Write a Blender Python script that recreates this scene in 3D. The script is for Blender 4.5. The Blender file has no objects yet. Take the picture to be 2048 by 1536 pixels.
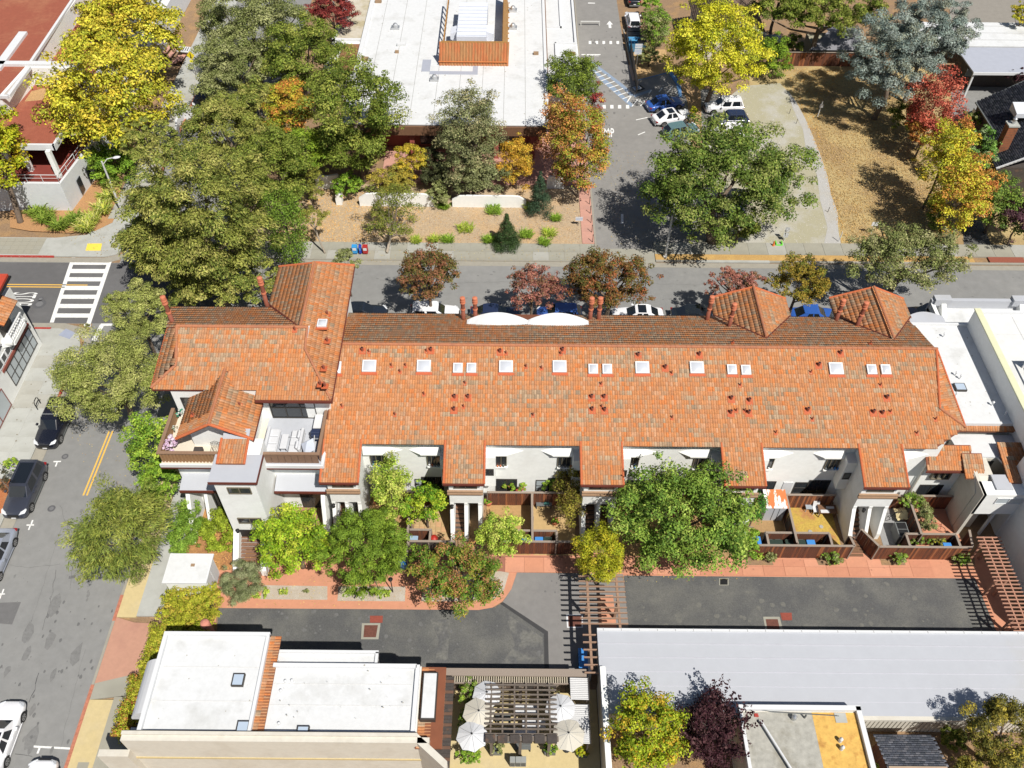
import bpy, math, random
import numpy as np
from mathutils import Vector, Matrix
S = bpy.context.scene
C = S.collection
rnd = random.Random(7)
PI = math.pi

# ------------------------------------------------------------------ camera
F, TH, RO, H = 1766.0, math.radians(48.8), 0.0085, 58.0
ct, st, cr, sr = math.cos(TH), math.sin(TH), math.cos(RO), math.sin(RO)
FW = Vector((0, ct, -st)); U0 = Vector((0, st, ct)); R0 = Vector((1, 0, 0))
RI = cr * R0 + sr * U0; UP = -sr * R0 + cr * U0
cam = bpy.data.cameras.new('camera'); co = bpy.data.objects.new('camera', cam); C.objects.link(co)
cam.sensor_width = 36; cam.lens = 36 * F / 2048; cam.clip_start = 0.5; cam.clip_end = 1500
co.matrix_world = Matrix(((RI.x, UP.x, -FW.x, 0), (RI.y, UP.y, -FW.y, 0), (RI.z, UP.z, -FW.z, H), (0, 0, 0, 1)))
S.camera = co
# ------------------------------------------------------------------ world, sun, exposure
SUN_AZ, SUN_EL = math.radians(125.5 + 180), math.radians(55)     # direction towards the sun
w = bpy.data.worlds.new('World'); S.world = w; w.use_nodes = True
nt = w.node_tree; bg = nt.nodes['Background']
sky = nt.nodes.new('ShaderNodeTexSky'); sky.sky_type = 'NISHITA'; sky.sun_disc = False
sky.sun_elevation = SUN_EL; sky.sun_rotation = (PI / 2 - SUN_AZ) % (2 * PI)
nt.links.new(sky.outputs[0], bg.inputs[0]); bg.inputs[1].default_value = 0.056
sun = bpy.data.lights.new('sun', 'SUN'); sun.energy = 5.0; sun.angle = math.radians(0.5); sun.color = (1, 0.955, 0.88)
so = bpy.data.objects.new('sun', sun); C.objects.link(so)
sd = Vector((math.cos(SUN_AZ) * math.cos(SUN_EL), math.sin(SUN_AZ) * math.cos(SUN_EL), math.sin(SUN_EL)))
so.rotation_euler = sd.to_track_quat('Z', 'Y').to_euler(); so.location = (0, 0, 80)
S.view_settings.view_transform = 'Standard'; S.view_settings.look = 'None'
S.view_settings.exposure = 0.18; S.view_settings.gamma = 1; S.view_settings.use_curve_mapping = False

# ------------------------------------------------------------------ geometry helpers
def P(px, py, z=0.0):
    "point at height z seen at a pixel of the 2048 x 1536 photograph"
    d = FW + (px - 1024) / F * RI + (768 - py) / F * UP
    t = (z - H) / d.z
    return (d.x * t, d.y * t, z)
def PS(px, py, a, Y0, z0):
    "point seen at a pixel on the plane z = z0 + a (Y - Y0)"
    d = FW + (px - 1024) / F * RI + (768 - py) / F * UP
    t = (z0 - a * Y0 - H) / (d.z - a * d.y)
    return (d.x * t, d.y * t, H + d.z * t)
def PPM(x, y, z=0.0):
    v = Vector((x, y, z - H)); return F / v.dot(FW)

MATS = {}
def hexc(h): return tuple(((int(h[i:i + 2], 16) / 255) ** 2.2) for i in (0, 2, 4))
def M(name, col, rough=.8, var=.1, vs=1.5, col2=None, s2=.35, amt2=.5, lo=.48, hi=.62, bump=0, bs=40, metal=0, spec=.4, coat=0, stretch=None):
    if name in MATS: return MATS[name]
    m = bpy.data.materials.new(name); m.use_nodes = True; n = m.node_tree.nodes; L = m.node_tree.links
    b = n['Principled BSDF']; b.inputs['Roughness'].default_value = rough; b.inputs['Metallic'].default_value = metal
    b.inputs['Specular IOR Level'].default_value = spec; b.inputs['Coat Weight'].default_value = coat
    if coat: b.inputs['Coat Roughness'].default_value = .05
    g = n.new('ShaderNodeTexCoord'); src = g.outputs['Object']
    if stretch:
        mp = n.new('ShaderNodeMapping'); mp.inputs['Scale'].default_value = stretch; L.new(src, mp.inputs[0]); src = mp.outputs[0]
    cur = n.new('ShaderNodeRGB'); cur.outputs[0].default_value = (*col, 1); cur = cur.outputs[0]
    if col2:
        t = n.new('ShaderNodeTexNoise'); t.inputs['Scale'].default_value = s2; t.inputs['Detail'].default_value = 7; t.inputs['Roughness'].default_value = .62
        L.new(src, t.inputs['Vector']); r = n.new('ShaderNodeMapRange'); r.inputs[1].default_value = lo; r.inputs[2].default_value = hi; r.inputs[4].default_value = amt2
        L.new(t.outputs[0], r.inputs[0]); x = n.new('ShaderNodeMix'); x.data_type = 'RGBA'
        L.new(r.outputs[0], x.inputs[0]); L.new(cur, x.inputs[6]); x.inputs[7].default_value = (*col2, 1); cur = x.outputs[2]
    if var:
        t = n.new('ShaderNodeTexNoise'); t.inputs['Scale'].default_value = vs; t.inputs['Detail'].default_value = 10; t.inputs['Roughness'].default_value = .7
        L.new(src, t.inputs['Vector']); r = n.new('ShaderNodeMapRange'); r.inputs[1].default_value = .3; r.inputs[2].default_value = .7
        r.inputs[3].default_value = 1 - var; r.inputs[4].default_value = 1 + var; L.new(t.outputs[0], r.inputs[0])
        v = n.new('ShaderNodeVectorMath'); v.operation = 'SCALE'; L.new(cur, v.inputs[0]); L.new(r.outputs[0], v.inputs[3]); cur = v.outputs[0]
    L.new(cur, b.inputs['Base Color'])
    if bump:
        t = n.new('ShaderNodeTexNoise'); t.inputs['Scale'].default_value = bs; t.inputs['Detail'].default_value = 4; L.new(src, t.inputs['Vector'])
        bb = n.new('ShaderNodeBump'); bb.inputs['Strength'].default_value = bump; bb.inputs['Distance'].default_value = .05
        L.new(t.outputs[0], bb.inputs['Height']); L.new(bb.outputs[0], b.inputs['Normal'])
    MATS[name] = m; return m
def M_attr(name, rough=.8, trans=0.0, var=.15, vs=12):
    "colour comes from the attribute tint (per tile, per leaf)"
    m = bpy.data.materials.new(name); m.use_nodes = True; n = m.node_tree.nodes; L = m.node_tree.links
    b = n['Principled BSDF']; b.inputs['Roughness'].default_value = rough; b.inputs['Specular IOR Level'].default_value = .15
    a = n.new('ShaderNodeAttribute'); a.attribute_name = 'tint'; cur = a.outputs['Color']
    if var:
        t = n.new('ShaderNodeTexNoise'); t.inputs['Scale'].default_value = vs; t.inputs['Detail'].default_value = 3
        g = n.new('ShaderNodeNewGeometry'); L.new(g.outputs['Position'], t.inputs['Vector'])
        r = n.new('ShaderNodeMapRange'); r.inputs[1].default_value = .3; r.inputs[2].default_value = .7; r.inputs[3].default_value = 1 - var; r.inputs[4].default_value = 1 + var
        L.new(t.outputs[0], r.inputs[0]); v = n.new('ShaderNodeVectorMath'); v.operation = 'SCALE'; L.new(cur, v.inputs[0]); L.new(r.outputs[0], v.inputs[3]); cur = v.outputs[0]
    L.new(cur, b.inputs['Base Color'])
    if trans:
        tr = n.new('ShaderNodeBsdfTranslucent'); L.new(cur, tr.inputs[0]); mx = n.new('ShaderNodeMixShader'); mx.inputs[0].default_value = trans
        L.new(b.outputs[0], mx.inputs[1]); L.new(tr.outputs[0], mx.inputs[2]); L.new(mx.outputs[0], n['Material Output'].inputs[0])
    MATS[name] = m; return m

WL = {}
def wl(o): return WL.get(o.name, Vector((0, 0, 0))) if o else Vector((0, 0, 0))
def tag(o, label=None, cat=None, group=None, kind=None):
    if label: o['label'] = label
    if cat: o['category'] = cat
    if group: o['group'] = group
    if kind: o['kind'] = kind
    return o
def thing(name, label, cat, loc=(0, 0, 0), group=None):
    o = bpy.data.objects.new(name, None); C.objects.link(o); o.location = loc; WL[o.name] = Vector(loc); o.empty_display_size = .3
    return tag(o, label, cat, group)
def link(name, me, parent=None, kind=None, label=None):
    o = bpy.data.objects.new(name, me); C.objects.link(o)
    if parent is not None: o.parent = parent; WL[o.name] = wl(parent)
    if kind: o['kind'] = kind
    if label: o['label'] = label
    return o
class MB:
    def __init__(s): s.v = []; s.f = []
    def add(s, vs, fs):
        k = len(s.v); s.v += [tuple(p) for p in vs]; s.f += [tuple(i + k for i in f) for f in fs]; return s
    def quad(s, *p): return s.add(p, [tuple(range(len(p)))])
    def box(s, x0, x1, y0, y1, z0, z1):
        if x0 > x1: x0, x1 = x1, x0
        if y0 > y1: y0, y1 = y1, y0
        return s.add([(x0, y0, z0), (x1, y0, z0), (x1, y1, z0), (x0, y1, z0), (x0, y0, z1), (x1, y0, z1), (x1, y1, z1), (x0, y1, z1)],
                     [(3, 2, 1, 0), (4, 5, 6, 7), (0, 1, 5, 4), (1, 2, 6, 5), (2, 3, 7, 6), (3, 0, 4, 7)])
    def prism(s, poly, z0, z1):
        "poly of (x,y); z1 may be a list or function of (x,y)"
        a = sum(poly[i][0] * poly[(i + 1) % len(poly)][1] - poly[(i + 1) % len(poly)][0] * poly[i][1] for i in range(len(poly)))
        if a < 0: poly = poly[::-1]
        n = len(poly); g0 = z0 if callable(z0) else (lambda x, y: z0); g1 = z1 if callable(z1) else (lambda x, y: z1)
        vs = [(p[0], p[1], g0(p[0], p[1])) for p in poly] + [(p[0], p[1], g1(p[0], p[1])) for p in poly]
        return s.add(vs, [tuple(range(n))[::-1], tuple(range(n, 2 * n))] + [(i, (i + 1) % n, n + (i + 1) % n, n + i) for i in range(n)])
    def prismx(s, prof, x0, x1):
        "profile of (y,z) extruded along x"
        n = len(prof); vs = [(x0, y, z) for y, z in prof] + [(x1, y, z) for y, z in prof]
        return s.add(vs, [tuple(range(n)), tuple(range(n, 2 * n))[::-1]] + [(i, n + i, n + (i + 1) % n, (i + 1) % n) for i in range(n)])
    def prismy(s, prof, y0, y1):
        n = len(prof); vs = [(x, y0, z) for x, z in prof] + [(x, y1, z) for x, z in prof]
        return s.add(vs, [tuple(range(n)), tuple(range(n, 2 * n))[::-1]] + [(i, n + i, n + (i + 1) % n, (i + 1) % n) for i in range(n)])
    def tube(s, pts, r, n=8, cap=True):
        if not isinstance(r, (list, tuple)): r = [r] * len(pts)
        P_ = [Vector(p) for p in pts]; k = len(s.v)
        for i, p in enumerate(P_):
            d = (P_[min(i + 1, len(P_) - 1)] - P_[max(i - 1, 0)]).normalized()
            a = Vector((0, 0, 1)) if abs(d.z) < .9 else Vector((1, 0, 0)); u = d.cross(a).normalized(); v = d.cross(u)
            for j in range(n): s.v.append(tuple(p + r[i] * (math.cos(2 * PI * j / n) * u + math.sin(2 * PI * j / n) * v)))
        for i in range(len(P_) - 1):
            for j in range(n): s.f.append((k + i * n + j, k + i * n + (j + 1) % n, k + (i + 1) * n + (j + 1) % n, k + (i + 1) * n + j))
        if cap: s.f.append(tuple(k + j for j in range(n))[::-1]); s.f.append(tuple(k + (len(P_) - 1) * n + j for j in range(n)))
        return s
    def lathe(s, prof, c=(0, 0), n=12):
        "profile of (r,z)"
        k = len(s.v)
        for r, z in prof:
            for j in range(n): s.v.append((c[0] + r * math.cos(2 * PI * j / n), c[1] + r * math.sin(2 * PI * j / n), z))
        for i in range(len(prof) - 1):
            for j in range(n): s.f.append((k + i * n + j, k + i * n + (j + 1) % n, k + (i + 1) * n + (j + 1) % n, k + (i + 1) * n + j))
        s.f.append(tuple(k + j for j in range(n))[::-1]); s.f.append(tuple(k + (len(prof) - 1) * n + j for j in range(n)))
        return s
    def bar(s, a, b, w, h):
        "beam of section w x h between two points (h measured upwards)"
        a, b = Vector(a), Vector(b); d = (b - a).normalized(); sd_ = d.cross(Vector((0, 0, 1)))
        if sd_.length < 1e-4: sd_ = Vector((1, 0, 0))
        sd_.normalize(); u = sd_.cross(d) * (h / 2); sd_ *= w / 2
        vs = [a - sd_ - u, a + sd_ - u, a + sd_ + u, a - sd_ + u, b - sd_ - u, b + sd_ - u, b + sd_ + u, b - sd_ + u]
        return s.add(vs, [(0, 1, 2, 3), (7, 6, 5, 4), (0, 4, 5, 1), (1, 5, 6, 2), (2, 6, 7, 3), (3, 7, 4, 0)])
    def mesh(s, name, off=None):
        me = bpy.data.meshes.new(name)
        if off is not None: me.from_pydata([(v[0] - off.x, v[1] - off.y, v[2] - off.z) for v in s.v], [], s.f)
        else: me.from_pydata(s.v, [], s.f)
        return me
    def build(s, name, mat_, parent=None, smooth=False, kind=None, label=None, bevel=0):
        me = s.mesh(name, wl(parent)); me.materials.append(mat_)
        if smooth: me.polygons.foreach_set('use_smooth', [True] * len(me.polygons))
        o = link(name, me, parent, kind, label)
        if bevel: b = o.modifiers.new('bevel', 'BEVEL'); b.width = bevel; b.segments = 1; b.limit_method = 'ANGLE'
        return o
def np_mesh(name, V, Q, mat_, tint=None, parent=None, kind=None, smooth=False):
    "V (n,3), Q (m,k) arrays -> one mesh object; tint (n,3) linear colour per vertex"
    V = np.asarray(V, dtype=np.float32) - np.array(wl(parent), dtype=np.float32)
    me = bpy.data.meshes.new(name); n, (m_, k) = len(V), Q.shape
    me.vertices.add(n); me.vertices.foreach_set('co', V.ravel()); me.loops.add(m_ * k); me.loops.foreach_set('vertex_index', Q.astype(np.int32).ravel())
    me.polygons.add(m_); me.polygons.foreach_set('loop_start', np.arange(0, m_ * k, k, dtype=np.int32))
    try: me.polygons.foreach_set('loop_total', np.full(m_, k, dtype=np.int32))
    except Exception: pass
    if tint is not None:
        a = me.attributes.new('tint', 'FLOAT_COLOR', 'POINT'); a.data.foreach_set('color', np.c_[tint, np.ones(n)].astype(np.float32).ravel())
    me.update(calc_edges=True); me.materials.append(mat_)
    if smooth: me.polygons.foreach_set('use_smooth', [True] * m_)
    return link(name, me, parent, kind)
def copy_tree(o, loc, rot=0, label=None, name=None):
    r = o.copy(); C.objects.link(r); r.location = loc; r.rotation_euler = (0, 0, rot); WL[r.name] = Vector(loc)
    if label: r['label'] = label
    for ch in list(o.children):
        c = ch.copy(); C.objects.link(c); c.parent = r
        for g in ch.children:
            d = g.copy(); C.objects.link(d); d.parent = c
    return r
def sheet(name, pts, z, mat_, kind='structure', parent=None, px=True):
    "flat ground sheet; pts are photograph pixels (or x,y if px=False)"
    q = [P(x, y, z)[:2] for x, y in pts] if px else pts
    me = bpy.data.meshes.new(name); off = wl(parent); me.from_pydata([(x - off.x, y - off.y, z - off.z) for x, y in q], [], [tuple(range(len(q)))]); me.update()
    if me.polygons[0].normal.z < 0: me.flip_normals()
    me.materials.append(mat_); return link(name, me, parent, kind)

# ------------------------------------------------------------------ materials
stucco = M('stucco', (.79, .80, .78), .9, .05, 3, (.5, .48, .43), .5, .22, .5, .75, bump=.15)
cream = M('cream_stucco', (.58, .55, .48), .9, .06, 3, (.45, .4, .32), .5, .3)
white = M('white_paint', (.63, .64, .65), .6, .03)
whiteroof = M('white_membrane', (.61, .62, .625), .75, .06, 2.5, (.43, .43, .41), .45, .55, .52, .7, bump=.1, bs=8)
greyroof = M('grey_metal_roof', (.43, .445, .48), .55, .03, 1.2, (.40, .38, .32), .12, .35, .6, .72)
asphalt = M('asphalt', (.215, .215, .21), .9, .10, 1.2, (.265, .262, .25), .1, .6, .4, .65, bump=.3, bs=60)
asphalt_n = M('newer_asphalt', (.20, .193, .187), .9, .08, 1.5, (.25, .24, .225), .15, .5, bump=.2, bs=60)
asphalt_d = M('dark_worn_asphalt', (.095, .096, .096), .92, .3, 14, (.165, .162, .145), .35, .75, .42, .68, bump=.5, bs=50)
tar = M('sealer', (.045, .045, .047), .8, .1)
concrete = M('concrete', (.31, .30, .25), .9, .08, 2, (.24, .23, .19), .5, .5, bump=.15)
concrete_w = M('bright_concrete', (.39, .395, .37), .9, .06, 2, (.31, .31, .28), .6, .5, bump=.15)
kerb = M('kerb_concrete', (.30, .28, .235), .9, .1, 2)
salmon = M('salmon_concrete', (.53, .245, .15), .9, .07, 3, (.4, .2, .13), .4, .45, .5, .7, bump=.12)
salmon2 = M('pink_concrete', (.50, .27, .21), .9, .08, 3, (.38, .22, .18), .5, .5, bump=.12)
sand = M('sand_concrete', (.52, .42, .22), .9, .08, 3, (.5, .42, .27), .5, .4)
red_roof = M('red_gravel_roof', (.29, .085, .05), .95, .1, 2, (.38, .17, .09), .25, .6, .5, .72, bump=.3)
paint_w = M('road_paint_white', (.72, .72, .7), .8, .12, 6, (.42, .42, .41), 5, .7, .55, .68)
paint_y = M('road_paint_yellow', (.72, .43, .08), .8, .1, 6)
paint_yl = M('tactile_yellow', (.8, .6, .08), .8, .05)
paint_r = M('kerb_paint_red', (.36, .04, .03), .8, .2, 5, (.4, .3, .26), 6, .6, .55, .65)
paint_b = M('kerb_paint_blue', (.11, .24, .45), .8, .12, 5)
paint_bf = M('faded_blue_paint', (.22, .28, .37), .85, .15, 5)
mulch = M('mulch', (.42, .32, .21), 1, .3, 9, (.52, .33, .15), .22, .6, .5, .66, bump=.6, bs=25)
soil = M('soil', (.26, .17, .1), 1, .3, 8, (.36, .22, .1), .6, .7, bump=.6, bs=25)
gravel = M('gravel', (.37, .345, .24), 1, .22, 25, (.46, .45, .43), .3, .6, bump=.6, bs=40)
gravel_l = M('pale_gravel', (.42, .41, .39), 1, .25, 25, (.4, .36, .28), .4, .4, bump=.6, bs=40)
drygrass = M('dry_grass', (.42, .32, .15), 1, .25, 7, (.30, .20, .10), .16, .85, .44, .6, bump=.6, bs=20)
yard = M('yard_soil', (.40, .25, .11), 1, .15, 6, (.33, .2, .1), .8, .6, bump=.3)
brown_wood = M('brown_stained_wood', (.17, .09, .05), .75, .2, 5, stretch=(3, 3, .4))
dkred = M('dark_red_trim', (.12, .03, .02), .6, .15)
fence_a = M('redwood_board', (.20, .065, .028), .8, .3, 5, (.09, .04, .025), 2, .8, .4, .6, stretch=(4, 4, .5))
fence_b = M('dark_redwood_board', (.10, .04, .025), .8, .3, 5, (.2, .07, .03), 2, .6, stretch=(4, 4, .5))
fence_c = M('pale_redwood_board', (.30, .11, .045), .8, .3, 5, (.15, .06, .03), 2, .6, stretch=(4, 4, .5))
greywood = M('weathered_wood', (.27, .22, .18), .85, .2, 6, stretch=(3, 3, 1))
pergwood = M('pergola_wood', (.30, .19, .13), .8, .15, 6)
darkwood = M('dark_wood', (.06, .05, .045), .85, .25, 6, (.14, .08, .05), 1.2, .6, .55, .65)
glass = M('window_glass', (.03, .035, .04), .06, 0, spec=.8)
glass_l = M('reflecting_glass', (.42, .47, .5), .08, .04, 1, spec=.9)
skyl = M('skylight_acrylic', (.50, .52, .56), .25, .02, spec=.6)
skyw = M('skylight_frame_white', (.66, .67, .68), .5, .03)
darkframe = M('dark_bronze_frame', (.05, .045, .04), .5, .05)
bronze = M('window_frame_bronze', (.16, .14, .10), .5, .05)
black = M('black_metal', (.015, .015, .016), .45, 0)
steel = M('galvanised_steel', (.55, .56, .57), .35, .05, metal=.7)
silverp = M('pale_grey_pole', (.55, .55, .53), .5, .05)
terracotta = M('terracotta_pipe', (.24, .075, .045), .75, .1, 4)
terracotta_l = M('terracotta_cap', (.52, .17, .09), .8, .1, 4)
orange_flash = M('orange_red_flashing', (.46, .105, .04), .7, .1, 8)
ridgem = M('ridge_tile', (.40, .16, .08), .85, .2, 6, (.3, .13, .08), 1.5, .6)
tyre = M('tyre_rubber', (.015, .015, .015), .85, 0)
rim = M('alloy_rim', (.5, .5, .5), .3, 0, metal=.8)
cglass = M('car_glass', (.012, .015, .02), .04, 0, spec=.8)
lampw = M('clear_lamp_lens', (.6, .62, .65), .1, 0, spec=.8)
lampr = M('red_lamp_lens', (.25, .01, .01), .15, 0, spec=.8)
bark = M('bark', (.16, .12, .09), .95, .25, 6, bump=.5)
bark_l = M('pale_bark', (.34, .29, .23), .95, .2, 5, bump=.3)
bluep = M('blue_plastic', (.06, .25, .62), .45, .03)
greyp = M('grey_plastic', (.13, .14, .14), .55, .05)
fabric_w = M('white_canvas', (.56, .57, .59), .9, .03)
fabric_b = M('beige_canvas', (.52, .49, .42), .9, .03)
ltgrey = M('pale_grey_decking', (.43, .45, .49), .7, .05, 3)
shingle_m = M_attr('shingle', .9, 0, .12, 8)
tilem = M_attr('clay_tile', .82, 0, .14, 9)
leafm = M_attr('leaf', .6, .14, 0)
chipm = M_attr('leaf_litter', .9, 0, 0)
# ------------------------------------------------------------------ clay tile roofs
TP = [(.44, .19, .08), (.45, .20, .085), (.40, .18, .085), (.45, .215, .105), (.39, .20, .105), (.38, .21, .115),
      (.36, .215, .13), (.31, .21, .13), (.38, .265, .17), (.27, .19, .125), (.49, .175, .06), (.46, .25, .14)]
TPROF = [(0, 0), (.03, .024), (.07, .034), (.11, .024), (.14, 0), (.18, -.002)]
def tile_tpl(l=.36):
    V = [(a, 0, c + .034) for a, c in TPROF] + [(a, l + .05, c) for a, c in TPROF] + [(a, 0, -.012) for a, c in TPROF]
    Q = [(i, i + 1, 7 + i, 6 + i) for i in range(5)] + [(12 + i, 13 + i, i + 1, i) for i in range(5)]
    return np.array(V, dtype=np.float64), np.array(Q)
TILE_ME = {}
def tile_mesh(k):
    if k not in TILE_ME:
        V, Q = tile_tpl(); me = bpy.data.meshes.new('tile'); me.from_pydata([tuple(v) for v in V], [], [tuple(int(i) for i in q) for q in Q])
        a = me.attributes.new('tint', 'FLOAT_COLOR', 'POINT'); a.data.foreach_set('color', np.tile(np.array([*TP[k], 1.0], dtype=np.float32), len(V)))
        me.materials.append(tilem); TILE_ME[k] = me
    return TILE_ME[k]
def inpoly(U, V, poly):
    ins = np.zeros(len(U), bool); n = len(poly)
    for i in range(n):
        (x0, y0), (x1, y1) = poly[i], poly[(i + 1) % n]
        if y0 == y1: continue
        c = ((y0 > V) != (y1 > V)) & (U < (x1 - x0) * (V - y0) / (y1 - y0) + x0); ins ^= c
    return ins
def tiles(parent, O, u, up, poly, wts, nind=0, fresh=None, seed=1, holes=(), lift=.0, wscale=1.0, bz=1.0, gain=1.0):
    """clay tiles on a plane: O origin at the eave, u along the eave, up = up-slope vector; poly in (a,b) metres.
    wts(x,y) -> weight 0..1 of greyed tiles. nind tiles nearest the eave become single objects."""
    R = np.random.RandomState(seed); u = Vector(u).normalized(); v = Vector(up).normalized(); n = u.cross(v).normalized()
    wd, l = .18 * wscale, .36
    A = [p[0] for p in poly]; B = [p[1] for p in poly]
    i0, i1, j0, j1 = math.floor(min(A) / wd), math.ceil(max(A) / wd), math.floor(min(B) / l), math.ceil(max(B) / l)
    rows = []
    for j in range(j0, j1):
        cat = 0
        for i in range(i0, i1):
            a, b = (i + .5) * wd, (j + .5) * l
            rows.append((i * wd, j * l, a, b))
    G = np.array(rows); keep = inpoly(G[:, 2], G[:, 3], poly)
    for h in holes: keep &= ~inpoly(G[:, 2], G[:, 3], h)
    G = G[keep]; N = len(G)
    if N == 0: return
    base = np.array(O)[None] + G[:, 0:1] * np.array(u) + G[:, 1:2] * np.array(v)
    cols = np.zeros(N, int); last = None; cat = 0
    for k in range(N):
        g = wts(base[k][0], base[k][1])
        if last is None or G[k, 1] != last or R.rand() < .3: cat = R.rand() < g
        last = G[k, 1]
        cols[k] = R.choice([5, 6, 7, 8, 9, 4, 5, 8]) if cat else R.choice([0, 1, 2, 3, 4, 0, 1, 10, 11, 2, 5])
    base += np.array(n)[None] * (R.rand(N, 1) * .008 + lift) + np.array(u)[None] * (R.rand(N, 1) - .5) * .012
    order = np.argsort(base[:, 1]); ind = set(order[:nind].tolist()); rest = np.array([k for k in range(N) if k not in ind], dtype=int)
    V, Q = tile_tpl(); V = V * np.array([wscale, 1, bz]); rot = np.array([[u.x, u.y, u.z], [v.x, v.y, v.z], [n.x, n.y, n.z]]); W = V @ rot
    if len(rest):
        AV = (base[rest][:, None, :] + W[None]).reshape(-1, 3); AQ = (Q[None] + (np.arange(len(rest)) * len(V))[:, None, None]).reshape(-1, 4)
        pal = np.array(TP)[cols[rest]] * gain * (.93 + .14 * R.rand(len(rest), 1)); T = np.repeat(pal, len(V), axis=0)  # gain lightens tile colour on slopes that catch little sun
        np_mesh('tiles', AV, AQ, tilem, T, parent, 'stuff')
    off = wl(parent)
    for k in ind:
        o = link('tile', tile_mesh(int(cols[k])), parent); p = base[k]
        o.matrix_local = Matrix(((u.x * wscale, v.x, n.x, p[0] - off.x), (u.y * wscale, v.y, n.y, p[1] - off.y), (u.z * wscale, v.z, n.z, p[2] - off.z), (0, 0, 0, 1)))
def ridge(parent, a, b, r=.11, name='ridge_cap', mat_=None):
    "row of half-round cap tiles from a to b"
    a, b = Vector(a), Vector(b); L_ = (b - a).length; k = max(1, round(L_ / .4)); m = MB()
    for i in range(k):
        p = a.lerp(b, i / k); q = a.lerp(b, (i + 1.12) / k); m.tube([p, q], [r * 1.08, r * .92], 8)
    return m.build(name, mat_ or ridgem, parent, smooth=False)

# ------------------------------------------------------------------ foliage
def leaves(c, rad, n, size, pal, nl=60, lr=.32, seed=0, shape='round', asp=.6, droop=0.0, fill=.25, zmin=-.45, leafy=None):
    R = np.random.RandomState(seed); c = np.array(c); rad = np.array(rad)
    nl = int(nl * 1.7); d = R.randn(nl * 4, 3); d /= np.linalg.norm(d, axis=1)[:, None]; d = d[d[:, 2] > zmin][:nl]; nl = len(d)
    rr = .38 + .48 * R.rand(nl, 1) ** .6; rr = np.where(R.rand(nl, 1) < .16, .88 + .2 * R.rand(nl, 1), rr)
    if shape == 'cone':
        h = R.rand(nl) ** .75; ang = R.rand(nl) * 2 * PI; q = (1 - h) * (.55 + .45 * R.rand(nl))
        LC = c + np.c_[np.cos(ang) * q, np.sin(ang) * q, h * 2 - 1] * rad * np.array([.85, .85, .95]); LR = (.14 + .55 * (1 - h)) * lr * 2 * rad[:2].mean()
        LR = np.maximum(LR, .12 * rad[0])
    elif shape == 'column':
        h = R.rand(nl) * 2 - 1; ang = R.rand(nl) * 2 * PI; q = np.sqrt(1 - .75 * np.abs(h) ** 2.5) * .7
        LC = c + np.c_[np.cos(ang) * q, np.sin(ang) * q, h * .85] * rad; LR = lr * rad[:2].mean() * (.8 + .5 * R.rand(nl))
    elif shape == 'box':
        LC = c + (R.rand(nl, 3) * 2 - 1) * rad * .85; LR = np.full(nl, lr)
    else:
        LC = c + d * rr * rad; LR = lr * .74 * rad.mean() * (.45 + .85 * R.rand(nl))
    if leafy is not None: keep = leafy(LC); LC = LC[keep]; LR = LR[keep]; nl = len(LC)
    wgt = LR ** 2; wgt /= wgt.sum(); li = R.choice(nl, n, p=wgt)
    e = R.randn(n, 3); e /= np.linalg.norm(e, axis=1)[:, None]; e[:, 2] = np.where(e[:, 2] < -.15, -e[:, 2], e[:, 2])
    t = R.rand(n, 1) ** .4; inner = R.rand(n, 1) < fill; t = np.where(inner & (R.rand(n, 1) < .5), R.rand(n, 1) * .8, t)
    pos = LC[li] + e * t * LR[li][:, None] * np.array([1, 1, .8])
    nrm = e * 1.0 + np.array([0, 0, .4]) + R.randn(n, 3) * .38; nrm /= np.linalg.norm(nrm, axis=1)[:, None]
    r_ = R.randn(n, 3)
    if droop: r_ = (pos - c) / rad * np.array([1, 1, .2]) * 1.0 + np.array([0, 0, -droop]) + R.randn(n, 3) * .45
    ta = r_ - (r_ * nrm).sum(1)[:, None] * nrm; ta /= np.linalg.norm(ta, axis=1)[:, None] + 1e-9; tb = np.cross(nrm, ta)
    s = size * (.6 + .8 * R.rand(n, 1)); ta *= s / 2; tb *= s / 2 * asp
    fold = nrm * s * .12
    V = np.stack([pos - ta, pos - tb + fold, pos + ta, pos + tb + fold], 1).reshape(-1, 3); Q = np.arange(4 * n).reshape(n, 4)
    pal = np.array(pal, dtype=float); lobecol = R.randint(0, len(pal), nl); pick = np.where(R.rand(n) < .6, lobecol[li], R.randint(0, len(pal), n))
    col = pal[pick] * (.6 + .75 * R.rand(n, 1)) * (.85 + .3 * R.rand(nl, 1))[li]; col = np.minimum(col * .98, .8)
    return V, Q, np.repeat(col, 4, axis=0), LC
OLIVE = [(.22, .25, .08), (.29, .31, .12), (.15, .18, .05), (.35, .36, .16)]
OAK = [(.16, .21, .03), (.22, .27, .045), (.10, .145, .02), (.29, .31, .06)]
GREEN = [(.16, .29, .03), (.22, .37, .035), (.11, .21, .025), (.30, .43, .045)]
LIME = [(.30, .42, .05), (.42, .52, .07), (.20, .31, .035), (.52, .56, .12)]
YELLOW = [(.60, .54, .05), (.68, .58, .07), (.48, .47, .04), (.34, .37, .035), (.62, .48, .05)]
YGREEN = [(.38, .42, .02), (.48, .46, .03), (.28, .34, .02), (.5, .38, .02)]
RUST = [(.24, .10, .05), (.20, .11, .04), (.15, .13, .035), (.30, .14, .07), (.13, .13, .035)]
REDS = [(.34, .13, .10), (.27, .10, .07), (.42, .19, .14), (.24, .14, .07)]
ORANGE = [(.62, .24, .07), (.5, .17, .06), (.60, .33, .07), (.45, .30, .05)]
AMBER = [(.62, .36, .04), (.5, .27, .03), (.45, .35, .04), (.66, .42, .06)]
PLUM = [(.055, .018, .025), (.075, .03, .035), (.04, .015, .02), (.10, .05, .05)]
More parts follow.
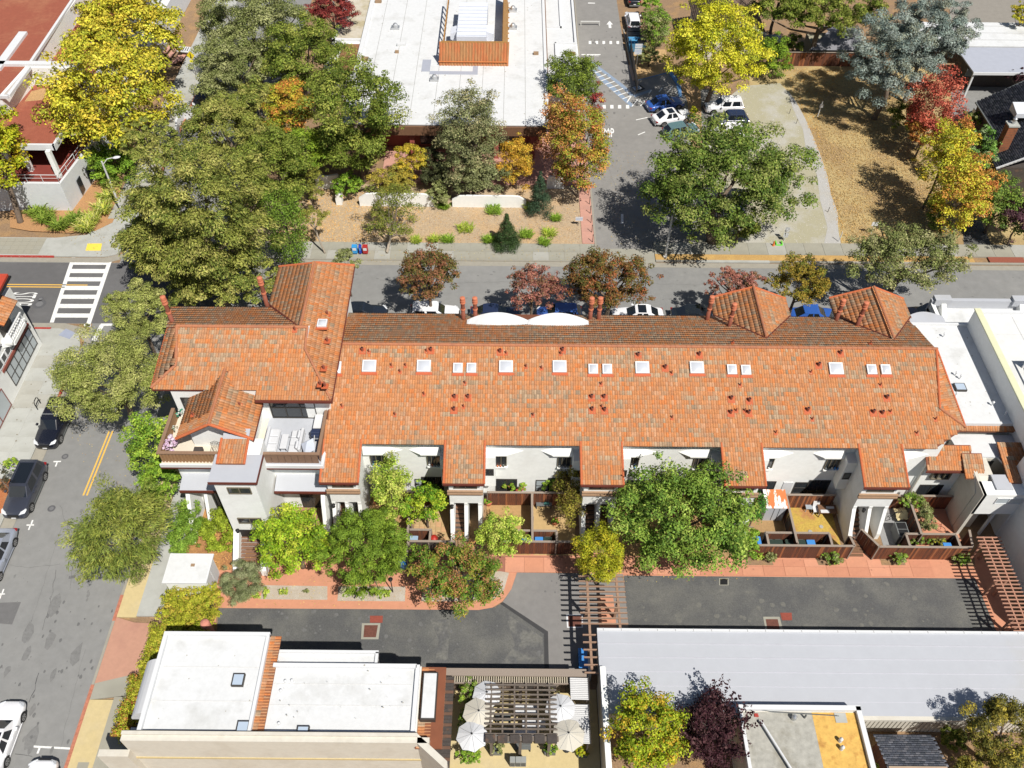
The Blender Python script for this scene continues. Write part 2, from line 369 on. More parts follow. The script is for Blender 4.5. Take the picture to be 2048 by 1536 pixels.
SILVER = [(.27, .33, .29), (.34, .39, .35), (.19, .25, .22), (.25, .27, .2)]
REDW = [(.24, .27, .05), (.31, .32, .07), (.16, .20, .04), (.38, .36, .10)]
DROOP = [(.26, .30, .05), (.32, .34, .07), (.2, .25, .05), (.15, .2, .035)]
TREES = 0
def tree(name, label, cat, px, py, rx, ry, zc, pal, k=.85, n=None, size=.2, shape='round', nl=70, lr=.3, asp=.6, droop=0, fill=.12, trunk=True,
         tb=None, bk=None, group=None, zmin=-.75, limbs=7, tr=None, dens=1.0, extra=None, base=None):
    global TREES; TREES += 1; seed = TREES * 17 + 3
    cx, cy, _ = P(px, py, zc); ppm = PPM(cx, cy, zc); rxm, rym = rx * 1.12 / ppm, ry * 1.12 / ppm; size *= .72
    rz = rym * k
    if shape in ('cone', 'column'): rz = k * rxm; 
    rz = min(rz, zc - .05) if shape not in ('cone',) else rz
    b = (base[0], base[1], 0) if base else (cx, cy, 0)
    root = thing(name, label, cat, b, group)
    rad = (rxm, rym if shape == 'round' else rxm, rz)
    if n is None: n = int(dens * 2.6 * 4 * PI * rxm * rad[1] * .8 / (size * size * asp))
    V, Q, T, LC = leaves((cx, cy, zc), rad, n, size, pal, nl, lr, seed, shape, asp, droop, fill, zmin)
    if extra is not None:
        V2, Q2, T2, _ = extra((cx, cy, zc), rad, seed); Q2 = Q2 + len(V); V = np.r_[V, V2]; Q = np.r_[Q, Q2]; T = np.r_[T, T2]
    V[:, 2] = np.maximum(V[:, 2], .05)
    np_mesh('crown' if cat == 'tree' else 'foliage', V, Q, leafm, T, root)
    if trunk:
        m = MB(); tr = tr or max(.06, min(.38, rxm * .055)); top = max(.3, zc - rz * .35)
        if shape in ('cone', 'column'): top = zc + rz * .6
        R = random.Random(seed); mid = Vector(((b[0] + cx) / 2 + R.uniform(-.1, .1) * rxm, (b[1] + cy) / 2, top * .5))
        m.tube([Vector((b[0], b[1], -.05)), Vector(b) + Vector((0, 0, .3)), mid, Vector((cx, cy, top))], [tr * 1.35, tr, tr * .85, tr * .6], 8)
        for i in range(limbs):
            L_ = Vector(LC[R.randrange(len(LC))]); s0 = mid.lerp(Vector((cx, cy, top)), R.uniform(.1, 1)); md = s0.lerp(L_, .5) + Vector((0, 0, -.06 * rxm))
            m.tube([s0, md, L_], [tr * .5, tr * .3, tr * .12], 5, cap=False)
        m.build('trunk' if cat == 'tree' else 'stem', bk or bark, root, smooth=True)
    return root
def clump(name, label, cat, px, py, r, z, pal, n=160, length=.9, group=None, w=.06):
    "strap-leaved clump (lily, agapanthus): arching blades, real ribbons"
    global TREES; TREES += 1; R = np.random.RandomState(TREES); x, y, _ = P(px, py, z); root = thing(name, label, cat, (x, y, 0), group)
    Vs, Qs, Ts = [], [], []; pal = np.array(pal)
    for i in range(n):
        a = R.rand() * 2 * PI; bx, by = x + (R.rand() - .5) * r * 1.2, y + (R.rand() - .5) * r * 1.0; L_ = length * (.6 + .6 * R.rand()); d = np.array([math.cos(a), math.sin(a)])
        hgt = L_ * (.5 + .3 * R.rand()); col = pal[R.randint(len(pal))] * (.7 + .5 * R.rand()); s = np.array([-d[1], d[0]]) * w * (.6 + .8 * R.rand()) * .5; k = len(Vs)
        for t, ww in ((0, .7), (.4, 1), (.75, .8), (1.0, .1)):
            p = np.array([bx, by]) + d * L_ * t * .8; zz = .02 + hgt * math.sin(min(t * 1.9, 2.6)) ; zz = max(zz, .03)
            Vs += [(*(p - s * ww), zz), (*(p + s * ww), zz)]; Ts += [col, col]
        for j in range(3): Qs.append((k + 2 * j, k + 2 * j + 1, k + 2 * j + 3, k + 2 * j + 2))
    np_mesh('blades', np.array(Vs), np.array(Qs), leafm, np.array(Ts), root); return root
def litter(name, polypx, n, size, pal, z=.03, seed=5, up=.03):
    "loose leaves, chips or grass blades lying on the ground: nobody could count them"
    R = np.random.RandomState(seed); q = [P(a, b, 0)[:2] for a, b in polypx]; xs = [p[0] for p in q]; ys = [p[1] for p in q]
    X = R.rand(n * 3) * (max(xs) - min(xs)) + min(xs); Y = R.rand(n * 3) * (max(ys) - min(ys)) + min(ys); ok = inpoly(X, Y, q); X, Y = X[ok][:n], Y[ok][:n]; n = len(X)
    a = R.rand(n) * 2 * PI; s = size * (.5 + R.rand(n)); u = np.c_[np.cos(a) * s, np.sin(a) * s, R.rand(n) * up]; v = np.c_[-np.sin(a) * s * .5, np.cos(a) * s * .5, R.rand(n) * up]
    p = np.c_[X, Y, np.full(n, z)]; V = np.stack([p - u / 2, p - v / 2, p + u / 2, p + v / 2], 1).reshape(-1, 3); V[:, 2] = np.abs(V[:, 2] - z) + z
    col = np.array(pal)[R.randint(0, len(pal), n)] * (.7 + .6 * R.rand(n, 1))
    return np_mesh(name, V, np.arange(4 * n).reshape(n, 4), chipm, np.repeat(col, 4, axis=0), None, 'stuff')

# ------------------------------------------------------------------ cars
PAINT = {}
def paint(name, col, metal=.0, rough=.25):
    if name not in PAINT: PAINT[name] = M(name, col, rough, 0, metal=metal, spec=.6, coat=.8)
    return PAINT[name]
def car(label, x, y, rot, kind='sedan', col=(.6, .6, .6), pname='grey_car_paint', L=4.7, W=1.84, Hh=1.46, z=0, group='parked cars', glassroof=False, rails=False, plate=True, metal=0):
    "front of the car looks along +x before rotation"
    pm = paint(pname, col, metal); root = thing('parked_car', label, 'car', (0, 0, 0), group); hw = W / 2
    suv = kind in ('suv', 'hatch'); bz = .92 if kind == 'sedan' else (1.08 if kind == 'suv' else .98)
    stn = [(.500, .62, .38, .52), (.492, .78, .30, .62), (.465, .90, .22, .70 if not suv else .86), (.40, .985, .20, bz - .14), (.30, 1, .20, bz - .06), (.20, 1, .19, bz - .01), (.05, 1, .19, bz), (-.15, 1, .19, bz),
           (-.30, 1, .2, bz + .01), (-.41, .975, .22, bz + (0 if suv else .0)), (-.468, .92, .28, bz - .04), (-.492, .84, .36, bz - .12), (-.5, .72, .44, bz - .22)]
    m = MB(); n = 14
    for (fx, fw, zb, zt) in stn:
        h = hw * fw; md = zb + (zt - zb) * .45
        half = [(0, zb), (h * .8, zb), (h * .96, zb + .07), (h, md), (h * .985, zt - .16), (h * .93, zt - .035), (h * .74, zt), (0, zt + .015)]
        ring = half + [(-a, b) for a, b in half[-2:0:-1]]
        m.v += [(fx * L, a, b) for a, b in ring]
    n = 14
    for i in range(len(stn) - 1):
        for j in range(n): m.f.append((i * n + j, (i + 1) * n + j, (i + 1) * n + (j + 1) % n, i * n + (j + 1) % n))
    m.f.append(tuple(range(n))); m.f.append(tuple((len(stn) - 1) * n + j for j in range(n))[::-1])
    body = m.build('body', pm, root, smooth=True); sb = body.modifiers.new('smooth', 'SUBSURF'); sb.levels = 1; sb.render_levels = 1
    # cabin: lower ring and roof ring
    if kind == 'sedan': lo = [(.215, .70), (.10, .86), (-.24, .86), (-.40, .68)]; hi = [(.055, .60), (.02, .66), (-.17, .66), (-.235, .60)]
    elif kind == 'hatch': lo = [(.24, .70), (.12, .86), (-.34, .86), (-.475, .74)]; hi = [(.08, .62), (.04, .69), (-.30, .67), (-.37, .60)]
    else: lo = [(.205, .72), (.11, .88), (-.40, .88), (-.482, .80)]; hi = [(.075, .64), (.04, .72), (-.38, .71), (-.425, .66)]
    zl = bz - .03; zr = Hh; cab = MB(); lv = [(a * L, b * hw, zl) for a, b in lo]; hv = [(a * L, b * hw, zr - (.05 if i in (0, 3) else .012)) for i, (a, b) in enumerate(hi)]
    allv = lv + [(a, -b, c) for a, b, c in lv[::-1]] + hv + [(a, -b, c) for a, b, c in hv[::-1]]
    cab.add(allv, [(i, (i + 1) % 8, 8 + (i + 1) % 8, 8 + i)[::-1] for i in range(8)] + [(8, 9, 14, 15), (9, 10, 13, 14), (10, 11, 12, 13)])
    cb = cab.build('roof', pm, root, bevel=.03)
    def pane(name, q, inset, mt, off=.012):
        q = [Vector(p) for p in q]; c = sum(q, Vector()) / 4; nn = (q[1] - q[0]).cross(q[3] - q[0]).normalized()
        if nn.dot(c - Vector((c.x * .9 - .05 * L * .1, 0, zl - .5))) < 0: nn = -nn
        r = [p.lerp(c, inset) + nn * off for p in q]; s = [p - nn * .01 for p in r]
        MB().add(r + s, [(0, 1, 2, 3), (4, 5, 1, 0), (5, 6, 2, 1), (6, 7, 3, 2), (7, 4, 0, 3)]).build(name, mt, root)
    A = [Vector(p) for p in allv]
    mir = lambda p: Vector((p.x, -p.y, p.z))
    pane('windscreen', [A[0], mir(A[0]), mir(A[8]), A[8]], .07, cglass); pane('rear_window', [A[3], mir(A[3]), mir(A[11]), A[11]], .12, cglass)
    for s in (1, -1):
        f = (lambda p: p) if s > 0 else mir
        b0, b1, t0, t1 = A[1], A[2], A[9], A[10]
        q0, q1 = A[0].lerp(A[1], .75), A[2].lerp(A[3], .55); u1 = A[10].lerp(A[11], .5)
        for g0, g1 in ((.0, .47), (.53, 1.0)):
            pane('side_window', [f(b0.lerp(b1, g0)), f(b0.lerp(b1, g1)), f(t0.lerp(t1, g1)), f(t0.lerp(t1, g0))], .09, cglass)
        if suv: pane('side_window', [f(A[2].lerp(A[3], .1)), f(q1), f(u1), f(A[10].lerp(A[11], .08))], .14, cglass)
        xm = lo[1][0] * L - .05
        MB().box(xm - .1, xm + .12, s * (hw + .02), s * (hw + .2), bz - .02, bz + .14).build('mirror', pm, root, bevel=.03)
        for xx in (-.02 * L, -.24 * L): MB().box(xx - .1, xx + .1, s * (hw - .015), s * (hw + .02), bz - .2, bz - .165).build('door_handle', pm, root)
        MB().box(-.27 * L, .27 * L, s * (hw - .04), s * (hw + .006), .2, .3).build('sill_trim', greyp if suv else pm, root)
        hl = [(.487 * L, s * hw * .48, .64), (.452 * L, s * hw * .90, .66), (.40 * L, s * hw * .985, .74), (.40 * L, s * hw * .93, .80), (.455 * L, s * hw * .62, .77)] 
        if suv: hl = [(a, b, c + .1) for a, b, c in hl]
        hl = [(a + .018, b, c + .03) for a, b, c in hl]
        MB().add(hl + [(a - .1, b * .95, c - .02) for a, b, c in hl], [(0, 1, 2, 3, 4)[::s], (5, 6, 7, 8, 9)[::-s]] + [(i, (i + 1) % 5, 5 + (i + 1) % 5, 5 + i) for i in range(5)]).build('headlight', lampw, root)
        MB().box(-.497 * L, -.45 * L, s * hw * .62, s * hw * .95, bz - .26, bz - .12).build('tail_light', lampr, root, bevel=.02)
        if rails: MB().tube([(-.36 * L, s * hw * .64, zr + .02), (-.34 * L, s * hw * .645, zr + .06), (.0, s * hw * .655, zr + .06), (.03 * L, s * hw * .65, zr + .01)], .018, 6).build('roof_rail', steel, root)
        rw = .34 if kind == 'sedan' else .37
        for xx in (.295 * L, -.29 * L):
            yy = s * (hw - .115)
            arch = MB(); arc = [(xx + (rw + .06) * math.cos(a), (rw + .06) * math.sin(a) + rw * .95) for a in np.linspace(-.25, PI + .25, 14)]
            arch.add([(a, s * (hw - .1), max(b, .15)) for a, b in arc] + [(a, s * (hw + .004), max(b, .15)) for a, b in arc], [tuple(range(14, 28))[::s], tuple(range(14))[::-s]] + [(i, i + 1, 15 + i, 14 + i) for i in range(13)]); arch.build('wheel_arch', black, root)
            wm = MB(); prof = [(rw * .6, -.11), (rw * .95, -.115), (rw, -.08), (rw, .08), (rw * .95, .115), (rw * .6, .11)]
            k = 16; base = len(wm.v)
            for r_, t_ in prof:
                for j in range(k): wm.v.append((xx + r_ * math.cos(2 * PI * j / k), yy + t_ + s * .012, rw + r_ * math.sin(2 * PI * j / k)))
            for i in range(5):
                for j in range(k): wm.f.append((i * k + j, (i + 1) * k + j, (i + 1) * k + (j + 1) % k, i * k + (j + 1) % k))
            wm.f.append(tuple(range(k))); wm.f.append(tuple(5 * k + j for j in range(k))[::-1]); wh = wm.build('wheel', tyre, root, smooth=False)
            rm = MB(); y1 = yy + s * .125; ring = [(xx + rw * .68 * math.cos(2 * PI * j / k), y1, rw + rw * .68 * math.sin(2 * PI * j / k)) for j in range(k)]; rin = [(xx + rw * .56 * math.cos(2 * PI * j / k), y1 + s * .004, rw + rw * .56 * math.sin(2 * PI * j / k)) for j in range(k)]
            rm.add(ring + rin, [(j, (j + 1) % k, k + (j + 1) % k, k + j) for j in range(k)])
            for a in range(5):
                aa = a * 2 * PI / 5 + .3; rm.bar((xx, y1, rw), (xx + rw * .6 * math.cos(aa), y1, rw + rw * .6 * math.sin(aa)), .02, .075)
            rm.build('rim', rim, wh)
    MB().box(.485 * L, .503 * L, -hw * .42, hw * .42, .42 if not suv else .5, .60 if not suv else .76).build('grille', black, root, bevel=.02)
    MB().box(-.506 * L, -.49 * L, -hw * .8, hw * .8, .26, .42).build('rear_bumper', greyp if suv else pm, root, bevel=.03)
    if plate:
        MB().box(.5 * L, .508 * L, -.17, .17, .40, .50).build('licence_plate', white, root); MB().box(-.512 * L, -.5 * L, -.17, .17, .5, .6).build('licence_plate', white, root)
    if glassroof: MB().add([(hi[1][0] * L - .05, .55 * hw, zr + .004), (hi[1][0] * L - .05, -.55 * hw, zr + .004), (hi[2][0] * L + .1, -.56 * hw, zr + .004), (hi[2][0] * L + .1, .56 * hw, zr + .004)], [(3, 2, 1, 0)]).build('glass_roof', cglass, root)
    if rails:
        for f in (.0, .55): MB().box(-.02 * L - f * .3 * L - .03, -.02 * L - f * .3 * L + .03, -hw * .65, hw * .65, zr + .05, zr + .08).build('cross_bar', steel, root)
    root.location = (x, y, z); root.rotation_euler = (0, 0, rot); return root

def text_mesh(name, txt, size, mat_, parent, loc, xdir, ydir, squash=(1, 1), kind=None, bold=.0):
    "flat lettering laid in the plane xdir / ydir"
    cu = bpy.data.curves.new(name, 'FONT'); cu.body = txt; cu.size = size; cu.align_x = 'CENTER'; cu.align_y = 'CENTER'; cu.fill_mode = 'BOTH'; cu.offset = bold
    ob = bpy.data.objects.new('tmp', cu); me = bpy.data.meshes.new_from_object(ob); bpy.data.objects.remove(ob); me.name = name
    xd = Vector(xdir).normalized() * squash[0]; yd = Vector(ydir).normalized() * squash[1]; L_ = Vector(loc) - wl(parent)
    for v in me.vertices: v.co = L_ + xd * v.co.x + yd * v.co.y
    me.update(); me.materials.clear(); me.materials.append(mat_)
    return link(name, me, parent, kind)
def window(parent, x0, x1, y, z0, z1, n=2, fr=bronze, gl=glass, d=.05, face=-1, axis='y', rail=False):
    "window in a wall plane y (or x if axis='x') facing -y / +x: frame part with panes as sub-parts; recessed look by a proud frame"
    m = MB(); g = []; t = .05; o = face * d
    def bx(mm, a0, a1, c0, c1, e0, e1):
        if axis == 'y': mm.box(a0, a1, y + min(c0, c1), y + max(c0, c1), e0, e1)
        else: mm.box(y + min(c0, c1), y + max(c0, c1), a0, a1, e0, e1)
    bx(m, x0, x1, 0, o, z0, z0 + t); bx(m, x0, x1, 0, o, z1 - t, z1); bx(m, x0, x0 + t, 0, o, z0 + t, z1 - t); bx(m, x1 - t, x1, 0, o, z0 + t, z1 - t)
    for i in range(1, n): xx = x0 + (x1 - x0) * i / n; bx(m, xx - t / 2, xx + t / 2, 0, o, z0 + t, z1 - t)
    if rail: bx(m, x0 + t, x1 - t, 0, o * .9, (z0 + z1) / 2 - t / 2, (z0 + z1) / 2 + t / 2)
    w_ = m.build('window', fr, parent)
    for i in range(n):
        a = x0 + (x1 - x0) * i / n + t * .7; b = x0 + (x1 - x0) * (i + 1) / n - t * .7; p = MB(); bx(p, a, b, o * .15, o * .35, z0 + t, z1 - t); p.build('pane', gl, w_)
    return w_
def board_fence(name, label, a, b, h=1.8, wid=.15, cat='fence', mats=None, cap=True, z=0, group=None, gap=.012):
    a, b = Vector((*a, z)), Vector((*b, z)); L_ = (b - a).length; d = (b - a) / L_; nrm = Vector((-d.y, d.x, 0)); root = thing(name, label, cat, a.lerp(b, .5), group)
    mats = mats or [fence_a, fence_b, fence_a, fence_c, fence_b]; k = max(1, int(L_ / wid)); R = random.Random(int(a.x * 31 + b.y * 7)); ww = L_ / k; cache = {}
    for i in range(k):
        mt = R.choice(mats); key = mt.name
        if key not in cache:
            me = MB().add([(-ww / 2 + gap / 2, -.012, .04), (ww / 2 - gap / 2, -.012, .04), (ww / 2 - gap / 2, .012, .04), (-ww / 2 + gap / 2, .012, .04)] + [(-ww / 2 + gap / 2, -.012, h - .05), (ww / 2 - gap / 2, -.012, h - .05), (ww / 2 - gap / 2, .012, h - .05), (-ww / 2 + gap / 2, .012, h - .05)],
                          [(3, 2, 1, 0), (4, 5, 6, 7), (0, 1, 5, 4), (1, 2, 6, 5), (2, 3, 7, 6), (3, 0, 4, 7)]).mesh('board'); me.materials.append(mt); cache[key] = me
        o = link('board', cache[key], root); p = a + d * ww * (i + .5) + nrm * R.uniform(-.008, .008) - wl(root)
        o.location = p; o.rotation_euler = (R.uniform(-.01, .01), 0, math.atan2(d.y, d.x))
    kp = max(1, round(L_ / 2.3))
    for i in range(kp + 1):
        p = a.lerp(b, i / kp) + nrm * .07; MB().box(p.x - .045, p.x + .045, p.y - .045, p.y + .045, z, z + h - .02).build('post', greywood, root)
    if cap: MB().bar(a + Vector((0, 0, h)), b + Vector((0, 0, h)), .17, .045).build('cap_rail', greywood, root)
    return root
def post_lamp(parent, x, y, z):
    m = MB().lathe([(.03, z), (.03, z + .05), (.10, z + .07), (.12, z + .09), (.11, z + .32), (.15, z + .34), (.05, z + .44), (.02, z + .5)], (x, y), 8); m.box(x - .02, x + .02, y, y + .2, z + .1, z + .14)
    return m.build('lantern', black, parent)
# ------------------------------------------------------------------ ground, roads, pavements
sheet('ground', [(-350, -300), (350, -300), (350, 600), (-350, 600)], -.03, soil, px=False)
YN0, YN1 = 66.25, 57.75       # far and near edge of the asphalt of the street behind
XW, XE = -38.85, -27.95       # kerb lines of the street on the left
sheet('road', [(-160, YN1), (XW, YN1), (XW, -30), (XE, -30), (XE, YN1), (160, YN1), (160, YN0), (-28.6, YN0), (-28.6, 260), (-38.9, 260), (-38.9, YN0), (-160, YN0)], 0, asphalt, px=False)
def slabs(parent, x0, x1, y0, y1, sx, sy, z0, z1, mats, gap=.012, seed=1, name='slab', skip=None):
    "pavement slabs, each its own object; alike ones share a mesh"
    R = random.Random(seed); nx = max(1, round((x1 - x0) / sx)); ny = max(1, round((y1 - y0) / sy)); wx, wy = (x1 - x0) / nx, (y1 - y0) / ny; off = wl(parent); c = {}
    for i in range(nx):
        for j in range(ny):
            xx, yy = x0 + (i + .5) * wx, y0 + (j + .5) * wy
            if skip and skip(xx, yy): continue
            mt = R.choice(mats)
            if mt.name not in c:
                me = MB().box(-wx / 2 + gap, wx / 2 - gap, -wy / 2 + gap, wy / 2 - gap, z0, z1).mesh(name); me.materials.append(mt); c[mt.name] = me
            o = link(name, c[mt.name], parent); o.location = (xx - off.x, yy - off.y, -off.z + R.uniform(-.004, .004))
conc2 = M('concrete_patch_light', (.36, .355, .32), .9, .07, 2, (.29, .28, .24), .6, .5)
conc3 = M('concrete_tan', (.31, .295, .24), .9, .08, 2, (.25, .235, .19), .5, .5)
def block(name, poly, top, mat_, px=False, kind='structure'):
    q = [P(x, y, 0)[:2] for x, y in poly] if px else poly
    return MB().prism(q, -.02, top).build(name, mat_, None, kind=kind)
sheet('resurfaced_road', [(-90, 57.8), (-28.2, 57.8), (-28.2, 66.2), (-90, 66.2)], .002, M('resurfaced_asphalt', (.115, .113, .115), .9, .08, 1.5, (.15, .148, .15), .15, .6, bump=.2, bs=60), px=False)
# far pavement (north side of the street)
pv = block('sidewalk', [(-26.5, 67.0), (8.3, 67.0), (8.3, 69.62), (-26.5, 69.62)], .10, kerb)
slabs(pv, -26.5, 8.3, 67.02, 69.6, 1.55, 1.29, .10, .125, [concrete, concrete, conc3, conc2], seed=3)
pv = block('sidewalk', [(14.2, 68.15), (75, 68.15), (75, 70.05), (14.2, 70.05)], .10, kerb)
slabs(pv, 14.2, 75, 68.17, 70.03, 1.9, 1.86, .10, .125, [concrete, conc3, conc2], seed=4)
block('verge', [(14.2, 67.25), (46, 67.25), (46, 68.15), (14.2, 68.15)], .11, M('verge_leaves', (.45, .28, .1), 1, .25, 9, (.55, .36, .12), .8, .7, bump=.4))
MB().box(47.5, 51, 67.3, 68.1, .0, .13).build('brick_apron', M('brick_red_paving', (.26, .08, .05), .9, .15, 8), None, kind='structure')
block('kerb', [(-26.5, 66.9), (8.3, 66.9), (8.3, 67.0), (-26.5, 67.0)], .14, kerb)
block('kerb', [(14.2, 67.0), (75, 67.0), (75, 67.25), (14.2, 67.25)], .14, kerb)
block('kerb', [(18.2, 66.96), (25.5, 66.96), (25.5, 67.27), (18.2, 67.27)], .15, concrete_w)
block('gutter', [(-26.5, 66.25), (75, 66.25), (75, 66.9), (-26.5, 66.9)], .015, kerb)
block('gutter', [(8.3, 66.91), (14.2, 66.91), (14.2, 69.0), (8.3, 69.0)], .02, concrete)
# near pavement between the townhouses and the street
pv = block('sidewalk', [(-26, 53.8), (120, 53.8), (120, 57.1), (-26, 57.1)], .12, concrete)
block('kerb', [(-26, 57.1), (120, 57.1), (120, 57.75), (-26, 57.75)], .14, kerb)
# north-west corner pavement
nw = [(-160, 67.05), (-40.6, 67.05), (-39.4, 67.5), (-38.9, 68.9), (-38.9, 140), (-42.2, 140), (-42.2, 88), (-41.6, 78.5), (-41.9, 73.2), (-43.4, 70.4), (-46.4, 69.9), (-160, 69.9)]
MB().prism(nw, -.02, .11).build('sidewalk', concrete_w, None, kind='structure')
pv = block('sidewalk_panels', [(-95, 67.3), (-47.3, 67.3), (-47.3, 69.8), (-95, 69.8)], .113, conc3)
slabs(pv, -75, -47.3, 67.32, 69.8, .78, .62, .113, .13, [conc3, concrete, conc3], gap=.01, seed=6)
pv = block('sidewalk_panels', [(-42.1, 72.8), (-38.95, 72.8), (-38.95, 120), (-42.1, 120)], .113, concrete_w)
slabs(pv, -42.1, -38.97, 73, 120, 1.57, 1.6, .113, .13, [concrete_w, conc2, concrete_w], seed=7)
block('kerb', [(-160, 66.9), (-45.6, 66.9), (-45.6, 67.1), (-160, 67.1)], .15, paint_r)
block('gutter', [(-160, 66.26), (-40, 66.26), (-38.9, 66.8), (-38.9, 67.6), (-40.6, 66.95), (-160, 66.95)], .02, kerb)
block('tactile_pad', [(176, 489), (205, 489), (202, 503), (172, 503)], .135, paint_yl, px=True)
block('kerb', [(-38.9, 80), (-38.65, 80), (-38.65, 97), (-38.9, 97)], .15, M('kerb_worn_red', (.42, .16, .1), .8, .3, 5))
for k, (a, b) in enumerate([((375, 128), (378, 128))]): pass
block('utility_cover', [(400, 127), (414, 128), (409, 138), (395, 137)], .135, M('slate_cover', (.28, .3, .33), .7, .05), px=True)
# south-west corner pavement (in front of the shop)
sw = [(-160, 57.0), (-41.6, 57.0), (-39.6, 56.3), (-39.0, 54.9), (-38.87, 53), (-38.87, -30), (-42.5, -30), (-42.5, 55.04), (-160, 55.04)]
MB().prism(sw, -.02, .11).build('sidewalk', concrete_w, None, kind='structure')
pv = block('sidewalk_panels', [(-42.48, 20), (-38.95, 20), (-38.95, 53.6), (-42.48, 53.6)], .113, concrete_w)
slabs(pv, -42.46, -38.97, 20, 53.6, 1.45, 1.5, .113, .13, [concrete_w, conc2, concrete_w, concrete_w], seed=8)
block('kerb', [(-44.7, 56.9), (-42.4, 56.9), (-42.4, 57.1), (-44.7, 57.1)], .15, paint_r)
block('kerb', [(-38.95, 48.5), (-38.75, 48.5), (-38.75, 52.5), (-38.95, 52.5)], .15, paint_r)
MB().prism([(-160, 57.0), (-41.6, 57.0), (-39.6, 56.3), (-38.4, 54.9), (-38.85, 53), (-38.85, 20), (-37.9, 20), (-37.9, 52.8), (-38.2, 55.2), (-39.2, 57.1), (-41.4, 57.75), (-160, 57.75)], -.02, .03).build('gutter', kerb, None, kind='structure')
block('access_plate', [(118, 672), (133, 659), (151, 667), (140, 680)], .14, M('blue_grey_plate', (.3, .33, .42), .6, .05), px=True)
block('planting_bed', [(-42.3, 37.0), (-38.95, 37.0), (-38.95, 40.2), (-42.3, 40.2)], .14, M('red_mulch', (.36, .13, .05), 1, .3, 8, (.3, .2, .1), .8, .6, bump=.4))
# east pavement of the left street: red kerb, yellow path, salmon driveway
block('kerb', [(XE - .02, 5), (XE + .16, 5), (XE + .16, 52), (XE - .02, 52)], .15, kerb)
for a, b in ((28.2, 30.2), (18.0, 23.6), (8, 15.5)): block('kerb', [(XE - .04, a), (XE + .18, a), (XE + .18, b), (XE - .04, b)], .156, M('kerb_worn_red', (.42, .16, .1), .8, .3, 5))
block('sidewalk', [(XE + .16, 28.5), (-26.4, 28.5), (-26.4, 54.5), (XE + .16, 54.5)], .12, sand)
block('sidewalk', [(-26.4, 28.6), (-24.6, 28.6), (-24.6, 54.5), (-26.4, 54.5)], .125, concrete_w)
MB().prism([(XE + .16, 28.5), (-26.4, 28.1), (-24.2, 28.0), (-24.9, 24.4), (XE + .16, 23.7)], -.02, .118).build('driveway_apron', M('salmon_apron', (.44, .24, .17), .9, .07, 3, (.34, .17, .13), .4, .45, .5, .7, bump=.12), None, kind='structure')
MB().prism([(XE + .16, 23.7), (-25.2, 24.4), (-25.5, 22.9), (XE + .16, 22.6)], -.02, .119).build('driveway_apron', concrete, None, kind='structure')
block('sidewalk', [(XE + .16, 5), (-26.2, 5), (-26.2, 22.6), (XE + .16, 22.6)], .12, sand)
block('sidewalk', [(-26.2, 5), (-24.2, 5), (-24.2, 22.8), (-26.2, 22.8)], .121, conc3)
block('sidewalk_patch', [(-27.2, 15.5), (-26.5, 15.5), (-26.5, 18.6), (-27.2, 18.6)], .124, conc3)
# ---- markings on the streets
mk = 0.004
def mark(name, poly, mt=None, px=True, z=mk): return sheet(name, poly, z, mt or paint_w, px=px)
cwL = [(99.5, 645), (134, 541), (143, 517)]; lx = lambda y: 99.5 + (645 - y) * .334; rx = lambda y: 171.5 + (650 - y) * .345
mark('crosswalk_line', [(lx(645), 645), (lx(515), 515), (lx(515) + 8, 515), (lx(645) + 8, 645)])
mark('crosswalk_line', [(rx(653), 653), (rx(515), 515), (rx(515) + 8, 515), (rx(653) + 9, 653)])
for y in (525.5, 542, 558.5, 576, 593.5, 612, 631): 
    mark('crosswalk_bar', [(lx(y) + 7, y - 4.2), (rx(y - 4), y - 4), (rx(y + 4), y + 4.2), (lx(y) + 7, y + 4)], z=mk + .003)
mark('crosswalk_line', [(168, 654), (168, 648), (182, 648), (181, 654)])
mark('crosswalk_line', [(183, 680), (200, 649), (209, 649), (192, 682)]); mark('crosswalk_line', [(200, 652), (202, 647), (240, 647), (240, 651)], z=mk + .003)
mark('crosswalk_line', [(-27, 66.2), (-26.4, 66.2), (-26.4, 57.8), (-27, 57.8)], px=False)
for yy in (62.92, 62.6): mark('centre_line', [(-120, yy), (-41.0, yy), (-41.0, yy + .13), (-120, yy + .13)], paint_y, px=False)
def dbl(pa, pb, w=.13):
    A, B = Vector(P(*pa)), Vector(P(*pb)); d = (B - A).normalized(); n = Vector((d.y, -d.x, 0))
    for s in (-.14, .14): mark('centre_line', [tuple((A + n * (s - w / 2)).xy), tuple((A + n * (s + w / 2)).xy), tuple((B + n * (s + w / 2)).xy), tuple((B + n * (s - w / 2)).xy)], paint_y, px=False)
dbl((170, 991), (222, 862))
text_mesh('road_lettering', 'STOP', .82, paint_w, None, (P(42, 598)[0], P(42, 598)[1], mk + .004), (0, -1, 0), (1, 0, 0), (.95, 4.1), kind='structure', bold=.0)
def mh(name, px, py, r, mt=None):
    x, y, _ = P(px, py); m = MB().lathe([(r, 0), (r, .006), (r * .93, .010), (r * .92, .004)], (x, y), 20); m.build(name, mt or M('iron_cover', (.1, .1, .105), .7, .2, 10), None, kind='structure')
    MB().lathe([(r * .55, 0), (r * .55, .011), (r * .2, .011)], (x, y), 14).build('cover_centre', M('iron_cover_mid', (.16, .16, .165), .7, .2, 10), None, kind='structure')
for q in ((79, 608, .62), (81, 598, .3), (130, 913, .27), (103, 1017, .3)): mh('manhole_cover', *q)
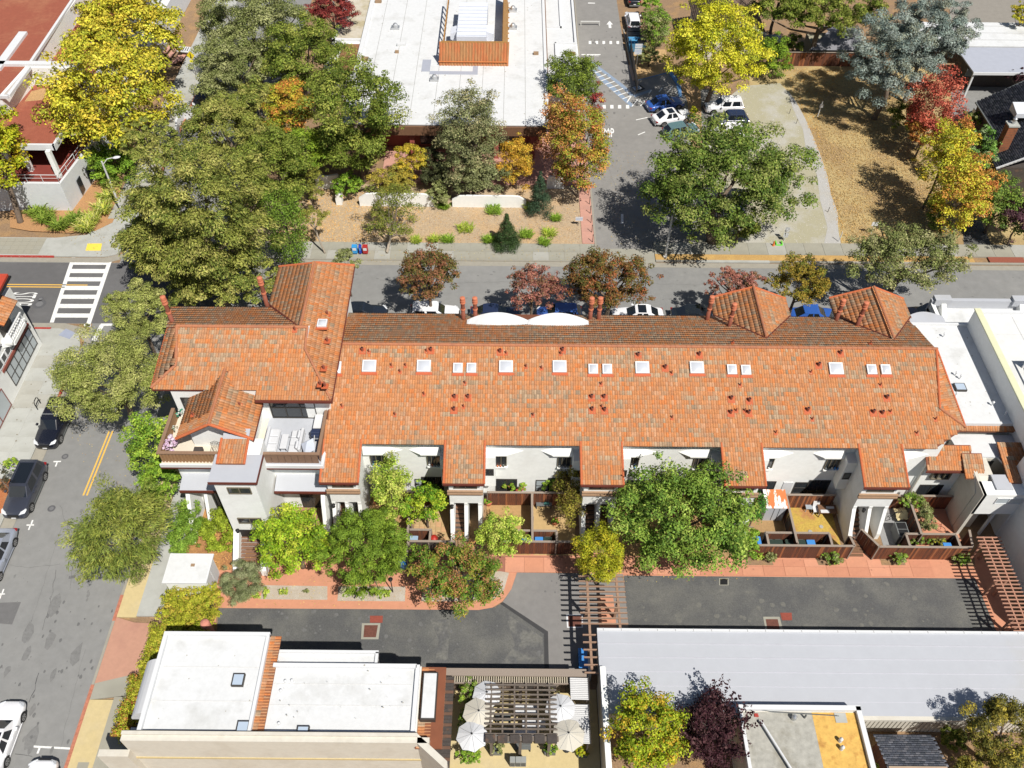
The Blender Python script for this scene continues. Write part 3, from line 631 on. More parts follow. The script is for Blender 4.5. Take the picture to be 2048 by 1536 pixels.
for x, y, t in ((114, 924, 1), (60, 1051, 2), (2, 1189, 2)):
    mark('parking_tick', [(x - 7, y - 2), (x + 8, y - 2.5), (x + 8, y), (x - 7, y + .5)]); mark('parking_tick', [(x - 1.5 - 3, y + 9), (x + 1.5 - 3, y + 9), (x + 1.5, y + .6), (x - 1, y + .6)])
    if t == 2: mark('parking_tick', [(x + 1, y - 3), (x + 4, y - 3), (x + 7, y - 11), (x + 4, y - 11)])
mark('parking_line', [(66, 1491), (140, 1495), (140, 1499), (66, 1495)]); mark('parking_line', [(73, 1507), (77, 1507), (81, 1496.5), (77, 1496)], z=mk + .003)
# worn asphalt: patches, wheel tracks, cracks
patch = M('asphalt_patch', (.135, .133, .133), .9, .1, 2); lane = M('asphalt_lane_wear', (.17, .168, .166), .9, .12, 1.5, (.145, .143, .142), .3, .7, stretch=(1, .15, 1))
mark('asphalt_patch', [(-20, 1206), (42, 1204), (24, 1249), (-20, 1245)], patch, z=.002)
mark('asphalt_patch', [(138, 1152), (152, 1150), (150, 1156), (137, 1158)], patch, z=.002)
def crack(pts, wd=.03, mt=None, name='crack'):
    R = random.Random(int(pts[0][0])); q = []
    for a, b in zip(pts, pts[1:]):
        A, B = Vector(P(*a)), Vector(P(*b)); k = max(2, int((B - A).length / .35))
        for i in range(k): q.append(A.lerp(B, i / k) + Vector((R.uniform(-.06, .06), R.uniform(-.06, .06), 0)))
    q.append(Vector(P(*pts[-1]))); m = MB()
    for i in range(len(q) - 1):
        d = (q[i + 1] - q[i]).normalized(); n = Vector((-d.y, d.x, 0)) * wd * R.uniform(.35, .8)
        m.add([q[i] - n, q[i] + n, q[i + 1] + n, q[i + 1] - n], [(0, 1, 2, 3)])
    m.v = [(a, b, .0105) for a, b, c in m.v]; return m.build(name, mt or tar, None, kind='structure')
crack([(77, 1345), (70, 1380), (58, 1405)]); crack([(65, 1512), (30, 1508)], .02); crack([(112, 1140), (100, 1210), (85, 1260)], .015)
crack([(150, 780), (165, 760)], .02)
for a, b in (((124, 1055), (60, 1250)), ((170, 1300), (120, 1500))): crack([a, b], .012, patch)

# ---- north block
sheet('planting_bed', [(-26.5, 69.62), (8.2, 69.62), (8.2, 79.4), (-26.5, 79.4)], .05, mulch, px=False)
lm = litter('fallen_leaves', [(560, 380), (730, 380), (840, 400), (840, 440), (700, 495), (560, 495)], 5200, .15, [(.6, .34, .11), (.66, .42, .16), (.48, .28, .12), (.55, .38, .2)], .06, 11)
litter('wood_chips', [(800, 410), (1160, 410), (1160, 490), (640, 492)], 5200, .13, [(.4, .27, .17), (.3, .2, .13), (.48, .36, .24), (.55, .33, .12)], .055, 12)
sheet('patio', [(-14.5, 79.4), (8.2, 79.4), (8.2, 90), (-14.5, 90)], .08, salmon2, px=False)
pv = block('sidewalk', [(7.0, 69.7), (8.25, 69.7), (8.25, 90), (7.0, 90)], .10, salmon2)
slabs(pv, 7.0, 8.25, 69.72, 90, 1.25, 1.9, .10, .125, [salmon2], seed=9)
block('kerb', [(8.25, 69.0), (8.42, 69.0), (8.42, 130), (8.25, 130)], .14, kerb)
park = [(8.42, 66.9), (14.2, 66.9), (14.6, 70.2), (28, 70.2), (26.3, 96.5), (24.6, 99.3), (22.3, 99.6), (15.4, 95.1), (14.95, 96.5), (14.3, 111), (14.3, 200), (8.42, 200)]
sheet('alley', park, .006, M('alley_asphalt', (.225, .217, .205), .9, .1, 1.2, (.265, .255, .24), .12, .6, .4, .65, bump=.2, bs=60), px=False)
sheet('alley', [(1256, 161), (1342, 144), (1366, 200), (1372, 280), (1256, 280)], .0065, MATS['alley_asphalt'])
# lot: gravel track and dry grass
sheet('dry_lawn', [(24, 70.05), (62, 70.05), (62, 105.4), (30, 105.4)], .02, drygrass, px=False)
sheet('gravel_track', [(1395, 497), (1400, 300), (1450, 200), (1485, 172), (1560, 166), (1590, 200), (1620, 262), (1650, 350), (1672, 420), (1682, 497)], .035, gravel)
sheet('gravel_track', [(1575, 180), (1592, 203), (1612, 240), (1625, 270), (1641, 310), (1655, 352), (1662, 390), (1676, 425), (1676, 460), (1684, 497), (1646, 497), (1655, 455), (1640, 400), (1634, 350), (1612, 300), (1606, 260), (1585, 215)], .045, gravel_l)
litter('fallen_leaves', [(1560, 135), (1700, 140), (1640, 210), (1640, 300), (1700, 490), (1684, 492), (1650, 350), (1600, 210)], 2600, .16, [(.62, .36, .09), (.5, .26, .07), (.55, .4, .18)], .05, 13)
litter('dry_grass_tufts', [(1600, 140), (1780, 150), (1900, 495), (1690, 495), (1650, 330)], 15000, .16, [(.5, .33, .12), (.42, .26, .1), (.56, .4, .18), (.32, .22, .1)], .03, 14, up=.16)
litter('gravel_stones', [(1400, 497), (1410, 300), (1500, 170), (1560, 166), (1620, 262), (1672, 420), (1682, 497)], 5000, .09, [(.5, .46, .4), (.36, .33, .28), (.58, .56, .54)], .04, 15)
sheet('driveway', [(1905, 150), (2100, 150), (2100, 260), (1960, 235), (1900, 235)], .03, asphalt)
sheet('driveway', [(1925, 440), (1962, 440), (1985, 497), (1928, 497)], .032, asphalt_d)
sheet('parking_court', [(1900, -60), (2200, -60), (2200, 60), (1900, 60)], .03, M('court_asphalt', (.25, .23, .2), .9, .08))
block('kerb', [(1262, 136), (1246, 60), (1248, 60), (1265, 136)], .12, kerb, px=True)
MB().prism([P(*q)[:2] for q in ((1258, 132), (1268, 162), (1343, 143), (1330, 100), (1270, 100))], 0, .08).build('planting_bed', M('tan_leaf_bed', (.5, .33, .16), 1, .25, 8, (.4, .26, .12), .8, .6, bump=.4), None, kind='structure')
block('kerb', [(1258, 132), (1266, 163), (1270, 160), (1262, 132)], .13, M('pinkish_kerb', (.5, .36, .28), .8, .1), px=True)
block('kerb', [(1268, 163), (1340, 145), (1339, 142), (1268, 159)], .05, paint_b, px=True)
block('kerb', [(1336, 145), (1342, 140), (1362, 170), (1364, 195), (1358, 195), (1352, 168)], .05, paint_b, px=True)
sheet('planting_bed', [(1352, 150), (1400, 150), (1405, 300), (1384, 300), (1374, 200)], .06, M('island_mulch', (.42, .27, .14), 1, .3, 8, bump=.4))
# alley markings
mz = .012
for x in (1180, 1193.5, 1207.5, 1221.5, 1235.5): sheet('crosswalk_block', [(x - 2.6, 82), (x + 2.6, 82), (x + 2.8, 88), (x - 2.6, 88)], mz, paint_w)
for x in (1208, 1223.5, 1239, 1255): sheet('crosswalk_block', [(x - 3, 210), (x + 3.4, 210), (x + 3.6, 217), (x - 3, 217)], mz, paint_w)
sheet('road_arrow', [(1213, 49), (1219, 41.5), (1226, 49), (1222, 49), (1223, 56), (1217.5, 56), (1217, 49)], mz, paint_w)
blue = [(1170, 119), (1176, 117), (1215, 143), (1238, 160), (1270, 191), (1265, 214), (1262, 210), (1262, 193), (1236, 166), (1212, 149)]
sheet('access_path_edge', [(1170, 119), (1177, 118), (1215, 145), (1245, 168), (1268, 189), (1262, 193), (1240, 172), (1211, 149)], mz, paint_bf)
sheet('access_path_edge', [(1172, 124), (1204, 163), (1230, 186), (1262, 214), (1268, 211), (1236, 180), (1208, 155)], mz - .003, paint_bf)
for a, b in (((1172, 125), (1178, 122)), ((1188, 138), (1196, 135)), ((1190, 146), (1203, 142)), ((1195, 155), (1212, 149)), ((1202, 162), (1221, 155)), ((1210, 169), (1229, 163)), ((1218, 176), (1237, 170)), ((1227, 184), (1246, 177)), ((1236, 191), (1256, 184)), ((1245, 198), (1263, 191)), ((1254, 205), (1263, 191)), ((1264, 213), (1274, 201)), ((1281, 212), (1296, 196)), ((1298, 187), (1303, 180)), ((1318, 184), (1324, 176)), ((1334, 186), (1345, 172)), ((1350, 187), (1358, 178)), ((1272, 240), (1295, 235)), ((1276, 270), (1290, 264))):
    A, B = Vector(P(*a)), Vector(P(*b)); d = (B - A).normalized(); n = Vector((-d.y, d.x, 0)) * .07
    sheet('parking_stripe', [tuple((A - n).xy), tuple((A + n).xy), tuple((B + n).xy), tuple((B - n).xy)], mz + .002, paint_w, px=False)
sheet('access_path_edge', [(1266, 190), (1300, 179), (1303, 183), (1270, 195)], mz, paint_bf)
sheet('accessible_parking_pad', [(1263, 173), (1280, 169), (1291, 178), (1273, 184)], mz, tar); sheet('accessible_parking_sign', [(1264.5, 174), (1278, 171), (1284, 177), (1270, 181)], mz + .003, paint_w); sheet('accessible_parking_sign', [(1266.5, 174.3), (1277, 172), (1281.5, 176.8), (1271, 179.6)], mz + .006, paint_b)
x, y, _ = P(1274, 175.8); wm = MB()
for a in range(12): wm.bar((x + .28 * math.cos(a * .45 + 2.4), y - .1 + .28 * math.sin(a * .45 + 2.4), mz + .011), (x + .28 * math.cos((a + 1) * .45 + 2.4), y - .1 + .28 * math.sin((a + 1) * .45 + 2.4), mz + .011), .07, .004)
wm.bar((x - .05, y + .4, mz + .011), (x - .05, y, mz + .011), .09, .004); wm.bar((x - .05, y, mz + .011), (x + .25, y - .02, mz + .011), .08, .004); wm.box(x - .12, x + .02, y + .43, y + .57, mz + .009, mz + .013); wm.build('accessible_parking_symbol', paint_w, None, kind='structure')
text_mesh('road_lettering', 'NO', .75, paint_w, None, Vector(P(1281, 203)) + Vector((0, 0, mz)), (.95, -.3, 0), (.3, .95, 0), (1, 1.4), kind='structure')
text_mesh('road_lettering', 'BUMP', 1.5, paint_w, None, Vector(P(1208, 266)) + Vector((0, 0, mz)), (1, 0, 0), (0, 1, 0), (.62, 1.65), kind='structure', bold=.03)
sheet('parking_line', [(1163, 108.3), (1201, 108.3), (1201, 110), (1163, 110)], mz, paint_w); sheet('parking_line', [(1176, 5), (1190, 5.5), (1190, 7), (1176, 7)], mz, paint_w)
text_mesh('road_lettering', 'RESERVED', .42, paint_w, None, Vector(P(1184, 111.5)) + Vector((0, 0, mz)), (1, 0, 0), (0, 1, 0), (1, 1), kind='structure')
sheet('road_arrow', [(1242, 428), (1247, 428), (1247, 446), (1242, 448)], mz, paint_w)
crack([(1240, 60), (1247, 120), (1256, 165)], .02); crack([(1205, 300), (1240, 400)], .012, patch)

# ---- south court: salmon paths, worn asphalt, planting
sheet('court_ground', [(-24.6, 24.2), (-24.6, 39), (-13, 39), (38, 39), (38, 24.2)], .004, soil, px=False)
sal = [(-21.2, 27.0), (-20.45, 27.0), (-20.85, 29.35), (1000, 0)]
sheet('court_path', [(430, 1106), (1960, 1106), (2060, 1275), (1180, 1275), (1180, 1146), (1034, 1145), (1023, 1178), (1006, 1202), (985, 1215), (957, 1220), (436, 1216), (428, 1262), (420, 1262)], .02, salmon)
pv = block('court_path', [(7.7, 32.25), (29.5, 32.25), (29.5, 33.6), (7.7, 33.6)], .024, M('salmon_joint', (.3, .13, .09), .9))
salv = [salmon, M('salmon_concrete_light', (.57, .27, .17), .9, .06, 3, (.45, .22, .15), .5, .4), M('salmon_concrete_deep', (.49, .22, .135), .9, .07, 3)]
slabs(pv, 7.7, 31.2, 32.25, 33.0, 1.52, .75, .024, .05, salv, gap=.009, seed=21); slabs(pv, 7.7, 31.2, 33.0, 33.62, 1.52, .62, .024, .05, salv, gap=.009, seed=22)
pv = block('court_path', [(-2.7, 32.35), (3.9, 32.35), (3.9, 33.7), (-2.7, 33.7)], .024, M('salmon_joint', (.3, .13, .09), .9))
slabs(pv, -.4, 3.9, 32.35, 33.6, 1.45, 1.25, .024, .05, salv, gap=.009, seed=23)
sheet('courtyard_asphalt', [(1247, 1151), (1950, 1157), (1998, 1275), (1258, 1275)], .03, asphalt_d)
sheet('courtyard_asphalt', [(437, 1216), (957, 1220), (985, 1215), (1004, 1207), (1095, 1266), (1097, 1350), (428, 1350)], .03, asphalt_d)
sheet('driveway', [(1034, 1145), (1246, 1148), (1258, 1262), (1200, 1262), (1200, 1350), (1097, 1350), (1095, 1266), (1003, 1207), (1023, 1178)], .034, asphalt_n)
sheet('sealer_strip', [(1000, 1207), (1006, 1204), (1096, 1263), (1098, 1345), (1089, 1345), (1088, 1268)], .038, tar)
crack([(655, 1225), (667, 1262), (712, 1225)], .1, asphalt_n); crack([(1543, 1155), (1549, 1190), (1556, 1222)], .05); crack([(895, 1270), (960, 1250), (1000, 1235)], .05, tar); crack([(655, 1225), (667, 1262)], .05, tar)
wear = M('worn_pale_asphalt', (.15, .148, .135), .92, .25, 6, (.1, .1, .1), .9, 1, .40, .55)
sheet('asphalt_wear', [(860, 1240), (900, 1238), (895, 1330), (868, 1335), (878, 1280)], .0335, wear); sheet('asphalt_wear', [(1010, 1225), (1085, 1275), (1088, 1330), (1000, 1330), (1030, 1290)], .0335, wear)
sheet('path_under_pergola', [(1195, 1190), (1226, 1190), (1234, 1262), (1199, 1262)], .04, salmon)
def drain(poly, inner, mt, mt2):
    block('drain_frame', poly, .045, mt, px=True, kind='structure'); block('drain_cover', inner, .055, mt2, px=True, kind='structure')
cov = M('rusty_cover', (.13, .05, .035), .8, .3, 10); cov2 = M('red_cover', (.25, .06, .04), .8, .2, 8)
drain([(724, 1247), (761, 1247), (757, 1279), (722, 1279)], [(729, 1251), (756, 1251), (752, 1275), (727, 1275)], concrete, cov)
drain([(1526, 1234), (1559, 1234), (1566, 1263), (1531, 1263)], [(1531, 1239), (1555, 1239), (1560, 1262), (1535, 1262)], concrete, cov)
drain([(740, 1232), (766, 1232), (765, 1246), (740, 1246)], [(742, 1233), (764, 1233), (763, 1245), (742, 1245)], cov2, cov2); drain([(1560, 1226), (1583, 1226), (1584, 1241), (1564, 1241)], [(1562, 1228), (1581, 1228), (1582, 1239), (1566, 1239)], cov2, cov2)
drain([(1438, 1157), (1457, 1157), (1457, 1171), (1438, 1171)], [(1440, 1158), (1455, 1158), (1455, 1170), (1440, 1170)], concrete, black)
drain([(1132, 1229), (1166, 1229), (1166, 1256), (1134, 1256)], [(1136, 1232), (1163, 1232), (1163, 1254), (1137, 1254)], white, cov)
pea = M('planter_gravel', (.42, .36, .29), 1, .3, 20, (.5, .47, .42), 1, .5, bump=.5)
for q in ([(528, 1171), (655, 1173), (655, 1200), (520, 1199)], [(677, 1173), (811, 1174), (810, 1203), (675, 1202)], [(846, 1174), (900, 1150), (1000, 1143), (1018, 1146), (1008, 1180), (990, 1198), (940, 1203), (843, 1203)]):
    block('planting_bed', q, .045, pea, px=True)
for q in ([(1492, 1112), (1540, 1115), (1547, 1131), (1490, 1131)], [(1630, 1115), (1670, 1115), (1673, 1131), (1637, 1131)], [(1758, 1113), (1805, 1115), (1811, 1131), (1763, 1131)], [(1900, 1114), (1948, 1116), (1950, 1133), (1905, 1131)]):
    block('planting_bed', q, .06, soil, px=True)
sheet('planting_bed', [(400, 1010), (500, 1010), (520, 1140), (430, 1140), (330, 1110), (350, 1030)], .022, M('fallen_leaf_soil', (.40, .21, .08), 1, .3, 7, (.26, .12, .06), .8, .7, bump=.5))
litter('wood_chips', [(400, 1030), (500, 1040), (510, 1140), (430, 1140)], 900, .13, [(.6, .35, .12), (.45, .22, .08)], .03, 16)
# yards between the wings
for x0, x1, mt in ((-10.8, -7.6, yard), (-7.4, -4.7, M('yard_pavers', (.44, .3, .15), .95, .1, 3, (.5, .36, .2), 2, .5)), (-1.9, 1.5, yard), (1.7, 4.9, M('yard_sand', (.46, .32, .15), .95, .08, 3)), (8, 15, yard), (15.1, 20.9, M('yard_dirt', (.33, .21, .1), 1, .15, 5)), (21.1, 24.9, M('yard_dry_grass', (.46, .32, .07), 1, .25, 8, (.38, .17, .08), .5, .8, .48, .58, bump=.4)), (28.1, 30.3, M('yard_concrete', (.26, .26, .26), .9, .08, 3)), (30.4, 34.2, salmon)):
    sheet('courtyard', [(x0, 33.8), (x1, 33.8), (x1, 39.1), (x0, 39.1)], .03, mt, px=False)
pv = block('yard_paving', [(-7.4, 33.9), (-4.9, 33.9), (-4.9, 36.6), (-7.4, 36.6)], .035, soil)
slabs(pv, -7.4, -4.9, 33.95, 36.6, .42, .42, .035, .06, [M('yard_pavers', (.44, .3, .15), .95, .1, 3), M('yard_paver_warm', (.5, .3, .16), .95, .1, 3)], gap=.012, seed=31, name='paver')
for px, py in ((1642, 1054), (1620, 1064), (1657, 1070), (1653, 1080)):
    x, y, _ = P(px, py); MB().lathe([(.16, .03), (.16, .07), (.12, .08)], (x, y), 9).build('stepping_stone', conc2, None, kind='structure')
sheet('restaurant_patio', [(-5.6, 16.4), (5.8, 16.4), (5.8, 23.6), (-5.6, 23.6)], .03, sand, px=False)
sheet('lower_yard', [(5.9, 10), (40, 10), (40, 21), (5.9, 21)], .01, soil, px=False)

def blots(poly, n, size, mt, z, seed, name='stain', asp=1.0):
    "irregular stains lying on the ground, joined in one sheet"
    R = random.Random(seed); q = [P(a, b, z)[:2] for a, b in poly]; xs = [p[0] for p in q]; ys = [p[1] for p in q]; m = MB(); k = 0
    while k < n:
        x, y = R.uniform(min(xs), max(xs)), R.uniform(min(ys), max(ys))
        if not inpoly(np.array([x]), np.array([y]), q)[0]: continue
        r = size * R.uniform(.3, 1) ** 1.5; a0 = R.uniform(0, 6); c = [(x + r * R.uniform(.6, 1.1) * math.cos(a0 + j * .9), y + asp * r * R.uniform(.6, 1.1) * math.sin(a0 + j * .9), z + k * 1e-5) for j in range(7)]; m.quad(*c); k += 1
    return m.build(name, mt, None, kind='structure')
oil = M('oil_drip', (.13, .13, .128), .7, .2, 4); oil2 = M('faint_oil_drip', (.175, .174, .17), .8, .2, 4); dirt = M('dirt_mark', (.22, .2, .16), .95, .2, 4)
blots([(0, 1200), (230, 1200), (150, 1536), (0, 1536)], 60, .12, oil, .0112, 1, asp=1.6); blots([(100, 1000), (320, 1000), (230, 1200), (0, 1210)], 40, .14, oil2, .0114, 2, asp=1.8)
blots([(20, 1200), (180, 1200), (120, 1536), (0, 1536)], 14, .5, oil2, .0108, 3, asp=2.4); blots([(700, 540), (2040, 550), (2040, 600), (700, 600)], 70, .22, oil2, .0112, 4, asp=.5); blots([(1170, 60), (1255, 60), (1290, 480), (1200, 480)], 60, .2, M('alley_stain', (.16, .155, .15), .9, .2, 4), .0125, 5, asp=1.8)
blots([(440, 1222), (950, 1225), (1080, 1270), (1090, 1335), (440, 1255)], 50, .2, oil, .0345, 6); blots([(1260, 1160), (1950, 1165), (1980, 1255), (1270, 1255)], 70, .25, M('pale_dust', (.14, .138, .125), .95, .2, 5), .0345, 7); blots([(1050, 1150), (1240, 1152), (1250, 1255), (1100, 1260)], 25, .14, oil, .0355, 8)
blots([(40, 700), (140, 690), (60, 900), (0, 900)], 50, .1, dirt, .1445, 9); blots([(700, 493), (1150, 493), (1150, 515), (700, 515)], 50, .14, M('pavement_stain', (.24, .23, .18), .95, .2, 4), .1305, 10); blots([(760, 1112), (1900, 1120), (1900, 1145), (1000, 1140)], 40, .12, M('salmon_stain', (.4, .19, .12), .95, .2, 4), .056, 11)
LP = [(.5, .36, .1), (.4, .24, .08), (.55, .45, .15), (.3, .22, .08)]
litter('fallen_leaves', [(560, 1110), (1000, 1110), (1000, 1215), (440, 1215)], 500, .09, LP, .055, 31); litter('fallen_leaves', [(1140, 1100), (1500, 1110), (1500, 1160), (1140, 1170)], 260, .09, LP, .06, 32); litter('fallen_leaves', [(100, 460), (260, 330), (400, 100), (420, 100), (300, 420), (200, 520)], 700, .12, LP, .14, 33)
litter('fallen_leaves', [(700, 500), (1150, 500), (1150, 526), (700, 526)], 260, .1, LP, .14, 34); litter('fallen_leaves', [(1220, 300), (1300, 300), (1300, 490), (1220, 490)], 300, .1, LP, .02, 35); litter('fallen_leaves', [(120, 820), (300, 800), (330, 1000), (200, 1000)], 220, .09, LP, .02, 36)
crack([(5, 1130), (60, 1135), (120, 1128)], .02, patch); crack([(120, 1010), (150, 1100), (140, 1180)], .02, oil); crack([(760, 560), (900, 566), (1100, 562), (1400, 570)], .02, patch); crack([(1180, 200), (1200, 260), (1195, 330)], .02, patch); crack([(1300, 1200), (1420, 1215), (1530, 1205), (1700, 1225)], .03, tar); crack([(560, 1245), (700, 1300), (820, 1290)], .03, tar)
# ------------------------------------------------------------------ the row of townhouses
SL = .33; zf = lambda y: 6.5 + SL * (y - 35.7); zb = lambda y: zf(45.95) - SL * (y - 45.95)
RY, RZ = 45.95, zf(45.95); FS = math.sqrt(1 + SL * SL)
row = thing('townhouse_row', 'long white townhouse row with a weathered orange tile roof and five projecting stair wings', 'townhouses', (10, 43, 0))
WG = [(-13.49, -10.81), (-4.77, -1.92), (4.96, 7.92), (15.08, 17.96), (24.94, 28.04)]
yW, yF = 39.1, 36.2
m = MB(); m.prismx([(yW, 0), (50.4, 0), (50.4, zb(50.4) - .15), (RY, RZ - .15), (yW, zf(yW) - .15)], -13.2, 31.4); m.build('wall', stucco, row)
def slab(poly, zfun, th=.12, name='roof', mt=None, par=None):
    mm = MB(); mm.prism(poly, lambda x, y: zfun(x, y) - th, zfun); return mm.build(name, mt or ridgem, par or row)
under = M('roof_underlay', (.20, .07, .035), .9, .1)
fp = [(-13.49, 35.7), (-10.81, 35.7), (-10.81, 38.6)]
for a, b in WG[1:]: fp += [(a, 38.6), (a, 35.7), (b, 35.7), (b, 38.6)]
fp += [(30.6, 38.6), (32.9, 40.04), (31.95, RY), (-13.3, RY)]
roof = slab(fp, lambda x, y: zf(y), .14, 'roof', under)
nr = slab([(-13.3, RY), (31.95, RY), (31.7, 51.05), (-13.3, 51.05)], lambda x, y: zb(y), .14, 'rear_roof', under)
ap = [(x, (y - 35.7) * FS) for x, y in fp[:-3]] + [(32.9, (40.04 - 35.7) * FS), (31.3, (41.4 - 35.7) * FS), (31.95, (RY - 35.7) * FS), (-13.3, (RY - 35.7) * FS)]
def greyness(x, y):
    if x < -9.5 + (y - 38) * .9 and y < 46: return .03 if y < 43.5 else .15
    g = .30 + .2 * math.sin(x * .35 + 1) * math.sin(y * .8)
    if x > 14: g -= .1
    if y > 44.6: g -= .12
    return max(.08, g)
tiles(roof, (0, 35.7, 6.5 + .01), (1, 0, 0), (0, 1, SL), ap, greyness, 300, seed=3)
Cc, Ee = Vector((32.9, 40.04, zf(40.04))), Vector((31.95, RY, RZ)); uu = (Ee - Cc).normalized(); vv = Vector((-1, -.16, SL * -.16 + .0)); vv = (vv - vv.dot(uu) * uu).normalized()
Kk = Vector((31.3, 41.4, zf(41.4))); q = [(0, 0), ((Ee - Cc).length, 0), ((Kk - Cc).dot(uu), (Kk - Cc).dot(vv))]
tiles(roof, tuple(Cc), uu, vv, q, lambda x, y: .4, 0, seed=5, lift=.01)
bk = [(-31.9, 0), (-19.3 - 0, 0)]
bl = 5.1 * FS
d1, d2 = (16.2, 22.4, 19.5), (26.0, 32.1, 29.3)          # dormer gables at the rear: eaves and ridge
polyb = [(-31.7, 0), (13.3, 0), (13.3, bl), (-31.95, bl)]
tiles(nr, (0, 51.05, zb(51.05) + .01), (-1, 0, 0), (0, -1, SL), polyb, lambda x, y: .45, 0, seed=7, bz=.42, gain=1.35,  # rear tile colour lifted to offset the slope's weak light
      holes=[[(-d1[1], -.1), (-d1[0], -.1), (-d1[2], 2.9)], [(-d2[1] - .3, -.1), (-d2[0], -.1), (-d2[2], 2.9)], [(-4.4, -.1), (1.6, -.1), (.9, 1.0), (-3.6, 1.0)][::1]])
# ridge, verge and eave caps
ridge(roof, (-13.0, RY, RZ + .07), (31.95, RY, RZ + .07), .12)
vc = M('verge_tile', (.48, .13, .05), .85, .15, 6)
ridge(roof, tuple(Ee + Vector((-.05, 0, .06))), tuple(Kk + Vector((0, 0, .06))), .10, mat_=vc); ridge(roof, tuple(Kk + Vector((0, 0, .06))), tuple(Cc + Vector((0, 0, .06))), .10)
ridge(roof, tuple(Cc + Vector((0, 0, .03))), tuple(Ee + Vector((0, 0, .03))), .08, mat_=vc)
for i, (a, b) in enumerate(WG):
    ridge(roof, (a, 35.68, zf(35.7) + .03), (a, 38.7, zf(38.7) + .03), .09, mat_=vc); ridge(roof, (b, 35.68, zf(35.7) + .03), (b, 38.7, zf(38.7) + .03), .09, mat_=vc)
    MB().box(a - .05, b + .05, 35.6, 35.7, 6.33, 6.47).build('gutter', dkred, row)
for a, b in ((-10.81, -4.77), (-1.92, 4.96), (7.92, 15.08), (17.96, 24.94), (28.04, 30.6)): MB().box(a + .05, b - .05, 38.5, 38.62, 7.28, 7.43).build('gutter', dkred, row)
# wings with their stairs
stepw = M('stair_boards', (.20, .11, .07), .8, .15, 5)
for i, (a, b) in enumerate(WG):
    x0, x1 = a + .28, b - .22
    MB().prismx([(yF, 3.3), (yW + .05, 3.3), (yW + .05, zf(yW) - .15), (yF, zf(yF) - .15)], x0, x1).build('wing', stucco, row)
    wa, wc = (x0, x0 + .28), (x1 - .28, x1); mid = x0 + (x1 - x0) * .5
    for k, (p, r) in enumerate((wa, (mid - .13, mid + .13), wc)):
        fin = 1.25 if k < 2 else .75
        MB().prismx([(yF - .02, 3.3), (yW + .04, 3.3), (yW + .04, 0), (yF - fin, 0), (yF - fin, .7), (yF - .02, 3.0)], p, r).build('stair_wall', stucco, row)
    window(row, x0 + .35, x1 - .3, yF, 5.2, 5.75, 2)
    MB().box(x0 - .12, x1 + .12, yF - .16, yF, 4.86, 4.98).build('timber_band', M('tan_timber', (.33, .21, .13), .7, .12, 5), row); MB().box(x0 - .12, x1 + .12, yF - .2, yF, 4.6, 4.74).build('timber_band', M('tan_timber', (.33, .21, .13)), row)
    sx0, sx1 = (x0 + .28, mid - .13); px0, px1 = mid + .13, x1 - .28
    for k in range(13):
        y = yF - 1.15 + k * .27; MB().box(sx0, sx1, y, y + .29, .02 + k * .2, .06 + k * .2).build('step', stepw, row)
    MB().prismx([(yF - 1.1, .0), (yF + 2.4, 0), (yF + 2.4, 2.35)], sx0, sx1).build('stair_string', darkwood, row)
    MB().box(sx0, sx1, yF + 2.5, yF + 2.55, 2.4, 3.3).build('inner_wall', darkwood, row); MB().box(px0, px1, yW - .1, yW, 0, 3.3).build('gate', fence_b, row)
    post_lamp(row, x0 + (.15 if i < 4 else .75), yF - .22, 2.9)
    MB().tube([(x0 + .30, yF - 1.15, .95), (x0 + .32, yF + 1.2, 2.9)], .025, 6).build('handrail', white, row)
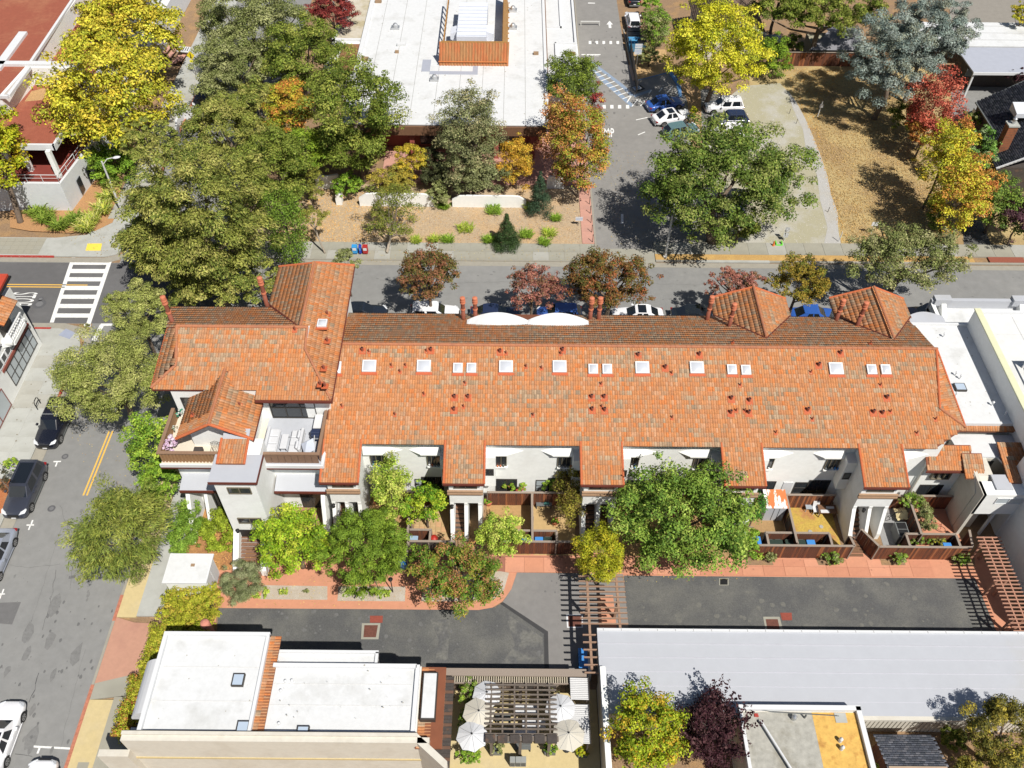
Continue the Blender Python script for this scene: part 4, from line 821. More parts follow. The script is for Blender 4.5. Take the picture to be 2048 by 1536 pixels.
# bays
bays = [(-11.03, -4.49), (-2.14, 5.24), (7.7, 15.36), (17.74, 25.22), (27.82, 34.3)]
for bi, (xa, xb) in enumerate(bays):
    if bi == 4: xb = 30.9
    wdh = xb - xa; mid = (xa + xb) / 2
    cl = [(xa + .35, xa + 1.75), (xb - 1.75, xb - .35), (xb - 3.4, xb - 2.0)] if bi < 4 else [(xa + .9, xa + 2.2)]
    for c0, c1 in cl: window(row, c0, c1, yW, 6.55, 7.1, 1, darkframe)
    hoods = [(xa + .12, xa + 1.85, xa + 3.05), (xb - .75, xb - 2.2, xb - 3.1)] if bi < 4 else [(xa + .12, xa + 1.5, xa + 2.9)]
    for h0, h1, h2 in hoods:
        yy = 38.75; mm = MB()
        vs = [(h0, yW, 6.32), (h1, yW, 6.32), (h2, yW, 5.9), (h0, yy, 5.76), (h1, yy, 5.76), (h0, yW, 5.6), (h1, yW, 5.6), (h0, yy, 5.64), (h1, yy, 5.64)]
        f = [(0, 3, 4, 1), (1, 4, 2), (3, 7, 8, 4), (7, 5, 6, 8), (4, 8, 6, 2), (0, 5, 7, 3)]
        mm.add(vs, f).build('hood', stucco, row)
        c0, c1 = min(h0, h1), max(h0, h1); g = window(row, c0 + .4, c1 - .05, yW, 4.1, 5.3, 3, bronze, glass, .1)
        MB().box(c0 + .4, c1, yW - .22, yW - .0, 3.93, 4.03).build('sill', stucco, row)
        rr = random.Random(bi * 9 + int(h0)); 
        for k in range(5): 
            x = c0 + .55 + k * .22; MB().lathe([(.05, 4.04), (.07, 4.2 + rr.random() * .12)], (x, yW - .14), 6).build('flower_pot', rr.choice([terracotta_l, greyp, white, bluep]), row)
    # projecting closets beside the wings
    if bi > 0: MB().box(xa, xa + .98, 38.15, yW, 2.7, 6.25).build('closet_bay', stucco, row); window(row, xa + .25, xa + .85, 38.15, 4.1, 4.9, 2, darkframe)
    if bi < 4: MB().box(xb - .72, xb, 38.15, yW, 2.7, 6.0).build('closet_bay', stucco, row); window(row, xb - .62, xb - .1, 38.15, 4.0, 4.8, 1, darkframe)
    lows = [(xa + .95, xa + 2.6, .0, 2.3, darkframe, glass), (mid + .35, mid + 1.35, .7, 2.2, darkframe, glass_l if bi in (0, 1) else glass), (xb - 2.4, xb - .75, .0, 2.5, darkframe, glass)]
    if bi == 4: lows = [(xa + .5, xa + 1.6, .7, 2.4, bronze, glass_l)]
    for c0, c1, e0, e1, f_, g_ in lows: window(row, c0, c1, yW, e0 + .02, e1, 2 if c1 - c0 > 1.2 else 1, f_, g_, .06, rail=(e0 > 0))
    if bi in (3,): MB().box(mid - .55, mid + .2, yW - .05, yW, .02, 2.2).build('door', white, row)
    if bi == 0: MB().lathe([(.04, 3.1), (.1, 3.15), (.1, 3.45), (.03, 3.6)], (xa + 1.4, yW - .1), 6).build('wall_lamp', black, row)
# dormer gables at the rear
for (e0, e1, rx), yn in ((d1, 53.2), (d2, 53.3)):
    rz, ez = 9.4, 8.15; ys = RY + (RZ - rz) / SL; ye = RY + (RZ - ez) / SL
    w0 = ez; mm = MB(); mm.prismy([(e0 + .35, 0), (e1 - .35, 0), (e1 - .35, ez), (rx, rz - .2), (e0 + .35, ez)], 50.3, yn - .5); mm.build('rear_wall', stucco, row)
    for s in (-1, 1):
        ex = e0 if s < 0 else e1; d = abs(ex - rx); sl = (rz - ez) / d; ln = math.hypot(d, rz - ez); rp = MB()
        tri = [(rx, ys, rz), (rx, yn, rz), (ex, yn, ez), (ex, ye, ez)]; t = [(x, y, z - .12) for x, y, z in tri]
        rp.add(tri + t, [(0, 1, 2, 3)[::s], (4, 5, 6, 7)[::-s]] + [(i, (i + 1) % 4, 4 + (i + 1) % 4, 4 + i)[::-s] for i in range(4)]); part = rp.build('dormer_roof', under, row)
        if s < 0: tiles(part, (ex, yn, ez + .01), (0, -1, 0), (1, 0, sl), [(0, 0), (yn - ye, 0), (yn - ys, ln), (0, ln)], lambda x, y: .3, 0, seed=11, wscale=1.5, bz=.7, gain=1.15)
        else: tiles(part, (ex, ye, ez + .01), (0, 1, 0), (-1, 0, sl), [(0, 0), (yn - ye, 0), (yn - ye, ln), (ys - ye, ln)], lambda x, y: .25, 0, seed=12)
        ridge(part, (ex, yn, ez + .04), (rx, yn, rz + .04), .09, mat_=vc)
        MB().tube([(rx, ys, rz + .02), (ex, ye, ez + .02)], .07, 6).build('valley_flashing', dkred, part)
    ridge(row, (rx, ys + .1, rz + .07), (rx, yn, rz + .07), .11)
# curved white canopy shells behind the ridge
for x0, x1 in ((-3.6, 1.25), (1.15, 6.0)):
    mm = MB(); n = 14; top, bot = [], []
    for i in range(n + 1):
        t = i / n; x = x0 + (x1 - x0) * t; h = math.sin(PI * t); y = 49.75 + h * .5; top.append((x, y, 8.82 + .38 * h ** .8)); 
    bx = [(x0 + (x1 - x0) * t / n, 49.15, 8.78 + .05 * math.sin(PI * t / n)) for t in range(n + 1)]
    vs = top + bx + [(a, b, c - .9) for a, b, c in top] 
    mm.add(vs, [(i, i + 1, n + 2 + i, n + 1 + i)[::-1] for i in range(n)] + [(i, i + 1, 2 * n + 3 + i, 2 * n + 2 + i) for i in range(n)]); mm.build('curved_parapet', whiteroof, row, smooth=False)
# chimney pots
def chimney(par, px, py, hgt=2.3, pos=None):
    x, y, z = pos or PS(px, py, -SL, RY, RZ); m = MB().lathe([(.2, z - .3), (.17, z + .1), (.16, z + hgt * .45)], (x, y), 12); c = m.build('chimney', terracotta, par, smooth=True)
    MB().lathe([(.19, z + hgt * .45), (.21, z + hgt * .48), (.19, z + hgt * .52)], (x, y), 12).build('collar', terracotta_l, c)
    MB().lathe([(.16, z + hgt * .5), (.16, z + hgt * .78)], (x, y), 12).build('upper_pot', terracotta, c)
    for k in (0, 1): MB().lathe([(.2, z + hgt * (.76 + .09 * k)), (.23, z + hgt * (.78 + .09 * k)), (.2, z + hgt * (.83 + .09 * k))], (x, y), 12).build('cap_ring', terracotta_l, c)
    MB().lathe([(.17, z + hgt * .9), (.21, z + hgt * .94), (.2, z + hgt), (.05, z + hgt * 1.02)], (x, y), 12).build('cap', terracotta_l, c)
for q in ((927, 638), (951, 638), (1180, 638), (1197, 638), (1414, 639, 2.5), (1458, 652, 2.4), (1672, 640, 2.2), (1714, 651, 2.5)): chimney(row, *q)
# skylights
def skylight(par, px, py, w_, h_, pl=(SL, 35.7, 6.5)):
    x, y, z = PS(px, py, *pl); z0 = z + .06; a = math.atan(pl[0]); R = Matrix.Rotation(a, 3, 'X')
    def tr(mm): mm.v = [tuple(R @ Vector(v) + Vector((x, y, z0))) for v in mm.v]; return mm
    f = tr(MB().box(-w_ / 2, w_ / 2, -h_ / 2, h_ / 2, -.02, .16)).build('skylight', skyw, par)
    i = .09; mm = MB().add([(-w_ / 2 + i, -h_ / 2 + i, .165), (w_ / 2 - i, -h_ / 2 + i, .165), (w_ / 2 - i, h_ / 2 - i, .165), (-w_ / 2 + i, h_ / 2 - i, .165), (-w_ * .22, -h_ * .22, .27), (w_ * .22, -h_ * .22, .27), (w_ * .22, h_ * .22, .27), (-w_ * .22, h_ * .22, .27)],
        [(4, 5, 6, 7), (0, 1, 5, 4), (1, 2, 6, 5), (2, 3, 7, 6), (3, 0, 4, 7)]); tr(mm).build('dome', skyl, f, smooth=True)
    tr(MB().box(-w_ / 2 - .08, w_ / 2 + .12, -h_ / 2 - .22, -h_ / 2, -.03, .025)).build('flashing', orange_flash, f)
for x, y in ((739, 734), (848, 734), (1012, 735), (1119, 735), (1284, 737), (1393, 737), (1671, 739)): skylight(row, x, y, 1.02, .95)
for x, y in ((916, 738), (943, 738), (1186, 740), (1214, 740), (1463, 741), (1491, 742), (1742, 741), (1770, 741)): skylight(row, x, y, .70, .78)
# vent pipes with painted flashing
def vent(par, px, py, r=.07, h=.45, pl=(SL, 35.7, 6.5), fl=True, mt=None):
    x, y, z = PS(px, py, *pl)
    v = MB().lathe([(r, z - .05), (r, z + h), (r * .8, z + h)], (x, y), 8); v = v.build('vent_pipe', mt or terracotta, par)
    if r > .09: MB().lathe([(r * 1.15, z + h - .06), (r * 1.15, z + h + .03), (r * .8, z + h + .03)], (x, y), 8).build('cowl', terracotta, v); MB().lathe([(r * .8, z + h + .031), (r * .1, z + h + .033)], (x, y), 8).build('opening', black, v)
    if fl:
        a = math.atan(pl[0]); R = Matrix.Rotation(a, 3, 'X'); m = MB().box(-r * 2.6, r * 2.6, -r * 3, r * 2.6, .045, .07); m.v = [tuple(R @ Vector(p) + Vector((x, y, z))) for p in m.v]; m.build('flashing', orange_flash, v)
big = [(725, 702), (862, 702), (1000, 705), (1125, 702), (1276, 712), (1398, 711), (1680, 708), (1637, 732), (1330, 737), (909, 796), (936, 796), (908, 821), (1183, 796), (1208, 796), (1184, 821), (1209, 822), (1462, 799), (1498, 803), (1461, 827), (1497, 827), (1615, 822), (1773, 797), (1746, 826), (1764, 828)]
small = [(738, 705), (853, 704), (1012, 708), (1121, 709), (783, 733), (811, 733), (1052, 735), (1083, 738), (1343, 748), (800, 745), (930, 768), (1202, 770), (1480, 772), (1621, 746), (1760, 772), (790, 831), (1066, 832), (1344, 837), (927, 815), (1203, 815), (1472, 823), (1489, 823), (1780, 825), (1624, 840), (1551, 867), (1833, 868), (1870, 840), (684, 814), (848, 790)]
for q in big: vent(row, *q, r=.1, h=.35)
for q in small: vent(row, *q, r=.05, h=.38)
vent(row, 1465, 686, .05, .4, (-SL, RY, RZ)); vent(row, 1740, 688, .05, .4, (-SL, RY, RZ))

# ------------------------------------------------------------------ the taller end house on the left
E_ = thing('end_house', 'tall white end house with cross-gabled tile roofs, two roof decks and a stair tower', 'house', (-19, 42, 0))
S2 = .36; ze = lambda y: 10.1 + S2 * (y - 40.22); RY2 = 45.55; RZ2 = ze(RY2); zb2 = lambda y: RZ2 - S2 * (y - RY2); F2 = math.sqrt(1 + S2 * S2)
A_ = PS(357, 613, -S2, RY2, RZ2); B_ = PS(303, 776, S2, 40.22, 10.1); Rg = PS(354, 654, S2, 40.22, 10.1); K_ = PS(352, 731, S2, 40.22, 10.1); yL = B_[1]
fp2 = [(B_[0], yL), (-22.1, yL), (-22.1, 40.9), (-18.2, 40.9), (-18.2, 40.22), (-12.75, 40.22), (-12.75, 41.2), (-14.5, 43.4), (-14.5, RY2), (Rg[0], RY2), (Rg[0] - .2, RY2)]
r2 = slab([(B_[0], yL), (-18.2, yL), (-18.2, 40.22), (-12.78, 40.22), (-15.0, 43.9), (-15.0, RY2), (Rg[0] - .15, RY2)], lambda x, y: ze(y), .14, 'roof', under, E_)
pale = lambda x, y: .2 + (.3 if (-24 < x < -17 and 43 < y < 45.4) else 0)
pp = [(K_[0], (K_[1] - 40.22) * F2), (B_[0], (yL - 40.22) * F2), (-18.2, (yL - 40.22) * F2), (-18.2, 0), (-12.85, 0), (-15.05, 3.68 * F2), (-15.0, (RY2 - 40.22) * F2), (Rg[0], (RY2 - 40.22) * F2)]
pp = [p for p in pp]
tiles(r2, (0, 40.22, 10.11), (1, 0, 0), (0, 1, S2), pp, pale, 300, seed=21)
# west flank
Bv, Av, Rv, Kv = Vector(B_), Vector((A_[0], A_[1], zb2(A_[1]))), Vector((Rg[0], RY2, RZ2)), Vector((K_[0], K_[1], ze(K_[1])))
uW = Vector((Bv.x, Bv.y, Bv.z)) - Vector((B_[0], RY2, RZ2)); Wt = Vector((B_[0] + .35, RY2, RZ2 - .25))
mm = MB().add([Bv, Kv, Rv, Wt, Bv - Vector((0, 0, .15)), Kv - Vector((0, 0, .15)), Rv - Vector((0, 0, .15)), Wt - Vector((0, 0, .15))], [(0, 1, 2, 3), (7, 6, 5, 4), (0, 3, 7, 4), (3, 2, 6, 7), (0, 4, 5, 1)]); fl = mm.build('flank_roof', under, E_)
u_ = (Bv - Wt).normalized(); v_ = (Rv - Wt); v_ = (v_ - v_.dot(u_) * u_).normalized(); loc = lambda p: ((p - Wt).dot(u_), (p - Wt).dot(v_))
tiles(fl, tuple(Wt + Vector((0, 0, .02))), u_, v_, [loc(Wt), loc(Bv), loc(Kv), loc(Rv)], lambda x, y: .25, 0, seed=22, lift=.03)
ridge(E_, tuple(Rv + Vector((0, 0, .08))), tuple(Kv + Vector((0, 0, .08))), .11); ridge(E_, tuple(Kv + Vector((0, 0, .08))), tuple(Bv + Vector((0, 0, .08))), .11); ridge(E_, tuple(Bv + Vector((0, 0, .02))), tuple(Wt + Vector((0, 0, .02))), .09, mat_=vc)
ridge(E_, (Rg[0], RY2, RZ2 + .08), (-15.0, RY2, RZ2 + .08), .12)
# rear slope
yB = A_[1]
rr_ = slab([(A_[0] - .6, yB), (-18.6, yB), (-15.4, RY2), (B_[0] + .35, RY2)], lambda x, y: zb2(y), .14, 'rear_roof', under, E_)
tiles(rr_, (0, yB, zb2(yB) + .01), (-1, 0, 0), (0, -1, S2), [(18.6, 0), (-A_[0] + .6, 0), (-B_[0] - .35, (yB - RY2) * F2), (15.4, (yB - RY2) * F2)], lambda x, y: .3, 0, seed=23, bz=.42, gain=1.3)  # paler rear tile colour makes up for missing sunlight
# cross gable running north
cxr, cz = -15.55, 11.95; wE, eE = (-18.8, 10.65), (-12.78, 10.75); yN = 52.75; yWs = RY2 + (RZ2 - wE[1]) / S2
Ef = lambda x, y: 10.1 + .043 * (y - 40.22) + .505 * (-12.78 - x)
part = slab([(-12.78, 40.22), (-12.78, 53.95), (cxr, yN), (cxr, 45.3), (-15.0, 43.9)], Ef, .13, 'cross_gable_roof', under, E_)
tiles(part, (-12.78, 40.22, 10.12), (0, 1, .043), (-1, 0, .505), [(0, 0), (13.7, 0), (12.53, 3.1), (5.1, 3.1), (3.68, 2.49)], lambda x, y: .15, 0, seed=25)
ridge(part, (-12.78, 53.95, Ef(-12.78, 53.95) + .04), (cxr, yN, cz + .1), .1, mat_=vc)
ex, ez = wE; yn2 = yN + 1.0; d = cxr - ex; sl = (cz - ez) / d; ln = math.hypot(d, cz - ez); T_ = [(cxr, RY2, cz), (cxr, yN, cz), (ex, yn2, ez), (ex, yWs, ez)]
part = MB().add(T_ + [(x, y, z - .13) for x, y, z in T_], [(0, 1, 2, 3), (7, 6, 5, 4)] + [(i, (i + 1) % 4, 4 + (i + 1) % 4, 4 + i) for i in range(4)]).build('cross_gable_roof', under, E_)
tiles(part, (ex, yn2, ez + .02), (0, -1, 0), (1, 0, sl), [(0, 0), (yn2 - yWs, 0), (yn2 - RY2, ln), (yn2 - yN, ln)], lambda x, y: .25, 0, seed=24); ridge(part, (ex, yn2, ez + .05), (cxr, yN, cz + .05), .1, mat_=vc)
ridge(E_, (cxr, RY2 - .1, cz + .1), (cxr, yN, cz + .1), .11); ridge(E_, (-15.0, RY2, RZ2 + .08), (-15.0, 43.9, ze(43.9) + .1), .09); ridge(E_, (-15.0, 43.9, ze(43.9) + .1), (-12.85, 40.3, 10.2), .09)
MB().tube([(cxr, RY2, cz + .04), (wE[0], yWs, wE[1] + .06)], .08, 6).build('valley_flashing', dkred, E_); MB().tube([(-12.74, 40.2, 10.05), (-12.74, 53.8, 10.7)], .06, 6).build('gutter', dkred, E_)
MB().box(-18.2, -12.7, 40.1, 40.22, 9.9, 10.05).build('gutter', dkred, E_); MB().box(B_[0], -22.0, yL - .1, yL, ze(yL) - .2, ze(yL) - .05).build('gutter', dkred, E_)
# small gable over the deck room
gx, g0, g1 = -20.6, -23.25, -17.9; gz, gez = 10.86, 9.3; yg = 37.2; sg = (gz - gez) / (gx - g0); ya = 40.22 + (gz - 10.1) / S2; yb_ = 40.22 + (gez - 10.1) / S2 + 1.7
for s, ex in ((-1, g0), (1, g1)):
    ye_ = 41.6 if s < 0 else 40.9; yf_ = 37.3
    T_ = [(gx, ya, gz), (gx, yg + .15, gz), (ex, yf_, gez), (ex, ye_, gez)]; part = MB().add(T_ + [(x, y, z - .13) for x, y, z in T_], [(0, 1, 2, 3)[::s], (4, 5, 6, 7)[::-s]] + [(i, (i + 1) % 4, 4 + (i + 1) % 4, 4 + i) for i in range(4)]).build('deck_gable_roof', under, E_)
    d = abs(ex - gx); ln = math.hypot(d, gz - gez)
    if s < 0: tiles(part, (ex, ye_, gez + .02), (0, -1, 0), (1, 0, (gz - gez) / d), [(0, 0), (ye_ - yf_, 0), (ye_ - yg - .15, ln), (ye_ - ya, ln)], lambda x, y: .12, 60, seed=26)
    else: tiles(part, (ex, yf_, gez + .02), (0, 1, 0), (-1, 0, (gz - gez) / d), [(0, 0), (ye_ - yf_, 0), (ya - yf_, ln), (yg + .15 - yf_, ln)], lambda x, y: .12, 60, seed=27, wscale=1.25)
    ridge(part, (ex, yf_, gez + .05), (gx, yg + .15, gz + .07), .11, mat_=vc); MB().tube([(gx, ya, gz + .05), (ex * .97 + gx * .03, ye_, gez + .12)], .08, 6).build('valley_flashing', dkred, E_)
ridge(E_, (gx, yg + .1, gz + .09), (gx, ya, gz + .09), .12)
MB().box(g1 - .03, g1 + .06, 37.2, 40.6, gez - .12, gez - .02).build('gutter', dkred, E_)
# walls
MB().prismx([(41.0, 0), (49, 0), (49, zb2(49) - .2), (RY2, RZ2 - .2), (41.0, ze(41.0) - .2)], -24.4, -15.0).build('wall', stucco, E_); MB().box(-15.0, -13.2, 40.95, 49, 0, 9.95).build('wall', stucco, E_)
MB().prismy([(-18.4, 0), (-13.2, 0), (-13.2, 10.2), (cxr, 11.4), (-18.4, 10.2)], 48.9, 52.4).build('north_wall', stucco, E_)
MB().prismy([(-22.75, 7.2), (-18.3, 7.2), (-18.3, 9.35), (gx, 10.6), (-22.75, 9.3)], 38.35, 41.1).build('deck_room_wall', stucco, E_)
dz = 7.2
MB().box(-24.75, -17.9, 36.75, 41.0, dz - .25, dz).build('deck_floor', M('cream_deck', (.62, .56, .46), .8, .05), E_); MB().box(-17.9, -13.45, 36.75, 41.0, dz - .25, dz + .02).build('deck_floor', ltgrey, E_)
MB().box(-24.3, -13.5, 37.6, 41.0, 4.3, dz - .25).build('upper_wall', stucco, E_); MB().box(-24.0, -13.5, 37.9, 41.0, 0, 4.3).build('lower_wall', stucco, E_)
MB().box(-24.85, -20.2, 36.62, 36.75, dz - .32, dz - .02).build('deck_fascia', white, E_); MB().box(-24.85, -20.2, 36.6, 36.74, dz - .46, dz - .32).build('gutter', dkred, E_)
MB().box(-17.9, -13.3, 36.62, 36.75, dz - .32, dz - .02).build('deck_fascia', white, E_); MB().box(-17.9, -13.3, 36.6, 36.74, dz - .46, dz - .32).build('gutter', dkred, E_)
MB().box(-13.45, -13.25, 36.7, 40.9, dz - .4, dz + .05).build('deck_fascia', white, E_)
br1 = M('tan_balusters', (.30, .17, .085), .7, .15, 5); br2 = M('brown_panels', (.20, .12, .08), .7, .12, 5); br3 = M('brown_cap', (.25, .155, .10), .7, .1, 5)
for x in np.arange(-24.6, -20.3, .24): MB().bar((x, 36.86, dz), (x, 36.86, dz + 1.0), .13, .05).build('baluster', br1, E_)
MB().box(-24.7, -20.2, 36.92, 36.97, dz, dz + 1.0).build('rail_panel', br1, E_); MB().box(-24.7, -24.6, 36.9, 40.9, dz, dz + 1.0).build('rail_panel', br1, E_)
MB().box(-24.8, -20.2, 36.76, 37.0, dz + 1.02, dz + 1.12).build('cap_rail', br3, E_); MB().box(-24.8, -24.55, 37.0, 40.9, dz + 1.02, dz + 1.12).build('cap_rail', br3, E_)
for x in np.arange(-17.8, -13.6, .47): MB().box(x, x + .44, 36.84, 36.9, dz, dz + 1.0).build('rail_panel', br2, E_)
for y in np.arange(37.0, 40.8, .47): MB().box(-13.56, -13.5, y, y + .44, dz, dz + 1.0).build('rail_panel', br2, E_)
MB().box(-17.9, -13.4, 36.78, 37.0, dz + 1.02, dz + 1.12).build('cap_rail', br3, E_); MB().box(-13.62, -13.4, 37.0, 40.8, dz + 1.02, dz + 1.12).build('cap_rail', br3, E_)
window(E_, -17.6, -14.3, 41.0, dz + .03, dz + 2.35, 3, darkframe, glass, .1, rail=True); window(E_, -19.6, -18.7, 38.35, dz + .6, dz + 1.8, 1, bronze, glass)
window(E_, -23.9, -22.9, 41.0, dz + .02, dz + 2.2, 1, darkframe, glass)
# tower
MB().box(-20.15, -17.35, 34.15, 37.7, 0, 8.9).build('tower_wall', stucco, E_); MB().box(-20.35, -17.1, 33.9, 36.2, 8.9, 9.05).build('tower_roof', greyroof, E_)
MB().box(-20.35, -17.1, 33.84, 33.9, 8.82, 9.03).build('fascia', dkred, E_); MB().box(-17.1, -17.04, 33.84, 36.2, 8.82, 9.03).build('fascia', dkred, E_)
MB().prismx([(36.2, 7), (37.9, 7), (37.9, 9.5), (36.2, 9.2)], -20.0, -18.2).build('chimney_stack', stucco, E_); MB().prismx([(36.9, 9.42), (37.95, 9.6), (37.95, 9.7), (36.9, 9.52)], -19.95, -18.15).build('stack_cap', greyroof, E_)
tt = MB().prismx([(35.3, 9.1), (37.1, 9.5), (37.1, 9.6), (35.3, 9.2)], -19.95, -18.15).build('stack_roof', under, E_)
tiles(tt, (0, 35.3, 9.22), (1, 0, 0), (0, 1, .22), [(-19.95, 0), (-18.15, 0), (-18.15, 1.85), (-19.95, 1.85)], lambda x, y: .1, 60, seed=28)
for x in (-19.97, -18.13): ridge(tt, (x, 35.25, 9.26), (x, 37.1, 9.66), .09, mat_=vc)
window(E_, -19.35, -17.75, 34.15, 7.35, 8.1, 2, bronze, glass, .08); window(E_, -19.5, -17.8, 34.15, 3.6, 4.3, 2, bronze, glass, .08)
post_lamp(E_, -19.75, 33.95, 2.6)
for k, (p, r) in enumerate(((-20.15, -19.75), (-18.15, -17.75))):
    MB().prismx([(34.15, 2.6), (34.14, 0), (31.9, 0), (31.9, .7), (32.4, 1.2)], p, r).build('stair_wall', stucco, E_)
for k in range(11): MB().box(-19.75, -18.15, 31.9 + k * .21, 32.14 + k * .21, .02 + k * .17, .06 + k * .17).build('step', stepw, E_)
MB().box(-19.7, -18.2, 34.1, 34.14, 1.8, 2.7).build('doorway', black, E_)
# lower lean-to roofs
for x0, x1 in ((-24.1, -20.2), (-17.2, -13.35)):
    MB().prismx([(36.3, 4.35), (38.0, 4.75), (38.0, 4.9), (36.3, 4.5)], x0, x1).build('porch_roof', greyroof, E_); MB().box(x0, x1, 36.2, 36.3, 4.28, 4.5).build('gutter', dkred, E_)
window(E_, -17.0, -16.2, 37.9, 2.9, 3.7, 2, bronze, glass, .06); window(E_, -16.1, -13.7, 37.9, .0, 2.5, 3, darkframe, glass, .06)
MB().prismx([(34.6, 0), (37.95, 0), (37.95, 4.2), (37.0, 4.2)], -24.0, -23.7).build('buttress', stucco, E_); MB().prismx([(35.2, 0), (37.95, 0), (37.95, 4.2), (37.0, 4.2)], -22.7, -22.45).build('buttress', stucco, E_)
MB().prismx([(34.9, 0), (37.9, 0), (37.9, 4.2), (37.0, 4.2), (36.2, 3.2)], -14.0, -13.7).build('buttress', stucco, E_)
for k in range(5): MB().box(-21.9 + k * .3, -21.82 + k * .3, 36.4, 36.46, 2.2, 4.2).build('grille_bar', black, E_)
MB().lathe([(.07, 10.5), (.07, 11.6)], (-25.0, 46.3), 6).build('flue', steel, E_)
chimney(E_, 0, 0, 3.0, pos=(-25.2, 46.4, 11.2)); chimney(E_, 0, 0, 3.0, pos=(-18.9, 49.2, 10.6))
skylight(E_, 645, 649, .7, .75, (.0, 45, 11.3)); skylight(row, 672, 737, .8, .95)
for q in ((590, 661), (480, 812)): vent(E_, *q, r=.07, h=.4, pl=(S2, 40.22, 10.1))
for q in ((655, 630), (655, 683), (648, 738), (641, 770), (650, 773)): vent(E_, *q, r=.09, h=.4, pl=(0, 45, 11.0))
for q in ((386, 831), (400, 838)): vent(E_, *q, r=.06, h=.35, pl=(0, 38, 9.9))
# furniture on the decks
def place(px, py, z): return P(px, py, z)
def sofa(label, x0, x1, y0, y1, back):
    s = thing('outdoor_sofa', label, 'sofa', ((x0 + x1) / 2, (y0 + y1) / 2, dz + .02)); MB().box(x0, x1, y0, y1, dz + .06, dz + .3).build('base', fabric_w, s, bevel=.03)
    for k in range(3): a = y0 + (y1 - y0) * k / 3; MB().box(x0 + .03, x1 - .03, a + .02, a + (y1 - y0) / 3 - .02, dz + .3, dz + .45).build('cushion', fabric_w, s, bevel=.05)
    bx0, bx1 = (x1 - .22, x1) if back > 0 else (x0, x0 + .22)
    MB().box(bx0, bx1, y0, y1, dz + .3, dz + .78).build('backrest', fabric_w, s, bevel=.06)
    if back > 0:
        for k in range(2): MB().box(x1 - .42, x1 - .2, y0 + .15 + k * .95, y0 + .85 + k * .95, dz + .45, dz + .8).build('pillow', fabric_w, s, bevel=.09)
sofa('white sofa of low cushions nearest the gable roof on the grey deck', -17.6, -16.75, 37.6, 39.6, -1); sofa('white sofa with loose pillows beside the folded parasol on the grey deck', -15.9, -14.95, 37.5, 39.5, 1)
t = thing('coffee_table', 'white covered coffee table between the two white sofas', 'table', (-16.3, 38.5, dz)); MB().box(-16.55, -16.05, 37.85, 39.15, dz + .3, dz + .42).build('table_top', fabric_w, t, bevel=.03)
for a in (-16.5, -16.1):
    for b in (37.9, 39.1): MB().box(a - .02, a + .02, b - .02, b + .02, dz, dz + .3).build('leg', black, t)
t = thing('grill', 'dark blue covered barbecue grill at the railing of the grey deck', 'grill', (-14.0, 39.0, dz)); MB().box(-14.35, -13.75, 38.6, 39.3, dz + .3, dz + .9).build('body', M('navy_cover', (.02, .03, .07), .6, .05), t, bevel=.05); MB().box(-14.38, -13.72, 38.8, 39.1, dz + .9, dz + 1.0).build('lid', M('navy_cover', (.02, .03, .07)), t, bevel=.04)
MB().box(-14.3, -13.8, 38.52, 38.6, dz + .6, dz + .66).build('handle', steel, t)
t = thing('folded_parasol', 'folded pale blue parasol leaning over its dark base on the grey deck', 'parasol', (-14.2, 37.6, dz)); MB().lathe([(.3, dz), (.3, dz + .06), (.05, dz + .1)], (-14.1, 37.5), 10).build('base', black, t); MB().tube([(-14.1, 37.5, dz), (-13.9, 38.2, dz + 1.5)], .03, 6).build('pole', silverp, t)
MB().add([(-14.9, 37.9, dz + .9), (-14.0, 38.3, dz + 1.1), (-13.9, 37.5, dz + .7), (-14.6, 37.2, dz + .5), (-14.4, 37.8, dz + 1.3)], [(0, 1, 4), (1, 2, 4), (2, 3, 4), (3, 0, 4), (3, 2, 1, 0)]).build('canopy', M('pale_blue_canvas', (.5, .54, .62), .8, .05), t)
t = thing('storage_bench', 'white storage bench in the corner of the grey deck', 'bench', (-14.0, 40.1, dz)); MB().box(-14.3, -13.7, 39.5, 40.7, dz + .02, dz + .65).build('box', white, t, bevel=.03); MB().box(-14.33, -13.67, 39.47, 40.73, dz + .65, dz + .72).build('lid', white, t)
t = thing('bistro_set', 'black wire bistro chair and table on the cream deck', 'chair', (-21.0, 37.6, dz)); m = MB()
for k in range(7): m.tube([(-21.35 + k * .11, 37.45, dz + .45), (-21.35 + k * .11, 37.85, dz + .45)], .014, 4)
m.build('seat', black, t); m = MB()
for k in range(6): m.tube([(-21.3 + k * .12, 37.87, dz + .45), (-21.3 + k * .12, 37.92, dz + .95)], .014, 4)
m.tube([(-21.35, 37.92, dz + .9), (-21.0, 37.95, dz + 1.05), (-20.65, 37.92, dz + .9)], .018, 5); m.build('backrest', black, t)
for a, b in ((-21.3, 37.45), (-20.7, 37.45), (-21.3, 37.85), (-20.7, 37.85)): MB().tube([(a, b, dz), (a, b, dz + .45)], .014, 4).build('leg', black, t)
t = thing('planter_box', 'dark wooden planter box on the cream deck beside the gable', 'planter', (-22.3, 37.7, dz)); MB().box(-22.6, -22.0, 37.55, 37.95, dz, dz + .4).build('box', darkwood, t, bevel=.02)
t = thing('door_mat', 'small green mat lying on the cream deck behind the railing', 'mat', (-22.6, 37.15, dz)); MB().box(-23.2, -22.0, 37.08, 37.3, dz + .003, dz + .03).build('mat', M('green_mat', (.12, .2, .04), .95, .1), t)
